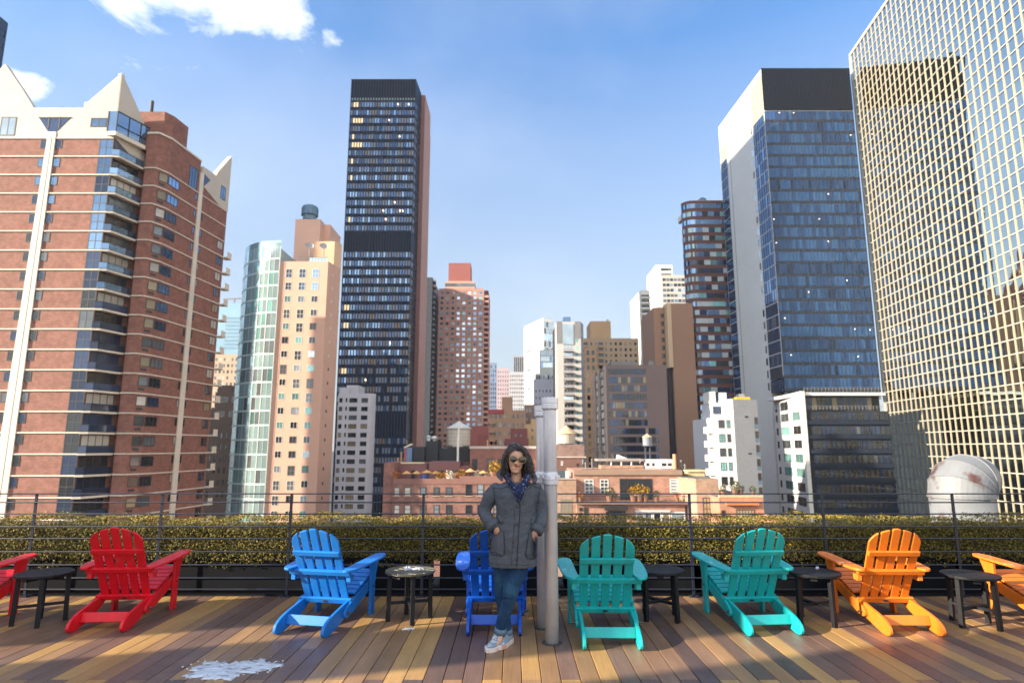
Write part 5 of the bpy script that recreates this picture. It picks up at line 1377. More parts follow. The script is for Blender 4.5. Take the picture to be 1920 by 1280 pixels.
# ------------------------------------------------------------------ low rooftops behind the hedge
def brick_terrace_left():
    bm = brickmat('old_brick', (.165, .082, .068), (.215, .115, .092), 1.3); dk = brickmat('old_brick_dark', (.20, .095, .075), (.26, .12, .095), 1.2)
    pl = mat('purple_render', (.22, .10, .095), .85, .08, .4); st = mat('stone_lintel', (.42, .30, .26), .8, .1, 1)
    Y = 105; xl, xr = Xh(hz(737, 905), Y), Xh(1012, Y); H = ZZ(897, Y); H2 = ZZ(894, Y); x2 = XP(861, 895, Y)
    root = building('brick_terrace_house', 'old red brick building with a planted roof terrace behind the woman', ((xl+xr)/2, Y + 8))
    b = MB(); b.prism([(xl, Y), (xr, Y), (xr, Y + 15), (xl, Y + 15)], G, H - .9, 0, True, 1); b.build('wall', [bm, roof_m], root)
    b = MB(); b.box(xl, x2, Y - .06, Y + .35, H - .88, H); b.box(x2 + .01, xr, Y - .10, Y + .35, H - .88, H2 + .15); b.build('parapet', mat('parapet_plaster', (.21, .105, .088), .85, .12, .6), root)
    xs = Xh(hz(719, 900), Y + 1)
    wallbox(root, [(xs, Y + 1.0), (xl - .01, Y + 1.0), (xl - .01, Y + 14), (xs, Y + 14)], G, ZZ(867, Y + 1), dk, 'side_wing')
    W = Win(root); k = 0; rg = random.Random(12)
    for r, (y0, y1) in enumerate(((913, 929), (946, 963), (978, 994), (1010, 1026))):
        for (p0, p1) in ((739, 750), (758.5, 770.5), (788, 799), (813, 824), (836, 848), (873, 885), (895, 907), (925, 936), (950, 961), (978, 990)):
            pane = (g_curt if p0 < 770 else rg.choice([g_dark, g_dark, g_grey, g_pale]))
            top = y0 - (6 if p0 > 870 and r == 0 else 0)
            W.put((xl, Y), (xr, Y), PX(p0, y0, Y) - xl, PX(p1, y0, Y) - xl, ZZ(y1, Y), ZZ(top, Y), pane, f_dark if pane is not g_curt else f_brown, .10, 1, 2)
            b = MB(); b.box(PX(p0, y0, Y) - .12, PX(p1, y0, Y) + .12, Y - .12, Y - .01, ZZ(y1 + 1.5, Y), ZZ(y1, Y)); b.build('sill', st, root)
    W.finish()
    # upper set back storey with doors
    Yb = Y + 5; b = MB(); b.box(XP(737, 885, Yb), XP(800, 885, Yb), Yb, Yb + 6, H - .9, ZZ(869, Yb)); b.box(XP(805, 885, Yb), XP(862, 885, Yb), Yb - .6, Yb + 6, H - .9, ZZ(865, Yb)); b.box(XP(800, 885, Yb) + .02, XP(805, 885, Yb) - .02, Yb + .5, Yb + 6, H - .9, ZZ(871, Yb)); b.box(XP(862, 885, Yb) + .02, XP(880, 885, Yb), Yb + .2, Yb + 6, H - .9, ZZ(873, Yb)); b.build('roof_storey', pl, root)
    b = MB(); b.box(XP(751, 868, Yb), XP(796, 868, Yb), Yb - .12, Yb + .3, ZZ(869, Yb) + .01, ZZ(866, Yb)); b.build('coping', mat('yellow_coping', (.62, .50, .26), .7), root)
    W = Win(root, 'terrace_door')
    x0 = XP(737, 885, Yb)
    for p0, p1, off in ((771, 779, 0), (798, 806, .5), (821, 833, -.6), (851, 859, -.6)):
        W.put((x0, Yb + off - .02), (x0 + 30, Yb + off - .02), XP(p0, 885, Yb) - x0, XP(p1, 885, Yb) - x0, H - .8, ZZ(881, Yb), g_grey if p0 != 771 else g_dark, f_brown, .1)
    W.finish()
    # higher brick part with tall windows
    Yc = Y + 6; a, c = XP(881, 870, Yc), XP(1013, 870, Yc); Hc = ZZ(841, Yc)
    b = MB(); b.box(a, c, Yc, Yc + 9, H - .9, Hc, 0); b.build('upper_block', [dk], root)
    b = MB(); b.box(a - .1, c, Yc - .15, Yc + 9, Hc + .01, ZZ(836, Yc)); b.build('cornice', mat('cornice_stone', (.50, .42, .38), .8, .15, 1), root)
    W = Win(root, 'tall_window')
    for p0, p1 in ((885, 895), (913, 923), (933, 945), (958, 970), (985, 996)):
        W.put((a, Yc), (c, Yc), XP(p0, 870, Yc) - a, XP(p1, 870, Yc) - a, ZZ(886, Yc), ZZ(860, Yc), g_grey if p0 > 900 else g_dark, f_dark, .10, 1, 2)
    W.finish()
    return H, Y, H2
TH, TY, TH2 = brick_terrace_left()
def brick_details():
    for px, Yv, py0, py1, r, lab in ((752, 113, 868, 849, .13, 'thin orange chimney pipe left of the black machine boxes'), (746, 113, 868, 860, .16, 'short chimney pipe at the left end of the brick roof'), (914, 114, 838, 827, .13, 'thin terracotta pipe on the cornice of the tall brick part')):
        x = XP(px, py0, Yv); t = empty('chimney_pipe', (x, Yv, ZZ(py0, Yv) - .6), lab, 'chimney pipe', 'chimney pipes on the brick house')
        b = MB(); b.tube([(x, Yv, ZZ(py0, Yv) - .6), (x, Yv, ZZ(py1, Yv))], r, 8); b.build('pipe', mat('terracotta_pipe', (.50, .27, .17), .8), t)
        b = MB(); b.lathe([(r*1.4, ZZ(py1, Yv)), (r*1.5, ZZ(py1, Yv) + .15), (r*.8, ZZ(py1, Yv) + .2)], (x, Yv, 0), 8); b.build('cap', mat('terracotta_pipe', (.5, .27, .17)), t)
brick_details()

def potted(px, py, Y, zb, s, kind, label):
    x = XP(px, py, Y); root = empty('potted_plant' if kind != 'umbrella' and kind != 'tub' else ('garden_parasol' if kind == 'umbrella' else 'storage_tub'), (x, Y, zb), label,
                                   {'umbrella': 'parasol', 'tub': 'tub'}.get(kind, 'plant'), None if kind in ('umbrella', 'tub') else 'potted plants on the terrace')
    rg = random.Random(int(px))
    if kind == 'umbrella':
        b = MB(); b.tube([(x, Y, zb), (x, Y, zb + s*1.9)], .035, 6); b.build('pole', f_dark, root)
        b = MB(); b.lathe([(s*.95, zb + s*1.45), (s*.45, zb + s*1.72), (.04, zb + s*1.95)], (x, Y, 0), 10); b.build('canopy', mat('parasol_orange', (.70, .36, .13), .8), root)
        return
    if kind == 'tub':
        b = MB(); b.lathe([(s*.45, 0), (s*.55, s*.9), (s*.5, s*.92)], (x, Y, zb), 12); b.build('bucket', mat('tub_blue', (.02, .07, .25), .5), root)
        b = MB(); b.lathe([(s*.57, s*.86), (s*.57, s*.96), (s*.2, s*1.02)], (x, Y, zb), 12); b.build('lid', mat('tub_blue', (.02, .07, .25), .5), root); return
    b = MB(); b.lathe([(s*.3, 0), (s*.42, s*.6), (s*.45, s*.6), (s*.45, s*.7), (s*.3, s*.68)], (x, Y, zb), 10); b.build('pot', mat('pot_white', (.60, .56, .52), .7) if kind == 'white' else mat('pot_clay', (.20, .10, .065), .8), root)
    col = {'yellow': (.42, .25, .02), 'white': (.70, .68, .55), 'orange': (.55, .22, .04), 'green': (.09, .095, .03)}[kind]
    b = MB()
    for _ in range(150):
        v = Vector((rg.gauss(0, 1), rg.gauss(0, 1), rg.gauss(0, 1))).normalized()*rg.uniform(.55, 1.0)*s*.62
        c = Vector((x, Y, zb + s*1.15)) + Vector((v.x*1.15, v.y, v.z)); t = Vector((rg.gauss(0,1), rg.gauss(0,1), rg.gauss(0,1))).normalized(); u = t.cross(Vector((0,.3,1))).normalized(); q = s*rg.uniform(.09, .17)
        b.add([c - t*q, c - u*q*.6, c + t*q, c + u*q*.6], ((0,1,2,3),))
    b.build('foliage', mat('flowers_' + kind, col, .7, .3, 4), root)
Yp = TY + 1.0
zt_ = TH - .9
for i, (px, kind, s, lab) in enumerate([(762, 'umbrella', .9, 'leftmost small orange parasol on the brick roof terrace'), (781, 'umbrella', .9, 'small orange parasol second from the left on the roof terrace'),
        (800, 'umbrella', 1.0, 'small orange parasol above the blue tub on the terrace'), (817, 'umbrella', .9, 'small orange parasol between the blue tub and yellow flowers'),
        (796, 'tub', 1.1, 'blue tub standing on the brick roof terrace'), (823, 'yellow', 1.0, 'yellow flower pot left of the white flower pots'), (834, 'orange', .95, 'orange flower pot in the middle of the terrace row'),
        (842, 'white', 1.1, 'largest white flower pot on the brick terrace'), (848, 'white', .9, 'smaller white flower pot right of the largest white one'), (856, 'orange', .9, 'orange flower pot at the right end of the low parapet'),
        (742, 'orange', 1.0, 'dull orange shrub at the left end of the brick terrace')]):
    potted(px, 895, Yp + (.7 if kind == 'umbrella' else 0) - .1*i*.3, zt_ + .35, s, kind, lab)
for px, kind, s, lab in [(867, 'yellow', 1.1, 'yellow flower pot on the raised parapet, farthest left'), (882, 'umbrella', 1.0, 'orange parasol in front of the tall brick windows'), (896, 'white', 1.0, 'white planter with pale flowers under the tall windows'),
        (906, 'umbrella', .85, 'orange parasol nearest the woman on the roof terrace'), (913, 'white', .8, 'low white planter beside the bright yellow shrub'), (927, 'yellow', 1.9, 'bright yellow tall shrub in pot beside the woman hair')]:
    potted(px, 890, Yp, TH2 - .6, s, kind, lab)

def roof_tanks():
    # black machine boxes
    Y = 118
    root = building('machine_house', 'black metal machine boxes with red and blue end on the roof left of woman', (XP(820, 850, Y), Y + 4), 'machine house')
    blk = mat('black_sheet', (.014, .017, .022), .55, .3, .8)
    b = MB(); b.box(XP(773, 850, Y), XP(796, 850, Y), Y, Y + 6, -12, ZZ(837, Y)); b.box(XP(796.5, 850, Y), XP(820, 850, Y), Y + .8, Y + 7, -12, ZZ(826, Y)); b.box(XP(820.5, 850, Y), XP(880, 850, Y), Y + 1.6, Y + 7, -12, ZZ(840, Y)); b.build('box', blk, root)
    b = MB(); b.box(XP(837, 850, Y), XP(881, 850, Y), Y + 1.5, Y + 7.1, ZZ(839.5, Y), ZZ(835, Y)); b.build('platform', mat('platform_steel', (.03, .03, .03), .6), root)
    b = MB(); b.box(XP(763, 850, Y), XP(772.8, 850, Y), Y - .4, Y + 6, -12, ZZ(839, Y)); b.build('blue_panel', mat('panel_blue', (.12, .20, .34), .5), root)
    b = MB(); b.box(XP(758, 850, Y), XP(762.8, 850, Y), Y - .2, Y + 6, -12, ZZ(838, Y)); b.build('red_panel', mat('panel_red', (.38, .12, .09), .8), root)
    b = MB(); b.extrude([(XP(757, 840, Y), Y - .3, ZZ(838, Y)), (XP(771, 840, Y), Y - .3, ZZ(831, Y)), (XP(772, 840, Y), Y - .3, ZZ(834, Y)), (XP(759, 840, Y), Y - .3, ZZ(840, Y))], (0, 2, 0)); b.build('sloping_lid', mat('lid_cream', (.70, .62, .45), .7), root)
    # two cowls
    for px, s in ((804, 1.0), (814.5, .9)):
        x = XP(px, 815, Y + 4); z0 = ZZ(826, Y); c = empty('roof_cowl', (x, Y + 4, z0), 'white metal cowl on the black boxes, %s' % ('taller and hooded' if s == 1.0 else 'rounder, tilted like a dome'), 'cowl', 'white cowls on the black boxes')
        b = MB()
        if s == 1.0: b.lathe([(.32, z0 + .005), (.32, z0 + .75)], (x, Y + 4, 0), 10); m2 = MB(); m2.lathe([(.50, z0 + .75), (.52, z0 + .85), (.1, z0 + 1.1)], (x, Y + 4, 0), 10)
        else: b.lathe([(.3, z0 + .005), (.3, z0 + .3)], (x, Y + 4, 0), 10); m2 = MB(); m2.lathe([(.45, z0 + .3), (.62, z0 + .5), (.5, z0 + .85), (.1, z0 + 1.0)], (x, Y + 4, 0), 12)
        b.build('stem', f_white, c); m2.build('hood', f_white, c, smooth=True)
    def tank(px, pw, py_eave, py_base, py_peak, Y, label, body, roofc, legs=0):
        x = XP(px, py_base, Y); rad = (XP(px + pw/2, py_base, Y) - x)
        ze, zb_, zp = ZZ(py_eave, Y), ZZ(py_base, Y), ZZ(py_peak, Y)
        t = empty('water_tank', (x, Y, zb_), label, 'water tank')
        b = MB(); n = 28; b.lathe([(rad, zb_), (rad, ze)], (x, Y, 0), n); b.build('barrel', body, t)
        b = MB()
        for k in range(5): z = zb_ + (ze - zb_)*(.1 + .2*k); b.lathe([(rad + .01, z), (rad + .035, z), (rad + .035, z + .05), (rad + .01, z + .05)], (x, Y, 0), n, cap=False)
        b.build('hoops', f_grey, t)
        b = MB(); b.lathe([(rad*1.10, ze - .05), (rad*1.12, ze + .02), (.05, zp)], (x, Y, 0), 14); b.build('conical_roof', roofc, t)
        b = MB(); h = legs or 2.0
        for a in range(4): b.bar((x + rad*.7*math.cos(a*1.571 + .6), Y + rad*.7*math.sin(a*1.571 + .6), zb_ - h), (x + rad*.7*math.cos(a*1.571 + .6), Y + rad*.7*math.sin(a*1.571 + .6), zb_ - .14), .22, .22)
        b.box(x - rad, x + rad, Y - rad, Y + rad, zb_ - .13, zb_ - .005); b.build('stand', mat('stand_steel', (.05, .06, .08), .6), t)
    zinc = mat('zinc_roof', (.62, .60, .55), .55, .1, 1); wood = mat('tank_wood', (.50, .44, .36), .8, .15, .8, stretch=(6, 6, .3))
    tank(860, 43, 803, 837, 789, 121.5, 'round pale wooden water tank with a conical roof left of the woman', wood, zinc)
    tank(1062, 33, 813, 831, 797, 112, 'squat water tank with tan conical roof just right of the silver pipes', wood, mat('tan_cone', (.62, .42, .24), .7))
    tank(1214, 17, 819, 835, 813, 108, 'small blue grey water tank on legs in front of the dark office block', mat('tank_bluegrey', (.20, .22, .27), .7), mat('tan_cone', (.6, .4, .25)), 2.6)
    x = XP(858.5, 850, 112); r_ = empty('flue_pipe', (x, 112, -4.4), 'thin white flue pipe standing in front of the wooden water tank', 'flue')
    b = MB(); b.tube([(x, 112, -4.4), (x, 112, ZZ(818, 112))], .20, 10); b.build('lower_pipe', mat('flue_white', (.70, .70, .66), .5), r_)
    b = MB(); b.tube([(x + .05, 112, ZZ(820, 112)), (x + .05, 112, ZZ(800, 112))], .15, 10); b.tube([(x + .05, 112, ZZ(800, 112)), (x + .12, 112, ZZ(797, 112))], .2, 8); b.build('upper_pipe', mat('flue_white', (.7, .7, .7)), r_)
    # support building under all of these
    sp = building('back_brick_house', 'low dark brick house carrying the black boxes and wooden water tank', (XP(830, 870, 124), 124))
    b = MB(); b.box(XP(756, 870, 116.5), XP(900, 870, 116.5), 116.5, 134, G, ZZ(866, 116.5)); b.build('wall', brickmat('old_brick_dark', (.2,.1,.08), (.2,.1,.08), 1.2), sp)
roof_tanks()

def mid_houses():
    def blk(name, label, pl, pr, pt, Y, dep, m, **k):
        return grid_block(name, label, hz(pl, pt), hz(pr, pt), pt, Y, dep, m, **k)
    om = mat('orange_brick', (.42, .25, .165), .85, .08, .2); 
    root, xl, xr, H = blk('orange_apartment_house', 'orange brown apartment house with a chimney block below the far grey towers', 915, 986, 769, 200, 16, om, cols=8, pitch=2.75, wf=.5, hf=.5, panes=[g_dark, g_tan, g_grey], wts=[3, 1, 1], frame=None, cap=100, top_gap=1.2, seed=3)
    b = MB(); b.box(XP(941, 755, 203), XP(961, 755, 203), 203, 209, H, ZZ(744, 203)); b.build('chimney', om, root)
    b = MB(); b.box(xl, XP(945, 768, 200), 199.7, 199.9, H - 1.0, H + .3); b.build('red_band', mat('red_band', (.40, .08, .09), .7), root)
    z = H - 2
    while z > -8:
        b = MB(); b.box(xl + .3, xl + 2.4, 198.9, 199.98, z - 2.4, z - 1.5); b.build('balcony', om, root); z -= 2.75
    blk('brown_grey_house', 'brown grey house just left of the silver pipe caps', 983, 1022, 758, 205, 14, mat('brown_grey', (.28, .19, .155), .85, .1, .2), cols=6, pitch=3, wf=.4, hf=.5, panes=[g_dark, g_grey], frame=None, cap=100, seed=2)
    blk('rust_brick_house', 'dark red brick roof house between the wooden tank and orange apartments', 895, 914, 815, 140, 8, mat('dark_red_brick', (.22, .07, .06), .85, .1, .3), cols=1, pitch=60, wf=0, hf=0, cap=0, zmin=100)
    blk('pink_roof_house', 'pinkish brick roof house with a tan gable right of the wooden water tank', 880, 916, 798, 165, 8, mat('rose_plain', (.42, .13, .1)), cols=1, pitch=60, wf=0, hf=0, cap=0, zmin=100)
    r, xl, xr, H = blk('purple_brick_house', 'purple brick house with two small square windows above the woman', 957, 989, 803, 150, 8, mat('purple_brick', (.19, .065, .07), .85, .1, .3), cols=1, pitch=60, wf=0, hf=0, cap=0, zmin=100)
    b = MB(); b.box(XP(946, 825, 149), XP(991, 825, 149), 148.6, 149.9, ZZ(838, 149), ZZ(822, 149)); b.build('lower_wall', mat('purple_brick', (.2, .07, .07)), r)
    W = Win(r); 
    for p in (967, 977): W.put((xl, 150), (xr, 150), XP(p - 2, 816, 150) - xl, XP(p + 2, 816, 150) - xl, ZZ(819, 150), ZZ(814, 150), g_dark, None)
    W.finish()
    r, xl, xr, H = blk('yellow_gable_house', 'yellow ochre house end with stepped top beside the silver pipes', 985, 1024, 795, 160, 8, mat('ochre', (.54, .36, .19), .8, .08, .3), cols=1, pitch=60, wf=0, hf=0, cap=0, zmin=100)
    b = MB(); b.prism([(XP(996, 795, 160), 160.1), (XP(1010, 795, 160), 160.1), (XP(1010, 795, 160), 167), (XP(996, 795, 160), 167)], H, H + 1.3); b.build('gable_step', mat('ochre', (.54, .36, .19)), r)
    W = Win(r)
    for p, y in ((998, 806), (998, 820)): W.put((xl, 160), (xr, 160), XP(p - 1.5, y, 160) - xl, XP(p + 1.5, y, 160) - xl, ZZ(y + 3, 160), ZZ(y - 3, 160), g_dark, None)
    W.finish()
    x = XP(962, 827, 146); t = empty('roof_skylight', (x, 146, ZZ(836, 146)), 'small grey pyramid skylight right above the woman', 'skylight')
    b = MB(); z0 = ZZ(836, 146); b.add([(x - 1.4, 145, z0), (x + 1.4, 145, z0), (x + 1.4, 147, z0), (x - 1.4, 147, z0), (x, 146, z0 + 1.0)], ((0,1,4), (1,2,4), (2,3,4), (3,0,4), (3,2,1,0))); b.build('glazing', g_grey, t)
    b = MB(); b.box(x - 1.5, x + 1.5, 144.95, 147.05, z0 - .25, z0 - .01); b.build('kerb', f_grey, t)
    # brown block right of the pipes
    Y = 110; a, c = XP(1030, 860, Y), XP(1096, 860, Y)
    root = building('brown_roof_block', 'brown brick roof block with a pale ledge right of the silver pipes', ((a+c)/2, Y + 5))
    b = MB(); b.box(a, c, Y, Y + 9, ZZ(857, Y) + .02, ZZ(833, Y)); b.build('upper_wall', brickmat('taupe_brick', (.17, .11, .095), (.21, .14, .12), 1.2), root)
    b = MB(); b.box(a, c - .5, Y - .8, Y + 9, G, ZZ(858, Y)); b.build('wall', mat('rust_wall', (.16, .085, .07), .85, .12, .4), root)
    b = MB(); b.box(a, c + .2, Y - .95, Y - .01, ZZ(857.5, Y), ZZ(855.5, Y)); b.build('ledge', mat('ledge_pale', (.50, .42, .38), .8), root)
    W = Win(root)
    W.put((a, Y - .8), (c, Y - .8), XP(1051, 868, Y) - a, XP(1055, 868, Y) - a, ZZ(872, Y), ZZ(864, Y), g_curt, f_white); W.put((a, Y - .8), (c, Y - .8), XP(1080, 868, Y) - a, XP(1084, 868, Y) - a, ZZ(874, Y), ZZ(868, Y), g_dark, f_brown)
    W.finish()
    x0, x1 = XP(1046, 890, 97.5), XP(1066, 890, 97.5); b = MB(); t = empty('air_handler', ((x0+x1)/2, 97.5, ZZ(898, 97)), 'dark roof air handler box beside the silver pipes', 'air handler')
    b.box(x0, x1, 97.2, 99, ZZ(898, 97) , ZZ(882, 97)); b.build('casing', mat('handler_dark', (.06, .08, .10), .5), t); b = MB(); b.box(x1 - .5, x1 + .05, 97.0, 97.19, ZZ(898, 97), ZZ(882, 97)); b.build('side_panel', f_white, t)
mid_houses()

def brick_terrace_right():
    sal = brickmat('salmon_brick', (.285, .15, .112), (.34, .195, .145), 1.2); tan = brickmat('buff_brick', (.30, .195, .14), (.36, .235, .165), 1.15); orr = brickmat('orange_terrace_brick', (.33, .155, .10), (.38, .195, .13), 1.2)
    dk = mat('terrace_shadow', (.10, .06, .05), .85)
    Y = 92.0
    # --- main building
    a, c = PX(1081, 930, Y), PX(1292, 930, Y)
    root = building('salmon_terrace_house', 'salmon brick house with plant filled balcony and a big studio window', ((a+c)/2, Y + 8))
    zt = ZZ(881, Y + 4); zf = ZZ(941, Y)
    b = MB(); b.box(a, c, Y + 3.5, Y + 16, G, zt, 0); b.build('wall', [sal], root)
    b = MB(); b.box(a - .05, c + .05, Y + 3.3, Y + 3.49, ZZ(890, Y + 3.5), zt + .05); b.build('parapet_band', mat('buff_plain', (.27, .185, .135), .85, .12, .5), root)
    b = MB(); b.box(a, c, Y, Y + 3.48, G, zf - .25); b.build('lower_wall', sal, root)
    b = MB(); b.box(a - .1, c + .1, Y - .5, Y + 3.48, zf - .24, zf); b.build('balcony_slab', mat('slab_brown', (.25, .16, .12), .8), root)
    b = MB(); zr = ZZ(929, Y - .4)
    for i in range(60): x = a + (c - a)*i/59; b.box(x - .012, x + .012, Y - .42, Y - .39, zf, zr)
    b.box(a, c, Y - .44, Y - .37, zr - .05, zr); b.build('balcony_rail', f_dark, root)
    W = Win(root); B0, B1 = (a, Y + 3.5), (c, Y + 3.5); f = lambda p: PX(p, 910, Y + 3.5) - a; z = lambda y: ZZ(y, Y + 3.5)
    W.put(B0, B1, f(1096), f(1113), z(926), z(898), g_grey, f_white, .13, 2, 4); W.put(B0, B1, f(1125), f(1141), z(926), z(898), g_grey, f_white, .13, 2, 4)
    W.put(B0, B1, f(1256), f(1273), z(926), z(897), g_pale, f_white, .16, 1, 5)
    W.put(B0, B1, f(1162), f(1223), z(939), z(897), g_dark, f_dark, .16, 4, 2)
    L0, L1 = (a, Y), (c, Y); f = lambda p: PX(p, 960, Y) - a; z = lambda y: ZZ(y, Y)
    W.put(L0, L1, f(1136), f(1173), z(985), z(958), g_dark, f_dark, .12, 3); W.put(L0, L1, f(1086), f(1093), z(958), z(951), g_dark, f_brown, .1); W.put(L0, L1, f(1095), f(1103), z(985), z(951), g_dark, f_brown, .1); W.put(L0, L1, f(1085), f(1092), z(985), z(964), g_dark, f_brown, .1)
    for i, (p0, p1) in enumerate(((1192, 1207), (1208, 1223), (1224, 1240), (1241, 1256), (1258, 1284))): W.put(L0, L1, f(p0), f(p1), z(985), z(959), [g_curt, g_grey, g_dark, g_tan, g_pale][i], f_white, .16)
    W.put(L0, L1, f(1284.5), f(1289), z(985), z(948), g_dark, None)
    W.finish()
    b = MB(); b.box(PX(1133, 950, Y), PX(1175, 950, Y), Y - 1.0, Y - .01, z(955), z(947)); b.build('awning', mat('awning_black', (.018, .015, .018), .8), root)
    b = MB(); b.box(PX(1190, 957, Y), PX(1256, 957, Y), Y - .25, Y - .01, z(959), z(956)); b.build('window_head', f_white, root)
    Yp = Y + 1.2
    for px, kind, s, lab in ((1188, 'yellow', 1.25, 'yellow shrub at the left of the studio window on salmon balcony'), (1199, 'yellow', 1.4, 'yellow shrub in the middle of the studio window'), (1210, 'yellow', 1.25, 'yellow shrub at the right of the studio window'),
                             (1143, 'green', 1.2, 'dark green shrub on the salmon balcony beside the white windows'), (1150, 'green', .9, 'small dark green shrub close to the studio window'), (1088, 'orange', .8, 'rusty plant at the left end of the salmon balcony'), (1231, 'green', .9, 'dark potted bush between studio window and white door'), (1270, 'orange', .8, 'rusty plant under the white louvred door')):
        potted(px, 935, Yp, zf + .002, s, kind, lab)
    # roof things: rooflights, white boxes, mound
    Yr = Y + 8
    b = MB(); b.box(PX(1127, 870, Yr), PX(1207, 870, Yr), Yr, Yr + 3, zt + .01, ZZ(872, Yr)); b.build('roof_hut', tan, root)
    for p in (1146, 1165, 1184):
        b = MB(); b.box(PX(p - 1, 866, Yr), PX(p + 1, 866, Yr), Yr, Yr + .4, ZZ(872, Yr) + .01, ZZ(864.5, Yr)); b.build('roof_post', f_white, root)
    b = MB(); b.box(PX(1120, 866, Yr), PX(1207, 866, Yr), Yr - .1, Yr + 3.2, ZZ(864, Yr), ZZ(860, Yr)); b.build('roof_canopy', mat('canopy_grey', (.30, .26, .23), .8), root)
    b = MB(); b.box(PX(1209, 866, Yr), PX(1266, 866, Yr), Yr, Yr + 4, zt + .01, ZZ(861, Yr)); b.build('roof_house', mat('roof_white', (.52, .52, .55), .7), root)
    W = Win(root, 'roof_window'); A0, A1 = (PX(1209, 866, Yr), Yr), (PX(1266, 866, Yr), Yr)
    for p0, p1 in ((1212, 1217), (1223, 1227), (1241, 1249), (1252, 1259)): W.put(A0, A1, PX(p0, 868, Yr) - A0[0], PX(p1, 868, Yr) - A0[0], ZZ(873, Yr), ZZ(868, Yr), g_dark, None)
    W.finish()
    b = MB(); x = PX(1264, 860, Yr); b.tube([(x, Yr - .3, zt + .01), (x, Yr - .3, ZZ(851, Yr))], .28, 8); b.build('chimney', mat('terracotta', (.55, .27, .16), .8), root)
    b = MB(); x0, x1 = PX(1166, 855, Yr), PX(1186, 855, Yr); b.extrude([(x0, Yr + 4, ZZ(862, Yr)), (x1, Yr + 4, ZZ(860, Yr)), (x0 + .2, Yr + 4, ZZ(853, Yr))], (0, 2, 0)); b.build('skylight_wedge', f_white, root)
    rgc = random.Random(5)
    for i, (p_, dy, h_) in enumerate(((1098, 6, .9), (1110, 9, 1.4), (1219, 12.5, 1.1), (1232, 12.5, .7), (1277, 9, 1.2), (1284, 7, .6))):
        b = MB(); x = PX(p_, 870, Y + dy); zb_ = zt + .01; b.tube([(x, Y + dy, zb_), (x, Y + dy, zb_ + h_)], .09, 8); b.lathe([(.17, zb_ + h_), (.17, zb_ + h_ + .12), (.05, zb_ + h_ + .2)], (x, Y + dy, 0), 8); b.build('vent_stack', f_grey, root)
    b = MB(); x = PX(1113, 860, Y + 10); b.tube([(x, Y + 10, zt + .01), (x, Y + 10, zt + 3.4)], .035, 5); b.tube([(x - .7, Y + 10, zt + 3.0), (x + .7, Y + 10, zt + 3.2)], .025, 4); b.tube([(x - .5, Y + 10, zt + 2.6), (x + .5, Y + 10, zt + 2.75)], .025, 4); b.build('aerial', f_dark, root)
    b = MB(); b.tube([(PX(1092, 875, Y + 5), Y + 5, zt + .06), (PX(1200, 875, Y + 5), Y + 5, zt + .3), (PX(1285, 875, Y + 5), Y + 5, zt + .06)], .03, 5); b.build('roof_conduit', f_dark, root)
    # --- left low wing
    a2, c2 = PX(1030, 900, Y + 1), PX(1080, 900, Y + 1)
    r2 = building('buff_low_house', 'buff brick low house with a tall gridded window, right beside the pipes', ((a2+c2)/2, Y + 6))
    wallbox(r2, [(a2, Y + 1), (c2, Y + 1), (c2, Y + 14), (a2, Y + 14)], G, ZZ(898, Y + 1), tan, roof=roof_m)
    b = MB(); b.box(a2, c2, Y + .85, Y + 1.2, ZZ(898, Y + 1) + .01, ZZ(896.5, Y + 1)); b.build('coping', mat('ledge_pale', (.5, .4, .4)), r2)
    W = Win(r2); f = lambda p: PX(p, 950, Y + 1) - a2; W.put((a2, Y + 1), (c2, Y + 1), f(1051), f(1072), ZZ(976, Y + 1), ZZ(935, Y + 1), g_tan, f_grey, .10, 3, 4); W.finish()
    # --- pier house
    a3, c3 = PX(1291.5, 930, Y - 2), PX(1349, 930, Y - 2)
    r3 = building('pink_pier_house', 'narrow pink brick house with one tall window right of salmon house', ((a3+c3)/2, Y + 6))
    xm = PX(1306, 930, Y - 2)
    wallbox(r3, [(xm, Y - 2), (c3, Y - 2), (c3, Y + 12), (a3 + .02, Y + 12), (a3 + .02, Y + 2.5)], G, ZZ(897, Y - 2), tan, roof=roof_m)
    W = Win(r3); W.put((xm, Y - 2), (c3, Y - 2), PX(1318, 950, Y - 2) - xm, PX(1338, 950, Y - 2) - xm, ZZ(985, Y - 2), ZZ(932, Y - 2), g_tan, f_brown, .1, 3, 5); W.finish()
    b = MB(); b.box(PX(1290, 885, Y + 6), PX(1321, 885, Y + 6), Y + 6, Y + 10, ZZ(897, Y + 6) - .5, ZZ(884, Y + 6)); b.build('roof_hut', mat('cream_hut', (.52, .40, .22), .8), r3)
    b = MB(); b.box(PX(1288, 882, Y + 6), PX(1323, 882, Y + 6), Y + 5.8, Y + 10.2, ZZ(884, Y + 6) + .01, ZZ(881, Y + 6)); b.build('hut_roof', mat('yellow_coping', (.6, .5, .26)), r3)
    # --- orange low terrace
    a4, c4 = PX(1349.5, 950, Y - 6), PX(1432, 950, Y - 6)
    r4 = building('orange_terrace_house', 'low orange brick terrace house with planted roof in front of white balcony block', ((a4+c4)/2, Y + 2))
    H4 = ZZ(928, Y - 6)
    wallbox(r4, [(a4, Y - 6), (c4, Y - 6), (c4, Y + 10), (a4, Y + 10)], G, H4 - .3, orr, roof=roof_m)
    b = MB(); b.box(a4, c4, Y - 6.05, Y - 5.6, H4 - .29, H4); b.build('parapet', mat('parapet_tan', (.50, .36, .22), .8), r4)
    b = MB(); b.box(PX(1360, 945, Y - 6), PX(1421, 945, Y - 6), Y - 6.5, Y - 6.01, ZZ(946, Y - 6), ZZ(940, Y - 6)); b.build('awning', mat('awning_orange', (.55, .17, .06), .8), r4)
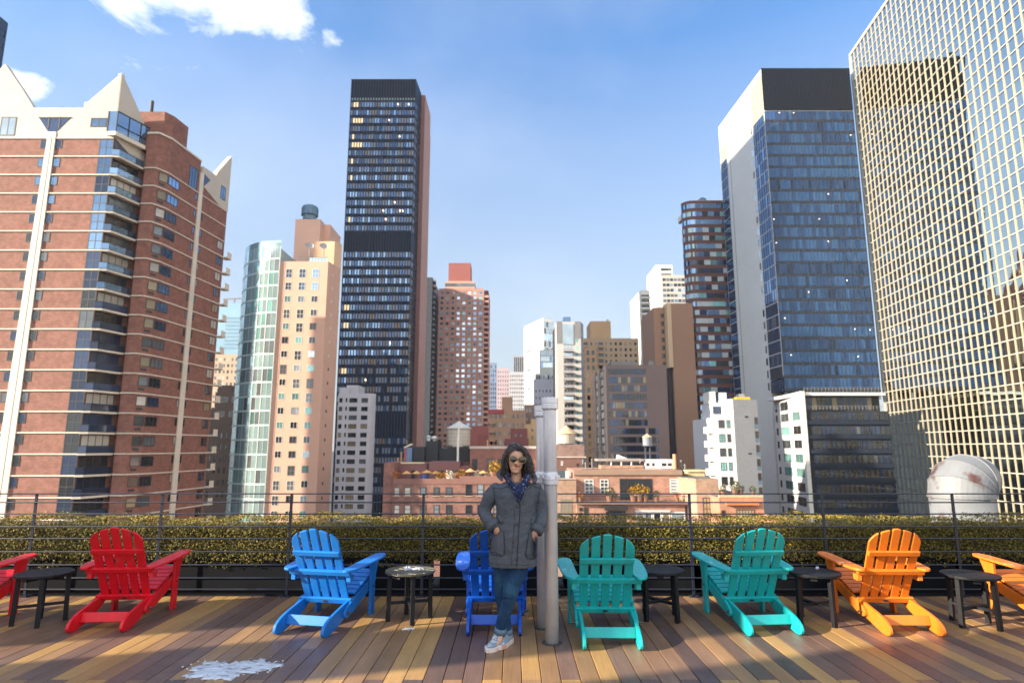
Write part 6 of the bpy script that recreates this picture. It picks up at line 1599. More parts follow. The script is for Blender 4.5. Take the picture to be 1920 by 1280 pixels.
    W = Win(r4); W.put((a4, Y - 6), (c4, Y - 6), PX(1381, 965, Y - 6) - a4, PX(1415, 965, Y - 6) - a4, ZZ(990, Y - 6), ZZ(955, Y - 6), g_tan, f_brown, .10, 6, 1); W.put((a4, Y - 6), (c4, Y - 6), PX(1353, 965, Y - 6) - a4, PX(1360, 965, Y - 6) - a4, ZZ(990, Y - 6), ZZ(956, Y - 6), g_dark, f_brown, .1, 1); W.finish()
    for px, kind, s, lab in ((1356, 'green', .9, 'olive shrub at the left end of the orange terrace roof'), (1378, 'green', 1.2, 'largest olive shrub on the orange terrace roof'), (1389, 'green', .9, 'olive shrub just right of the largest one on the orange roof'), (1412, 'green', .8, 'small olive shrub near the right end of the orange terrace roof')):
        potted(px, 924, Y - 3, H4 - .298, s, kind, lab)
    a5, c5 = PX(1441, 970, Y - 8), PX(1461, 970, Y - 8)
    r5 = building('small_brick_chimney_stack', 'small brick chimney stack right of the orange terrace house', ((a5+c5)/2, Y - 7), 'chimney')
    b = MB(); b.box(a5, c5, Y - 8, Y - 6.8, G, ZZ(966, Y - 8)); b.build('stack', orr, r5); b = MB(); b.box(a5 - .1, c5 + .1, Y - 8.1, Y - 6.7, ZZ(966, Y - 8) + .01, ZZ(964.5, Y - 8)); b.build('coping', mat('ledge_pale', (.5, .4, .4)), r5)
brick_terrace_right()

# annex roof that carries the gooseneck vent, hidden below the hedge
def annex():
    root = building('annex_roof_building', 'lower annex roof just beyond the hedge that carries the gooseneck vent', (2, 18), 'building')
    wallbox(root, [(-9, 12.5), (16, 12.5), (16, 26), (-9, 26)], G, -7.0, mat('annex_wall', (.45, .40, .33), .85, .1, .5), roof=mat('annex_roofing', (.38, .34, .28), .9, .2, .6))
    parapet(root, [(-9, 12.5), (16, 12.5), (16, 26), (-9, 26)], -6.998, -6.2, .3, mat('annex_wall', (.5, .4, .3)))
annex()
# unseen piers added off the left end of the deck to shade the chairs
def shade_piers():
    bm = brickmat('roof_brick', (.30, .17, .13), (.34, .2, .15), 1.2)
    root = empty('shade_piers', (-14.5, 1, 0), 'unseen brick piers with gaps, added left of the deck to shade the chairs', 'shade blocker')
    b = MB(); off = .325*-14.2
    for c0, c1 in ((-6, 4.55), (5.34, 6.35), (7.02, 8.15)):
        b.box(-14.4, -14.0, c0 + off, c1 + off, -.45, 8.9)
    b.build('piers', bm, root)
    b = MB(); b.box(-14.42, -13.98, -6 + off, 8.2 + off, 8.92, 9.4); b.build('roof_beam', mat('beam_dark', (.05, .05, .055), .6), root)
    b = MB(); b.box(-22, -12, -12, 9, -1.2, -.46); b.build('floor_slab', mat('deck_underlay', (.02,.02,.02)), root)
shade_piers()
# ------------------------------------------------------------------ the woman leaning on the pipe
def remesh(mb, voxel, it=4, fac=.5, disp=None):
    me = mb.mesh('body_source', []); ob = bpy.data.objects.new('body_source', me); COL.objects.link(ob)
    r = ob.modifiers.new('r', 'REMESH'); r.mode = 'VOXEL'; r.voxel_size = voxel; r.use_smooth_shade = True
    s = ob.modifiers.new('s', 'SMOOTH'); s.factor = fac; s.iterations = it
    if disp:
        for k, (size, st, depth) in enumerate(disp):
            tx = bpy.data.textures.new('cloth_folds', 'CLOUDS'); tx.noise_scale = size; tx.noise_depth = depth
            d = ob.modifiers.new('d%d' % k, 'DISPLACE'); d.texture = tx; d.strength = st; d.texture_coords = 'GLOBAL'; d.mid_level = .5
    dg = bpy.context.evaluated_depsgraph_get(); dg.update()
    out = bpy.data.meshes.new_from_object(ob.evaluated_get(dg))
    bpy.data.objects.remove(ob); bpy.data.meshes.remove(me)
    out.polygons.foreach_set('use_smooth', [True]*len(out.polygons))
    return out
def put_mesh(me, name, mats, parent):
    me.name = name; me.materials.clear()
    for m in mats: me.materials.append(m)
    me.transform(Matrix.Translation(-(parent.location if parent.parent is None else parent.location + parent.parent.location)))
    o = bpy.data.objects.new(name, me); COL.objects.link(o); o.parent = parent
    return o
def limb(mb, pts, rad, n=18):
    pts = [Vector(p) for p in pts]
    # densify with a smooth curve and round the ends
    P, Q = [], []
    k = len(pts)
    for i in range(k - 1):
        p0, p1, p2, p3 = pts[max(i-1,0)], pts[i], pts[i+1], pts[min(i+2,k-1)]
        for t in np.linspace(0, 1, 7)[:-1]:
            P.append(.5*((2*p1) + (p2-p0)*t + (2*p0-5*p1+4*p2-p3)*t*t + (3*p1-p0-3*p2+p3)*t**3)); Q.append(rad[i] + (rad[i+1]-rad[i])*(t*t*(3-2*t)))
    P.append(pts[-1]); Q.append(rad[-1])
    a = (P[0]-P[1]).normalized(); b = (P[-1]-P[-2]).normalized()
    P = [P[0] + a*Q[0]*.55, P[0] + a*Q[0]*.35] + P + [P[-1] + b*Q[-1]*.35, P[-1] + b*Q[-1]*.55]
    Q = [Q[0]*.35, Q[0]*.75] + Q + [Q[-1]*.75, Q[-1]*.35]
    mb.tube(P, Q, n)
def ell(mb, c, rx, ry, rz, n=20, m=12, M=None):
    rings = []
    for i in range(1, m):
        a = math.pi*i/m
        ring = []
        for j in range(n):
            v = Vector((rx*math.sin(a)*math.cos(2*math.pi*j/n), ry*math.sin(a)*math.sin(2*math.pi*j/n), -rz*math.cos(a)))
            if M is not None: v = M @ v
            ring.append(tuple(v + Vector(c)))
        rings.append(ring)
    mb.loft(rings)
def woman():
    Y = 5.56
    def W(px, py, dy=0.0): return Vector((PX(px, py, Y + dy), Y + dy, ZZ(py, Y + dy)))
    root = empty('person', (-.09, Y, 0), 'woman in grey wool coat and jeans leaning on the silver pipe with hands in pockets', 'person')
    skin = mat('skin', (.54, .31, .21), .5, .07, 30, spec=.4)
    coat_m = mat('coat_wool', (.080, .092, .112), .92, .10, 90, spec=.12, bump=.35, bscale=260, col2=(.095, .108, .130), s2=60)
    seam_m = mat('coat_seam', (.028, .031, .036), .95, .1, 40)
    jean_m = mat('denim', (.010, .040, .105), .8, .2, 60, spec=.25, bump=.25, bscale=220, col2=(.020, .070, .135), fac2=(.45, .62), s2=7)
    # ---------------- body: one surface
    hc = W(967.5, 860); chin = ZZ(887, Y); top = ZZ(836.5, Y); Hh = top - chin
    hx = hc.x
    tilt = Matrix.Rotation(R(3), 3, 'Y')
    prof = [(-.01, .012, -.050, -.010), (0, .026, -.064, .0), (.05, .035, -.074, .02), (.12, .045, -.079, .035), (.22, .0545, -.082, .05), (.33, .0625, -.083, .07), (.45, .068, -.084, .088), (.55, .0705, -.083, .098), (.66, .0735, -.085, .104), (.76, .072, -.080, .104), (.86, .063, -.066, .092), (.93, .049, -.047, .070), (.98, .028, -.022, .042), (1.0, .008, .0, .018)]
    hm = MB(); rings = []; n = 56
    ts = np.linspace(-.01, 1, 60); PR = np.array(prof)
    ww = np.interp(ts, PR[:,0], PR[:,1]); ff = np.interp(ts, PR[:,0], PR[:,2]); bb = np.interp(ts, PR[:,0], PR[:,3])
    for t, w_, f_, b_ in zip(ts, ww, ff, bb):
        ring = []
        for j in range(n):
            a = 2*math.pi*j/n; ca, sa = math.cos(a), math.sin(a)
            x = w_*math.copysign(abs(ca)**.92, ca); cy = (f_ + b_)/2; hy = (b_ - f_)/2; y = cy + hy*math.copysign(abs(sa)**.9, sa)
            if y < cy:                                           # features on the face side
                g = lambda x0, t0, sx, st: math.exp(-((x-x0)/sx)**2 - ((t-t0)/st)**2)
                y -= .029*g(0, .375, .0135, .045) + .012*g(0, .47, .010, .08) + .006*g(0, .20, .028, .035) + .010*g(0, .05, .022, .05)
                y += .007*(g(-.030, .50, .018, .05) + g(.030, .50, .018, .05)) + .004*g(0, .265, .03, .018)
                y -= .005*(g(-.038, .36, .020, .06) + g(.038, .36, .020, .06)) + .004*g(0, .58, .05, .03)
                y -= .0035*(g(-.012, .355, .007, .02) + g(.012, .355, .007, .02))
            v = tilt @ Vector((x, y, (t - .5)*Hh))
            ring.append((hx + v.x, Y + v.y - .012, (chin + top)/2 + v.z))
        rings.append(ring)
    hm.loft(rings)
    for s in (-1, 1): ell(hm, (hx + s*.074, Y + .012, chin + Hh*.46), .010, .022, .032, 10, 8)
    nb_, nt_ = W(968, 908, .02), W(968, 882, .02)
    limb(hm, [nb_, nt_], [.053, .046])
    hips = W(962, 1040, .02); chest = W(967, 928, .01)
    limb(hm, [hips, W(967, 985, .01), chest], [.13, .115, .125])
    SL, SR = W(936, 922, .01), W(998, 922, .01); EL, ER = W(908, 959, .03), W(1016, 960, .03); WL, WR = W(928.5, 988, -.085), W(1004, 997, -.08)
    limb(hm, [SL, W(968, 914, .01), SR], [.040, .056, .040]); limb(hm, [SL, EL, WL], [.044, .038, .030]); limb(hm, [SR, ER, WR], [.044, .038, .030])
    K2, A2 = W(957, 1117, -.05), W(939.5, 1172, .02); K1, A1 = W(940, 1112, .05), W(950.5, 1174, .09)
    H2, H1 = W(976, 1050, -.01), W(945, 1050, .02)
    limb(hm, [H2, K2, A2], [.065, .040, .030]); limb(hm, [H1, K1, A1], [.065, .040, .030])
    for a, dx in ((A2, (-.05, -.13)), (A1, (-.06, -.11))): limb(hm, [a, Vector((a.x + dx[0]*.2, a.y + dx[1]*.2, .062)), Vector((a.x + dx[0]*.8, a.y + dx[1]*.8, .036))], [.028, .022, .012])
    # hands: palm and five bent fingers, going down into the pockets
    for Wr, s, tip in ((WL, 1, W(945, 1014, -.015)), (WR, -1, W(993, 1020, -.015))):
        d = (tip - Wr).normalized(); side = Vector((d.z, 0, -d.x)).normalized()*(1 if s > 0 else -1); nf = d.cross(side).normalized()
        if nf.y > 0: nf = -nf
        limb(hm, [Wr, Wr + d*.035, Wr + d*.075], [.028, .034, .036], 14)
        for i, (o, ln) in enumerate(((-.027, .058), (-.010, .070), (.008, .074), (.026, .066))):
            b0 = Wr + d*.080 + side*o
            limb(hm, [b0, b0 + d*ln*.45 + nf*.004, b0 + d*ln*.75 - nf*.006, b0 + d*ln - nf*.018], [.0092, .0088, .008, .0068], 10)
        t0 = Wr + d*.03 - side*.030
        limb(hm, [t0, t0 + d*.030 - side*.018 + nf*.008, t0 + d*.058 - side*.020 + nf*.006], [.0125, .0105, .0085], 10)
    body = put_mesh(remesh(hm, .0052, 2, .4), 'body', [skin], root)
    # ---------------- jeans
    jm = MB()
    limb(jm, [W(973, 1040, 0), W(970, 1066, -.01), K2 + Vector((0, -.004, .03)), K2, W(949, 1142, -.02), W(939.5, 1173, .02), W(938, 1181, .03)], [.094, .089, .067, .062, .055, .049, .047])
    limb(jm, [W(947, 1040, .03), W(943, 1066, .03), K1 + Vector((0, 0, .03)), K1, W(944, 1142, .07), W(949.5, 1176, .09), W(951, 1183, .10)], [.092, .085, .061, .057, .051, .047, .045])
    ell(jm, W(962, 1035, .02), .155, .115, .09)
    jeans = put_mesh(remesh(jm, .007, 3, .5, [(.05, .008, 2), (.018, .004, 1)]), 'jeans', [jean_m], root)
    cm = MB()
    for p, q, r in ((W(939, 1175.5, .02), W(937.5, 1185.5, .03), .0505), (W(950, 1177.5, .09), W(951, 1187, .10), .0485)): cm.tube([p, q], [r, r*1.03], 20)
    cm.build('jeans_cuff', mat('denim_pale', (.10, .17, .25), .85, .2, 60), root, smooth=True)
    # ---------------- shoes
    sh_m = mat('shoe_mesh', (.19, .26, .33), .8, .25, 120, bump=.3, bscale=300, col2=(.42, .48, .54), fac2=(.52, .60), s2=28); sole_m = mat('shoe_sole', (.66, .58, .54), .6, .08, 20, col2=(.55, .26, .20), fac2=(.55, .62), s2=9); lace_m = mat('shoe_lace', (.60, .62, .68), .8)
    for heel, toe, lift in ((Vector((-.098, 5.655, 0)), Vector((-.195, 5.405, 0)), 0), (Vector((-.012, 5.72, 0)), Vector((-.120, 5.485, 0)), 0)):
        ax = (toe - heel); ln = ax.length; ax.normalize(); sd = Vector((-ax.y, ax.x, 0))
        st = [(0, .016, .07), (.05, .032, .105), (.16, .039, .120), (.30, .040, .116), (.42, .041, .092), (.56, .045, .068), (.70, .048, .056), (.84, .044, .047), (.94, .031, .038), (1.0, .010, .028)]
        sb = MB(); rings = []
        for s_, w_, h_ in st:
            c = heel + ax*ln*s_; ring = []
            for j in range(20):
                a = 2*math.pi*j/20; x = w_*math.cos(a); zz = .022 + (h_ - .022)*max(0, math.sin(a))**.75 if math.sin(a) > 0 else .022
                p = c + sd*x; ring.append((p.x, p.y, zz))
            rings.append(ring)
        sb.loft(rings); shoe = sb.build('shoe', sh_m, root, smooth=True)
        so_ = MB(); outl = [(s_, w_*1.10 + .002) for s_, w_, h_ in st]; outl[0] = (-.02, .018); outl[-1] = (1.03, .014)
        ring = [heel + ax*ln*s_ + sd*w_ for s_, w_ in outl] + [heel + ax*ln*s_ - sd*w_ for s_, w_ in outl[::-1]]
        def lvl(z, k, toe_up=0): return [((p.x - heel.x)*1 + heel.x, p.y, z + (.012 if i in (8, 9, 10, 11) and toe_up else 0) + (.004*math.sin(i*1.7))*k) for i, p in enumerate(ring)]
        so_.loft([lvl(0, 0), lvl(.014, .4), lvl(.027, .9), lvl(.034, 1.0)][::1]); so_.build('sole', sole_m, shoe, bevel=.003)
        lb = MB()
        for k in range(5):
            s_ = .36 + k*.075; h_ = np.interp(s_, [q[0] for q in st], [q[2] for q in st]); c = heel + ax*ln*s_
            lb.tube([tuple(c - sd*.020 + Vector((0,0,h_*.97))), tuple(c + Vector((0,0,h_ + .004))), tuple(c + sd*.020 + ax*.012 + Vector((0,0,h_*.95)))], .0030, 6)
        lb.build('laces', lace_m, shoe)
        tb = MB(); c = heel + ax*ln*.36; tb.obox(c + Vector((0, 0, .108)) + ax*.0, .030, .012, .03, Matrix.Rotation(math.atan2(ax.y, ax.x) - math.pi/2, 3, 'Z') @ Matrix.Rotation(R(-25), 3, 'X')); tb.build('tongue', mat('shoe_tongue', (.02, .03, .06), .7), shoe, bevel=.003)
    # ---------------- coat
    cb = MB()
    def ringz(px0, px1, py, ry, dy=0, n=32, sq=.9):
        c = W((px0 + px1)/2, py, dy); rx = (W(px1, py, dy) - W(px0, py, dy)).x/2; ring = []
        for j in range(n):
            a = 2*math.pi*j/n; ca, sa = math.cos(a), math.sin(a)
            ring.append((c.x + rx*math.copysign(abs(ca)**sq, ca), c.y + ry*math.copysign(abs(sa)**sq, sa), c.z))
        return ring
    cb.loft([ringz(917, 1006.5, 1060, .148, .01), ringz(916.5, 1006.5, 1052, .150, .01), ringz(918, 1006, 1035, .150, .01), ringz(922, 1005, 1012, .146), ringz(927, 1004, 990, .134), ringz(931, 1003, 965, .122), ringz(930, 1004, 947, .126), ringz(926, 1007, 928, .128), ringz(924, 1009, 917, .112), ringz(932, 1003, 909, .092), ringz(944, 993, 903, .074)])
    limb(cb, [W(934, 915, .01), W(920, 931, .02), EL + Vector((.004, 0, .02)), EL + Vector((.006, -.01, -.02)), W(917, 977, -.05), WL + Vector((-.004, .01, .008))], [.066, .066, .056, .055, .054, .049])
    limb(cb, [W(1000, 915, .01), W(1010, 931, .02), ER + Vector((-.004, 0, .02)), ER + Vector((-.006, -.01, -.02)), W(1014, 980, -.045), WR + Vector((.008, .01, .010))], [.066, .064, .056, .055, .054, .049])
    # hood rolled behind the neck
    hood = [W(941, 900, -.05), W(936, 891, .02), W(944, 885, .09), W(968, 882, .12), W(993, 886, .09), W(1003, 895, .02), W(1001, 904, -.05)]
    limb(cb, hood, [.014, .024, .036, .040, .034, .022, .014])
    ell(cb, W(968, 915, .12), .12, .05, .09)
    cme = remesh(cb, .0075, 3, .5, [(.075, .017, 1), (.028, .008, 2)])
    coat = put_mesh(cme, 'coat', [coat_m], root)
    bvh = BVHTree.FromPolygons([tuple(v.co + root.location) for v in cme.vertices], [tuple(p.vertices) for p in cme.polygons])
    def onc(px, py, off=.003):
        o = Vector((0, 0, EYE)); d = pixdir(px, py); h = bvh.ray_cast(o + d*4.2, d)
        return (h[0] - d*off) if h[0] is not None else W(px, py, -.14)
    def seam(name, pts, r=.0035, m=seam_m, closed=False, off=.0015, step=4):
        P = []
        for (a, b) in zip(pts[:-1], pts[1:]):
            k = max(2, int(math.hypot(b[0]-a[0], b[1]-a[1])/step))
            for i in range(k): P.append(onc(a[0] + (b[0]-a[0])*i/k, a[1] + (b[1]-a[1])*i/k, off))
        P.append(onc(*pts[-1], off))
        mb = MB(); mb.tube(P, r, 6); return mb.build(name, m, coat, smooth=True)
    q = lambda x, y: (820 + x/2.783, 800 + y/2.783)     # enlarged photo crop -> photo
    seam('front_placket', [q(428, 385), q(432, 420), q(427, 520), q(419, 640), q(415, 728)], .0042)
    seam('placket_stitch', [q(402, 430), q(400, 520), q(391, 640), q(386, 728)], .0016)
    seam('yoke_seam', [q(292, 318), q(330, 322), q(384, 306)], .0028); seam('yoke_seam', [q(480, 300), q(520, 316), q(548, 322)], .0028)
    seam('armhole_seam', [q(286, 300), q(296, 345), q(300, 400)], .0028); seam('armhole_seam', [q(540, 300), q(531, 350), q(528, 400)], .0028)
    seam('hem_stitch', [q(274, 706), q(330, 716), q(400, 720), q(470, 721), q(512, 716)], .0016)
    def pocket(pts, name='pocket'):
        # slightly raised patch following the coat
        xs = [p[0] for p in pts]; ys = [p[1] for p in pts]; mb = MB(); nx_, ny_ = 8, 9; grid = []
        for j in range(ny_ + 1):
            row = []
            t = j/ny_
            yv = min(ys) + (max(ys) - min(ys))*t
            inter = []
            for (a, b) in zip(pts, pts[1:] + pts[:1]):
                if (a[1] - yv)*(b[1] - yv) <= 0 and a[1] != b[1]: inter.append(a[0] + (b[0]-a[0])*(yv - a[1])/(b[1]-a[1]))
            x0, x1 = (min(inter), max(inter)) if inter else (min(xs), max(xs))
            for i in range(nx_ + 1): row.append(onc(x0 + (x1-x0)*i/nx_, yv, .009))
            grid.append(row)
        vs = [p for r in grid for p in r]; mb.add(vs, [(j*(nx_+1)+i, (j+1)*(nx_+1)+i, (j+1)*(nx_+1)+i+1, j*(nx_+1)+i+1) for j in range(ny_) for i in range(nx_)])
        o = mb.build(name, coat_m, coat, smooth=True)
        sd_ = o.modifiers.new('thick', 'SOLIDIFY'); sd_.thickness = .007; sd_.offset = 1 if False else -1
    pl_ = [q(292, 552), q(345, 540), q(350, 652), q(338, 670), q(284, 664), q(276, 650)]; pocket(pl_)
    seam('pocket_edge', [q(286, 560), q(276, 650), q(284, 666), q(338, 672), q(351, 654), q(346, 541)], .003, off=.008)
    pr_ = [q(478, 550), q(521, 577), q(519, 672), q(508, 686), q(470, 682), q(462, 668)]; pocket(pr_)
    seam('pocket_edge', [q(479, 549), q(461, 668), q(470, 685), q(508, 688), q(520, 674)], .003, off=.008)
    btn = mat('button_horn', (.035, .028, .025), .3, .2, 60, spec=.6)
    def button(px, py, r=.011, nm='button'):
        c = onc(px, py, .008); d = pixdir(px, py); mb = MB(); x = d.cross(Vector((0,0,1))).normalized(); u = x.cross(d)
        rg = []
        for rr_, o in ((r*1.0, 0), (r*1.0, -.004), (r*.8, -.006), (r*.72, -.0045), (.001, -.0045)):
            rg.append([tuple(c + (x*math.cos(6.283*j/14) + u*math.sin(6.283*j/14))*rr_ + d*o) for j in range(14)])
        mb.loft(rg); mb.build(nm, btn, coat, smooth=False)
    for x, y in ((420, 411), (417, 503), (404, 597)): button(*q(x, y))
    for a, b, c_ in ((q(322, 462), q(338, 500), q(331, 480)), (q(500, 470), q(494, 508), q(497, 488))):
        mb = MB(); P = [onc(a[0] + (b[0]-a[0])*t, a[1] + (b[1]-a[1])*t, .006) for t in np.linspace(0, 1, 6)]
        mb.tube(P, [.010, .015, .016, .016, .015, .010], 8); mb.build('pocket_tab', coat_m, coat, smooth=True); button(*c_, .010)
    # cuffs
    for Wr, El in ((WL, W(917, 977, -.05)), (WR, W(1014, 980, -.045))):
        d = (Wr - El).normalized(); c0 = Wr - d*.030; mb = MB()
        mb.tube([c0 - d*.022, c0 - d*.020, c0 + d*.030, c0 + d*.034, c0 + d*.026], [.056, .0615, .0600, .055, .042], 22); mb.build('cuff', coat_m, coat, smooth=True)
    # lapel edges and hood rim
    for pts in ([q(368, 276), q(392, 318), q(412, 352), q(428, 384)], [q(496, 290), q(470, 318), q(448, 350), q(430, 384)]):
        P = [onc(x, y, .006) for x, y in [(a[0] + (b[0]-a[0])*t, a[1] + (b[1]-a[1])*t) for a, b in zip(pts[:-1], pts[1:]) for t in (0, .5)] + [pts[-1]]]
        mb = MB(); mb.tube(P, [.004, .009] + [.011]*(len(P)-3) + [.006], 10); mb.build('lapel', coat_m, coat, smooth=True)
        mb = MB(); mb.tube([p + Vector((0, -.010, .0)) for p in P], .0025, 6); mb.build('zip_edge', mat('zip_tan', (.22, .19, .15), .5), coat)
    # ---------------- scarf
    sc_m = mat('scarf_blue', (.005, .011, .055), .85, .2, 30, col2=(.15, .22, .42), fac2=(.60, .64), s2=60, bump=.3, bscale=90)
    sm = MB()
    limb(sm, [W(950, 893, -.01), W(954, 901, -.075), W(961, 911, -.112), W(968, 922, -.128), W(972, 938, -.130)], [.022, .022, .022, .024, .014])
    limb(sm, [W(990, 890, -.02), W(988, 898, -.075), W(983, 908, -.112), W(976, 922, -.132), W(973, 940, -.130)], [.024, .027, .030, .032, .016])
    limb(sm, [W(950, 892, -.02), W(948, 889, .05), W(968, 888, .08), W(988, 889, .05), W(990, 889, -.02)], [.028, .03, .03, .03, .03])
    limb(sm, [W(975, 912, -.115), W(972, 925, -.128), W(972, 940, -.128)], [.034, .034, .014])
    put_mesh(remesh(sm, .006, 2, .5, [(.02, .010, 1)]), 'scarf', [sc_m], root)
    # ---------------- sunglasses
    g = MB(); lens_m = mat('sunglass_lens', (.012, .010, .008), .08, .1, 5, spec=.9); rim_m = mat('sunglass_rim', (.42, .27, .09), .35, .2, 40, metal=.5)
    zc = W(970, 861.0).z; rim = MB(); yl = Y - .106
    gl = empty('sunglasses', root.location.copy(), None, None); gl.parent = root; gl.location = (0, 0, 0)
    bpy.data.objects.remove(gl)
    for s, cx, cz in ((-1, W(962.6, 860).x, zc + .0035), (1, W(979.2, 861).x, zc - .0015)):
        rings_ = []
        for rr_, o in ((.0005, -.004), (.018, -.003), (.0295, 0), (.0295, .004)):
            rings_.append([(cx + rr_*1.04*math.cos(6.283*j/28), yl + o + .012*abs(cx + .0 - hx - .01)**1*1.5, cz + rr_*.92*math.sin(6.283*j/28) - (.002 if rr_ > .02 and math.sin(6.283*j/28) < 0 else 0)) for j in range(28)])
        g.loft(rings_)
        P = [(cx + .031*math.cos(6.283*j/28), yl + .001 + .012*abs(cx - hx - .01)*1.5, cz + .0285*math.sin(6.283*j/28)) for j in range(29)]
        rim.tube(P, .0021, 7)
        rim.tube([(cx + s*.030, yl + .004, cz + .010), (hx + s*.074, Y - .05, cz + .012), (hx + s*.078, Y + .02, cz + .006)], .003, 6)
    x0, x1 = W(962.6, 860).x + .030, W(979.2, 861).x - .030
    rim.tube([(x0 - .004, yl, zc + .012), ((x0+x1)/2, yl - .004, zc + .014), (x1 + .004, yl, zc + .009)], .003, 6); rim.tube([(x0 - .001, yl, zc + .002), ((x0+x1)/2, yl - .003, zc + .004), (x1 + .001, yl, zc)], .0022, 6)
    ro = rim.build('sunglasses', rim_m, root, smooth=True); g.build('lens', lens_m, ro, smooth=True)
    # lips and smile
    lm = MB(); c = W(970.5, 873.6); yb = None
    bo = BVHTree.FromPolygons([tuple(v.co + root.location) for v in body.data.vertices], [tuple(p.vertices) for p in body.data.polygons])
    def onb(px, py, off): 
        d = pixdir(px, py); h = bo.ray_cast(Vector((0,0,EYE)) + d*4.5, d); return (h[0] - d*off) if h[0] is not None else W(px, py, -.1)
    P = [onb(970.5 + t*6.3, 873.4 - .9*abs(t)**2, .0008) for t in np.linspace(-1, 1, 11)]
    lm.tube(P, [.0012, .0028, .0038, .0042, .0040, .0036, .0040, .0042, .0038, .0028, .0012], 8)
    P = [onb(970.5 + t*5.2, 875.0 - .8*abs(t)**2, .0006) for t in np.linspace(-1, 1, 11)]
    lm.tube(P, [.001, .0028, .0042, .005, .0054, .0056, .0054, .005, .0042, .0028, .001], 8)
    lm.build('lips', mat('lips', (.27, .085, .07), .4, .1, 40), root, smooth=True)
    # ---------------- hair: curls over a soft mass
    hb = MB(); hcz = (chin + top)/2
    ell(hb, (hx + .002, Y + .026, hcz + .034), .090, .094, .100)
    ell(hb, (hx - .086, Y + .020, hcz - .030), .036, .055, .090); ell(hb, (hx + .100, Y + .020, hcz - .045), .050, .058, .105)
    ell(hb, (hx + .004, Y + .085, hcz - .05), .095, .045, .11)
    hair_me = remesh(hb, .008, 3, .5)
    # keep the face clear
    hm1 = mat('hair_dark', (.014, .011, .010), .45, .3, 40, spec=.5); hm2 = mat('hair_grey', (.17, .165, .165), .45, .2, 40, spec=.5); hm3 = mat('hair_brown', (.045, .030, .022), .45, .3, 40, spec=.5)
    hair = put_mesh(hair_me, 'hair', [hm1], root)
    rg = random.Random(6); st = MB(); cnt = 0
    def strand(p, c1, mid, e, amp, turns, mi, r0, N_=30):
        pts = []; ph = rg.uniform(0, 6.28)
        for i in range(N_):
            t = i/(N_-1); q_ = p*(1-t)**3 + c1*3*(1-t)**2*t + mid*3*(1-t)*t*t + e*t**3
            am = amp*min(1, t*3.5 + .25)
            pts.append(q_ + Vector((math.cos(ph + turns*6.283*t)*am, math.sin(ph + turns*6.283*t)*am*.8, math.sin(ph*2 + turns*6.283*t)*am*.6)))
        if any(abs(v.x - hx - .006) < .052 and v.y < Y - .03 and v.z < hcz + .062 for v in pts): return False
        st.tube(pts, [r0*(1 - .55*(i/(N_-1))**3) for i in range(N_)], 5, mi); return True
    k = 0; tries = 0
    while k < 260 and tries < 9000:                                  # front hair, parted and swept to both sides
        tries += 1
        s_ = rg.choice((-1, 1)); py = rg.uniform(-.112, -.01)
        zc_ = .102*math.sqrt(max(0, 1 - (py/.120)**2))
        p_ = Vector((hx - .006 + s_*rg.uniform(0, .014), Y + .026 + py, hcz + .036 + zc_))
        m_ = Vector((hx + s_*rg.uniform(.070, .100), Y + .02 + py*.75 - .012, hcz + rg.uniform(.045, .095)))
        e_ = Vector((hx + s_*rg.uniform(.078, .125), Y + py*.6 + rg.uniform(-.01, .03), hcz + rg.uniform(-.10, .0)))
        if strand(p_, p_ + Vector((s_*.045, -.014, .010)), m_, e_, rg.uniform(.005, .010), rg.uniform(3.5, 6)*rg.choice((-1, 1)), rg.choices([0, 1, 2], [5, 2.8, 2])[0], rg.uniform(.0012, .0025)): k += 1
    while cnt < 1000:
        az = rg.uniform(-math.pi, math.pi); el = rg.uniform(-.15, 1.5)
        dirv = Vector((math.cos(el)*math.sin(az), math.cos(el)*math.cos(az), math.sin(el)))      # az 0 = back (+y)
        front = -dirv.y
        if front > .70 and dirv.z < .50: continue
        p = Vector((hx + .002, Y + .022, hcz + .030)) + Vector((dirv.x*.086, dirv.y*.098, dirv.z*.094))
        side = 1 if dirv.x + rg.uniform(-.12, .12) + .18 > 0 else -1                            # parted left of the centre
        ex = hx + side*rg.uniform(.062, .165 if side > 0 else .128); ey = Y + rg.uniform(-.055, .085)
        if dirv.y > .35 and rg.random() < .5: ex = hx + rg.uniform(-.1, .11); ey = Y + rg.uniform(.07, .12)
        ez = rg.uniform(chin - .062, chin + .045) - (.012 if side > 0 else 0)
        if rg.random() < .25: ez += rg.uniform(.02, .08)
        mid = Vector((hx + side*rg.uniform(.084, .138), (p.y + ey)/2 + .004, max(p.z - .06, ez + .05)))
        e = Vector((ex, ey, ez)); c1 = p + dirv*.012 + Vector((side*.018, -.008 if front > .3 else 0, .004))
        N_ = 36; pts = []; ph = rg.uniform(0, 6.28); turns = rg.uniform(4.5, 8.5)*(1 if rg.random() < .5 else -1); amp = rg.uniform(.006, .0135)
        for i in range(N_):
            t = i/(N_-1); a_ = (1-t)**3; b_ = 3*(1-t)**2*t; c_ = 3*(1-t)*t*t; d_ = t**3
            q_ = p*a_ + c1*b_ + mid*c_ + e*d_
            am = amp*min(1, t*3.5)
            pts.append(q_ + Vector((math.cos(ph + turns*6.283*t)*am, math.sin(ph + turns*6.283*t)*am, math.sin(ph*2 + turns*6.283*t)*am*.35)))
        # nothing across the face
        if any((abs(v.x - hx - .006) < .056 and v.y < Y - .03 and v.z < hcz + .038) for v in pts): continue
        mi = rg.choices([0, 1, 2], [5, 2.6 if dirv.z > .4 else 1.6, 2])[0]
        r0 = rg.uniform(.0012, .0025); st.tube(pts, [r0*(1 - .55*(i/(N_-1))**3) for i in range(N_)], 5, mi); cnt += 1
    st.build('curls', [hm1, hm2, hm3], hair, smooth=True)
woman()

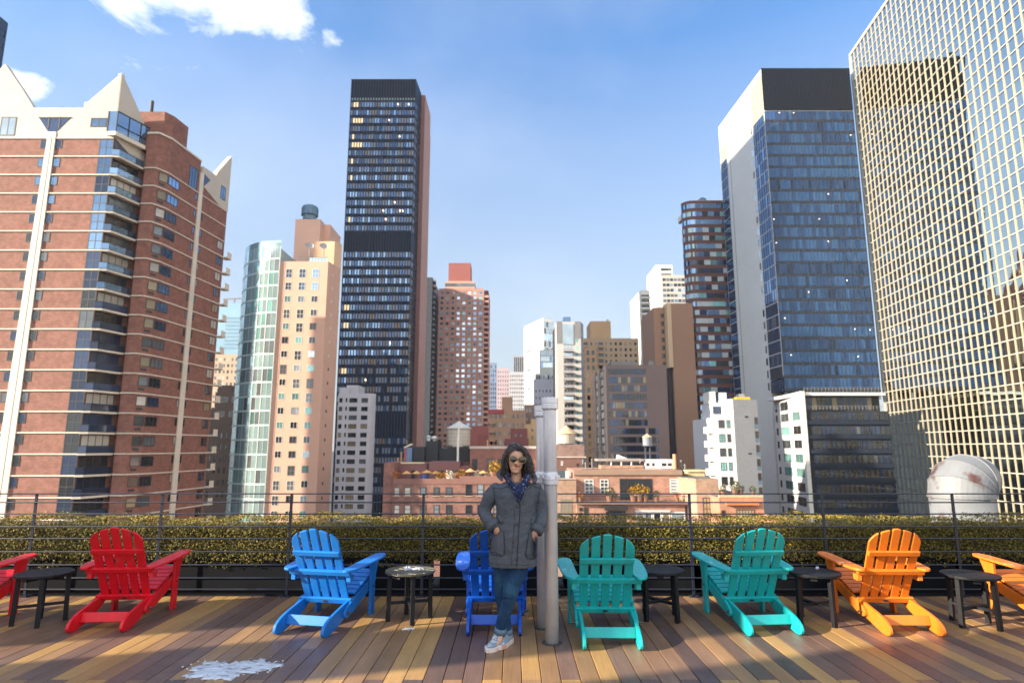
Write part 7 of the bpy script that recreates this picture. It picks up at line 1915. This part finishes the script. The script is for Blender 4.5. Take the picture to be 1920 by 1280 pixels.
# ------------------------------------------------------------------ thin city haze
def haze():
    m = MB(); m.box(-700, 700, -120, 900, G - 1.2, 205)
    h = m.build('haze', None or [])
    hm = bpy.data.materials.new('haze_air'); hm.use_nodes = True; n = hm.node_tree.nodes; n.clear(); l = hm.node_tree.links
    o = n.new('ShaderNodeOutputMaterial'); v = n.new('ShaderNodeVolumePrincipled')
    v.inputs['Color'].default_value = (.80, .90, 1.0, 1); v.inputs['Density'].default_value = HAZE; v.inputs['Anisotropy'].default_value = .2
    l.new(v.outputs[0], o.inputs['Volume']); h.data.materials.clear(); h.data.materials.append(hm)
    tag(h, kind='stuff')
HAZE = .00008
haze()
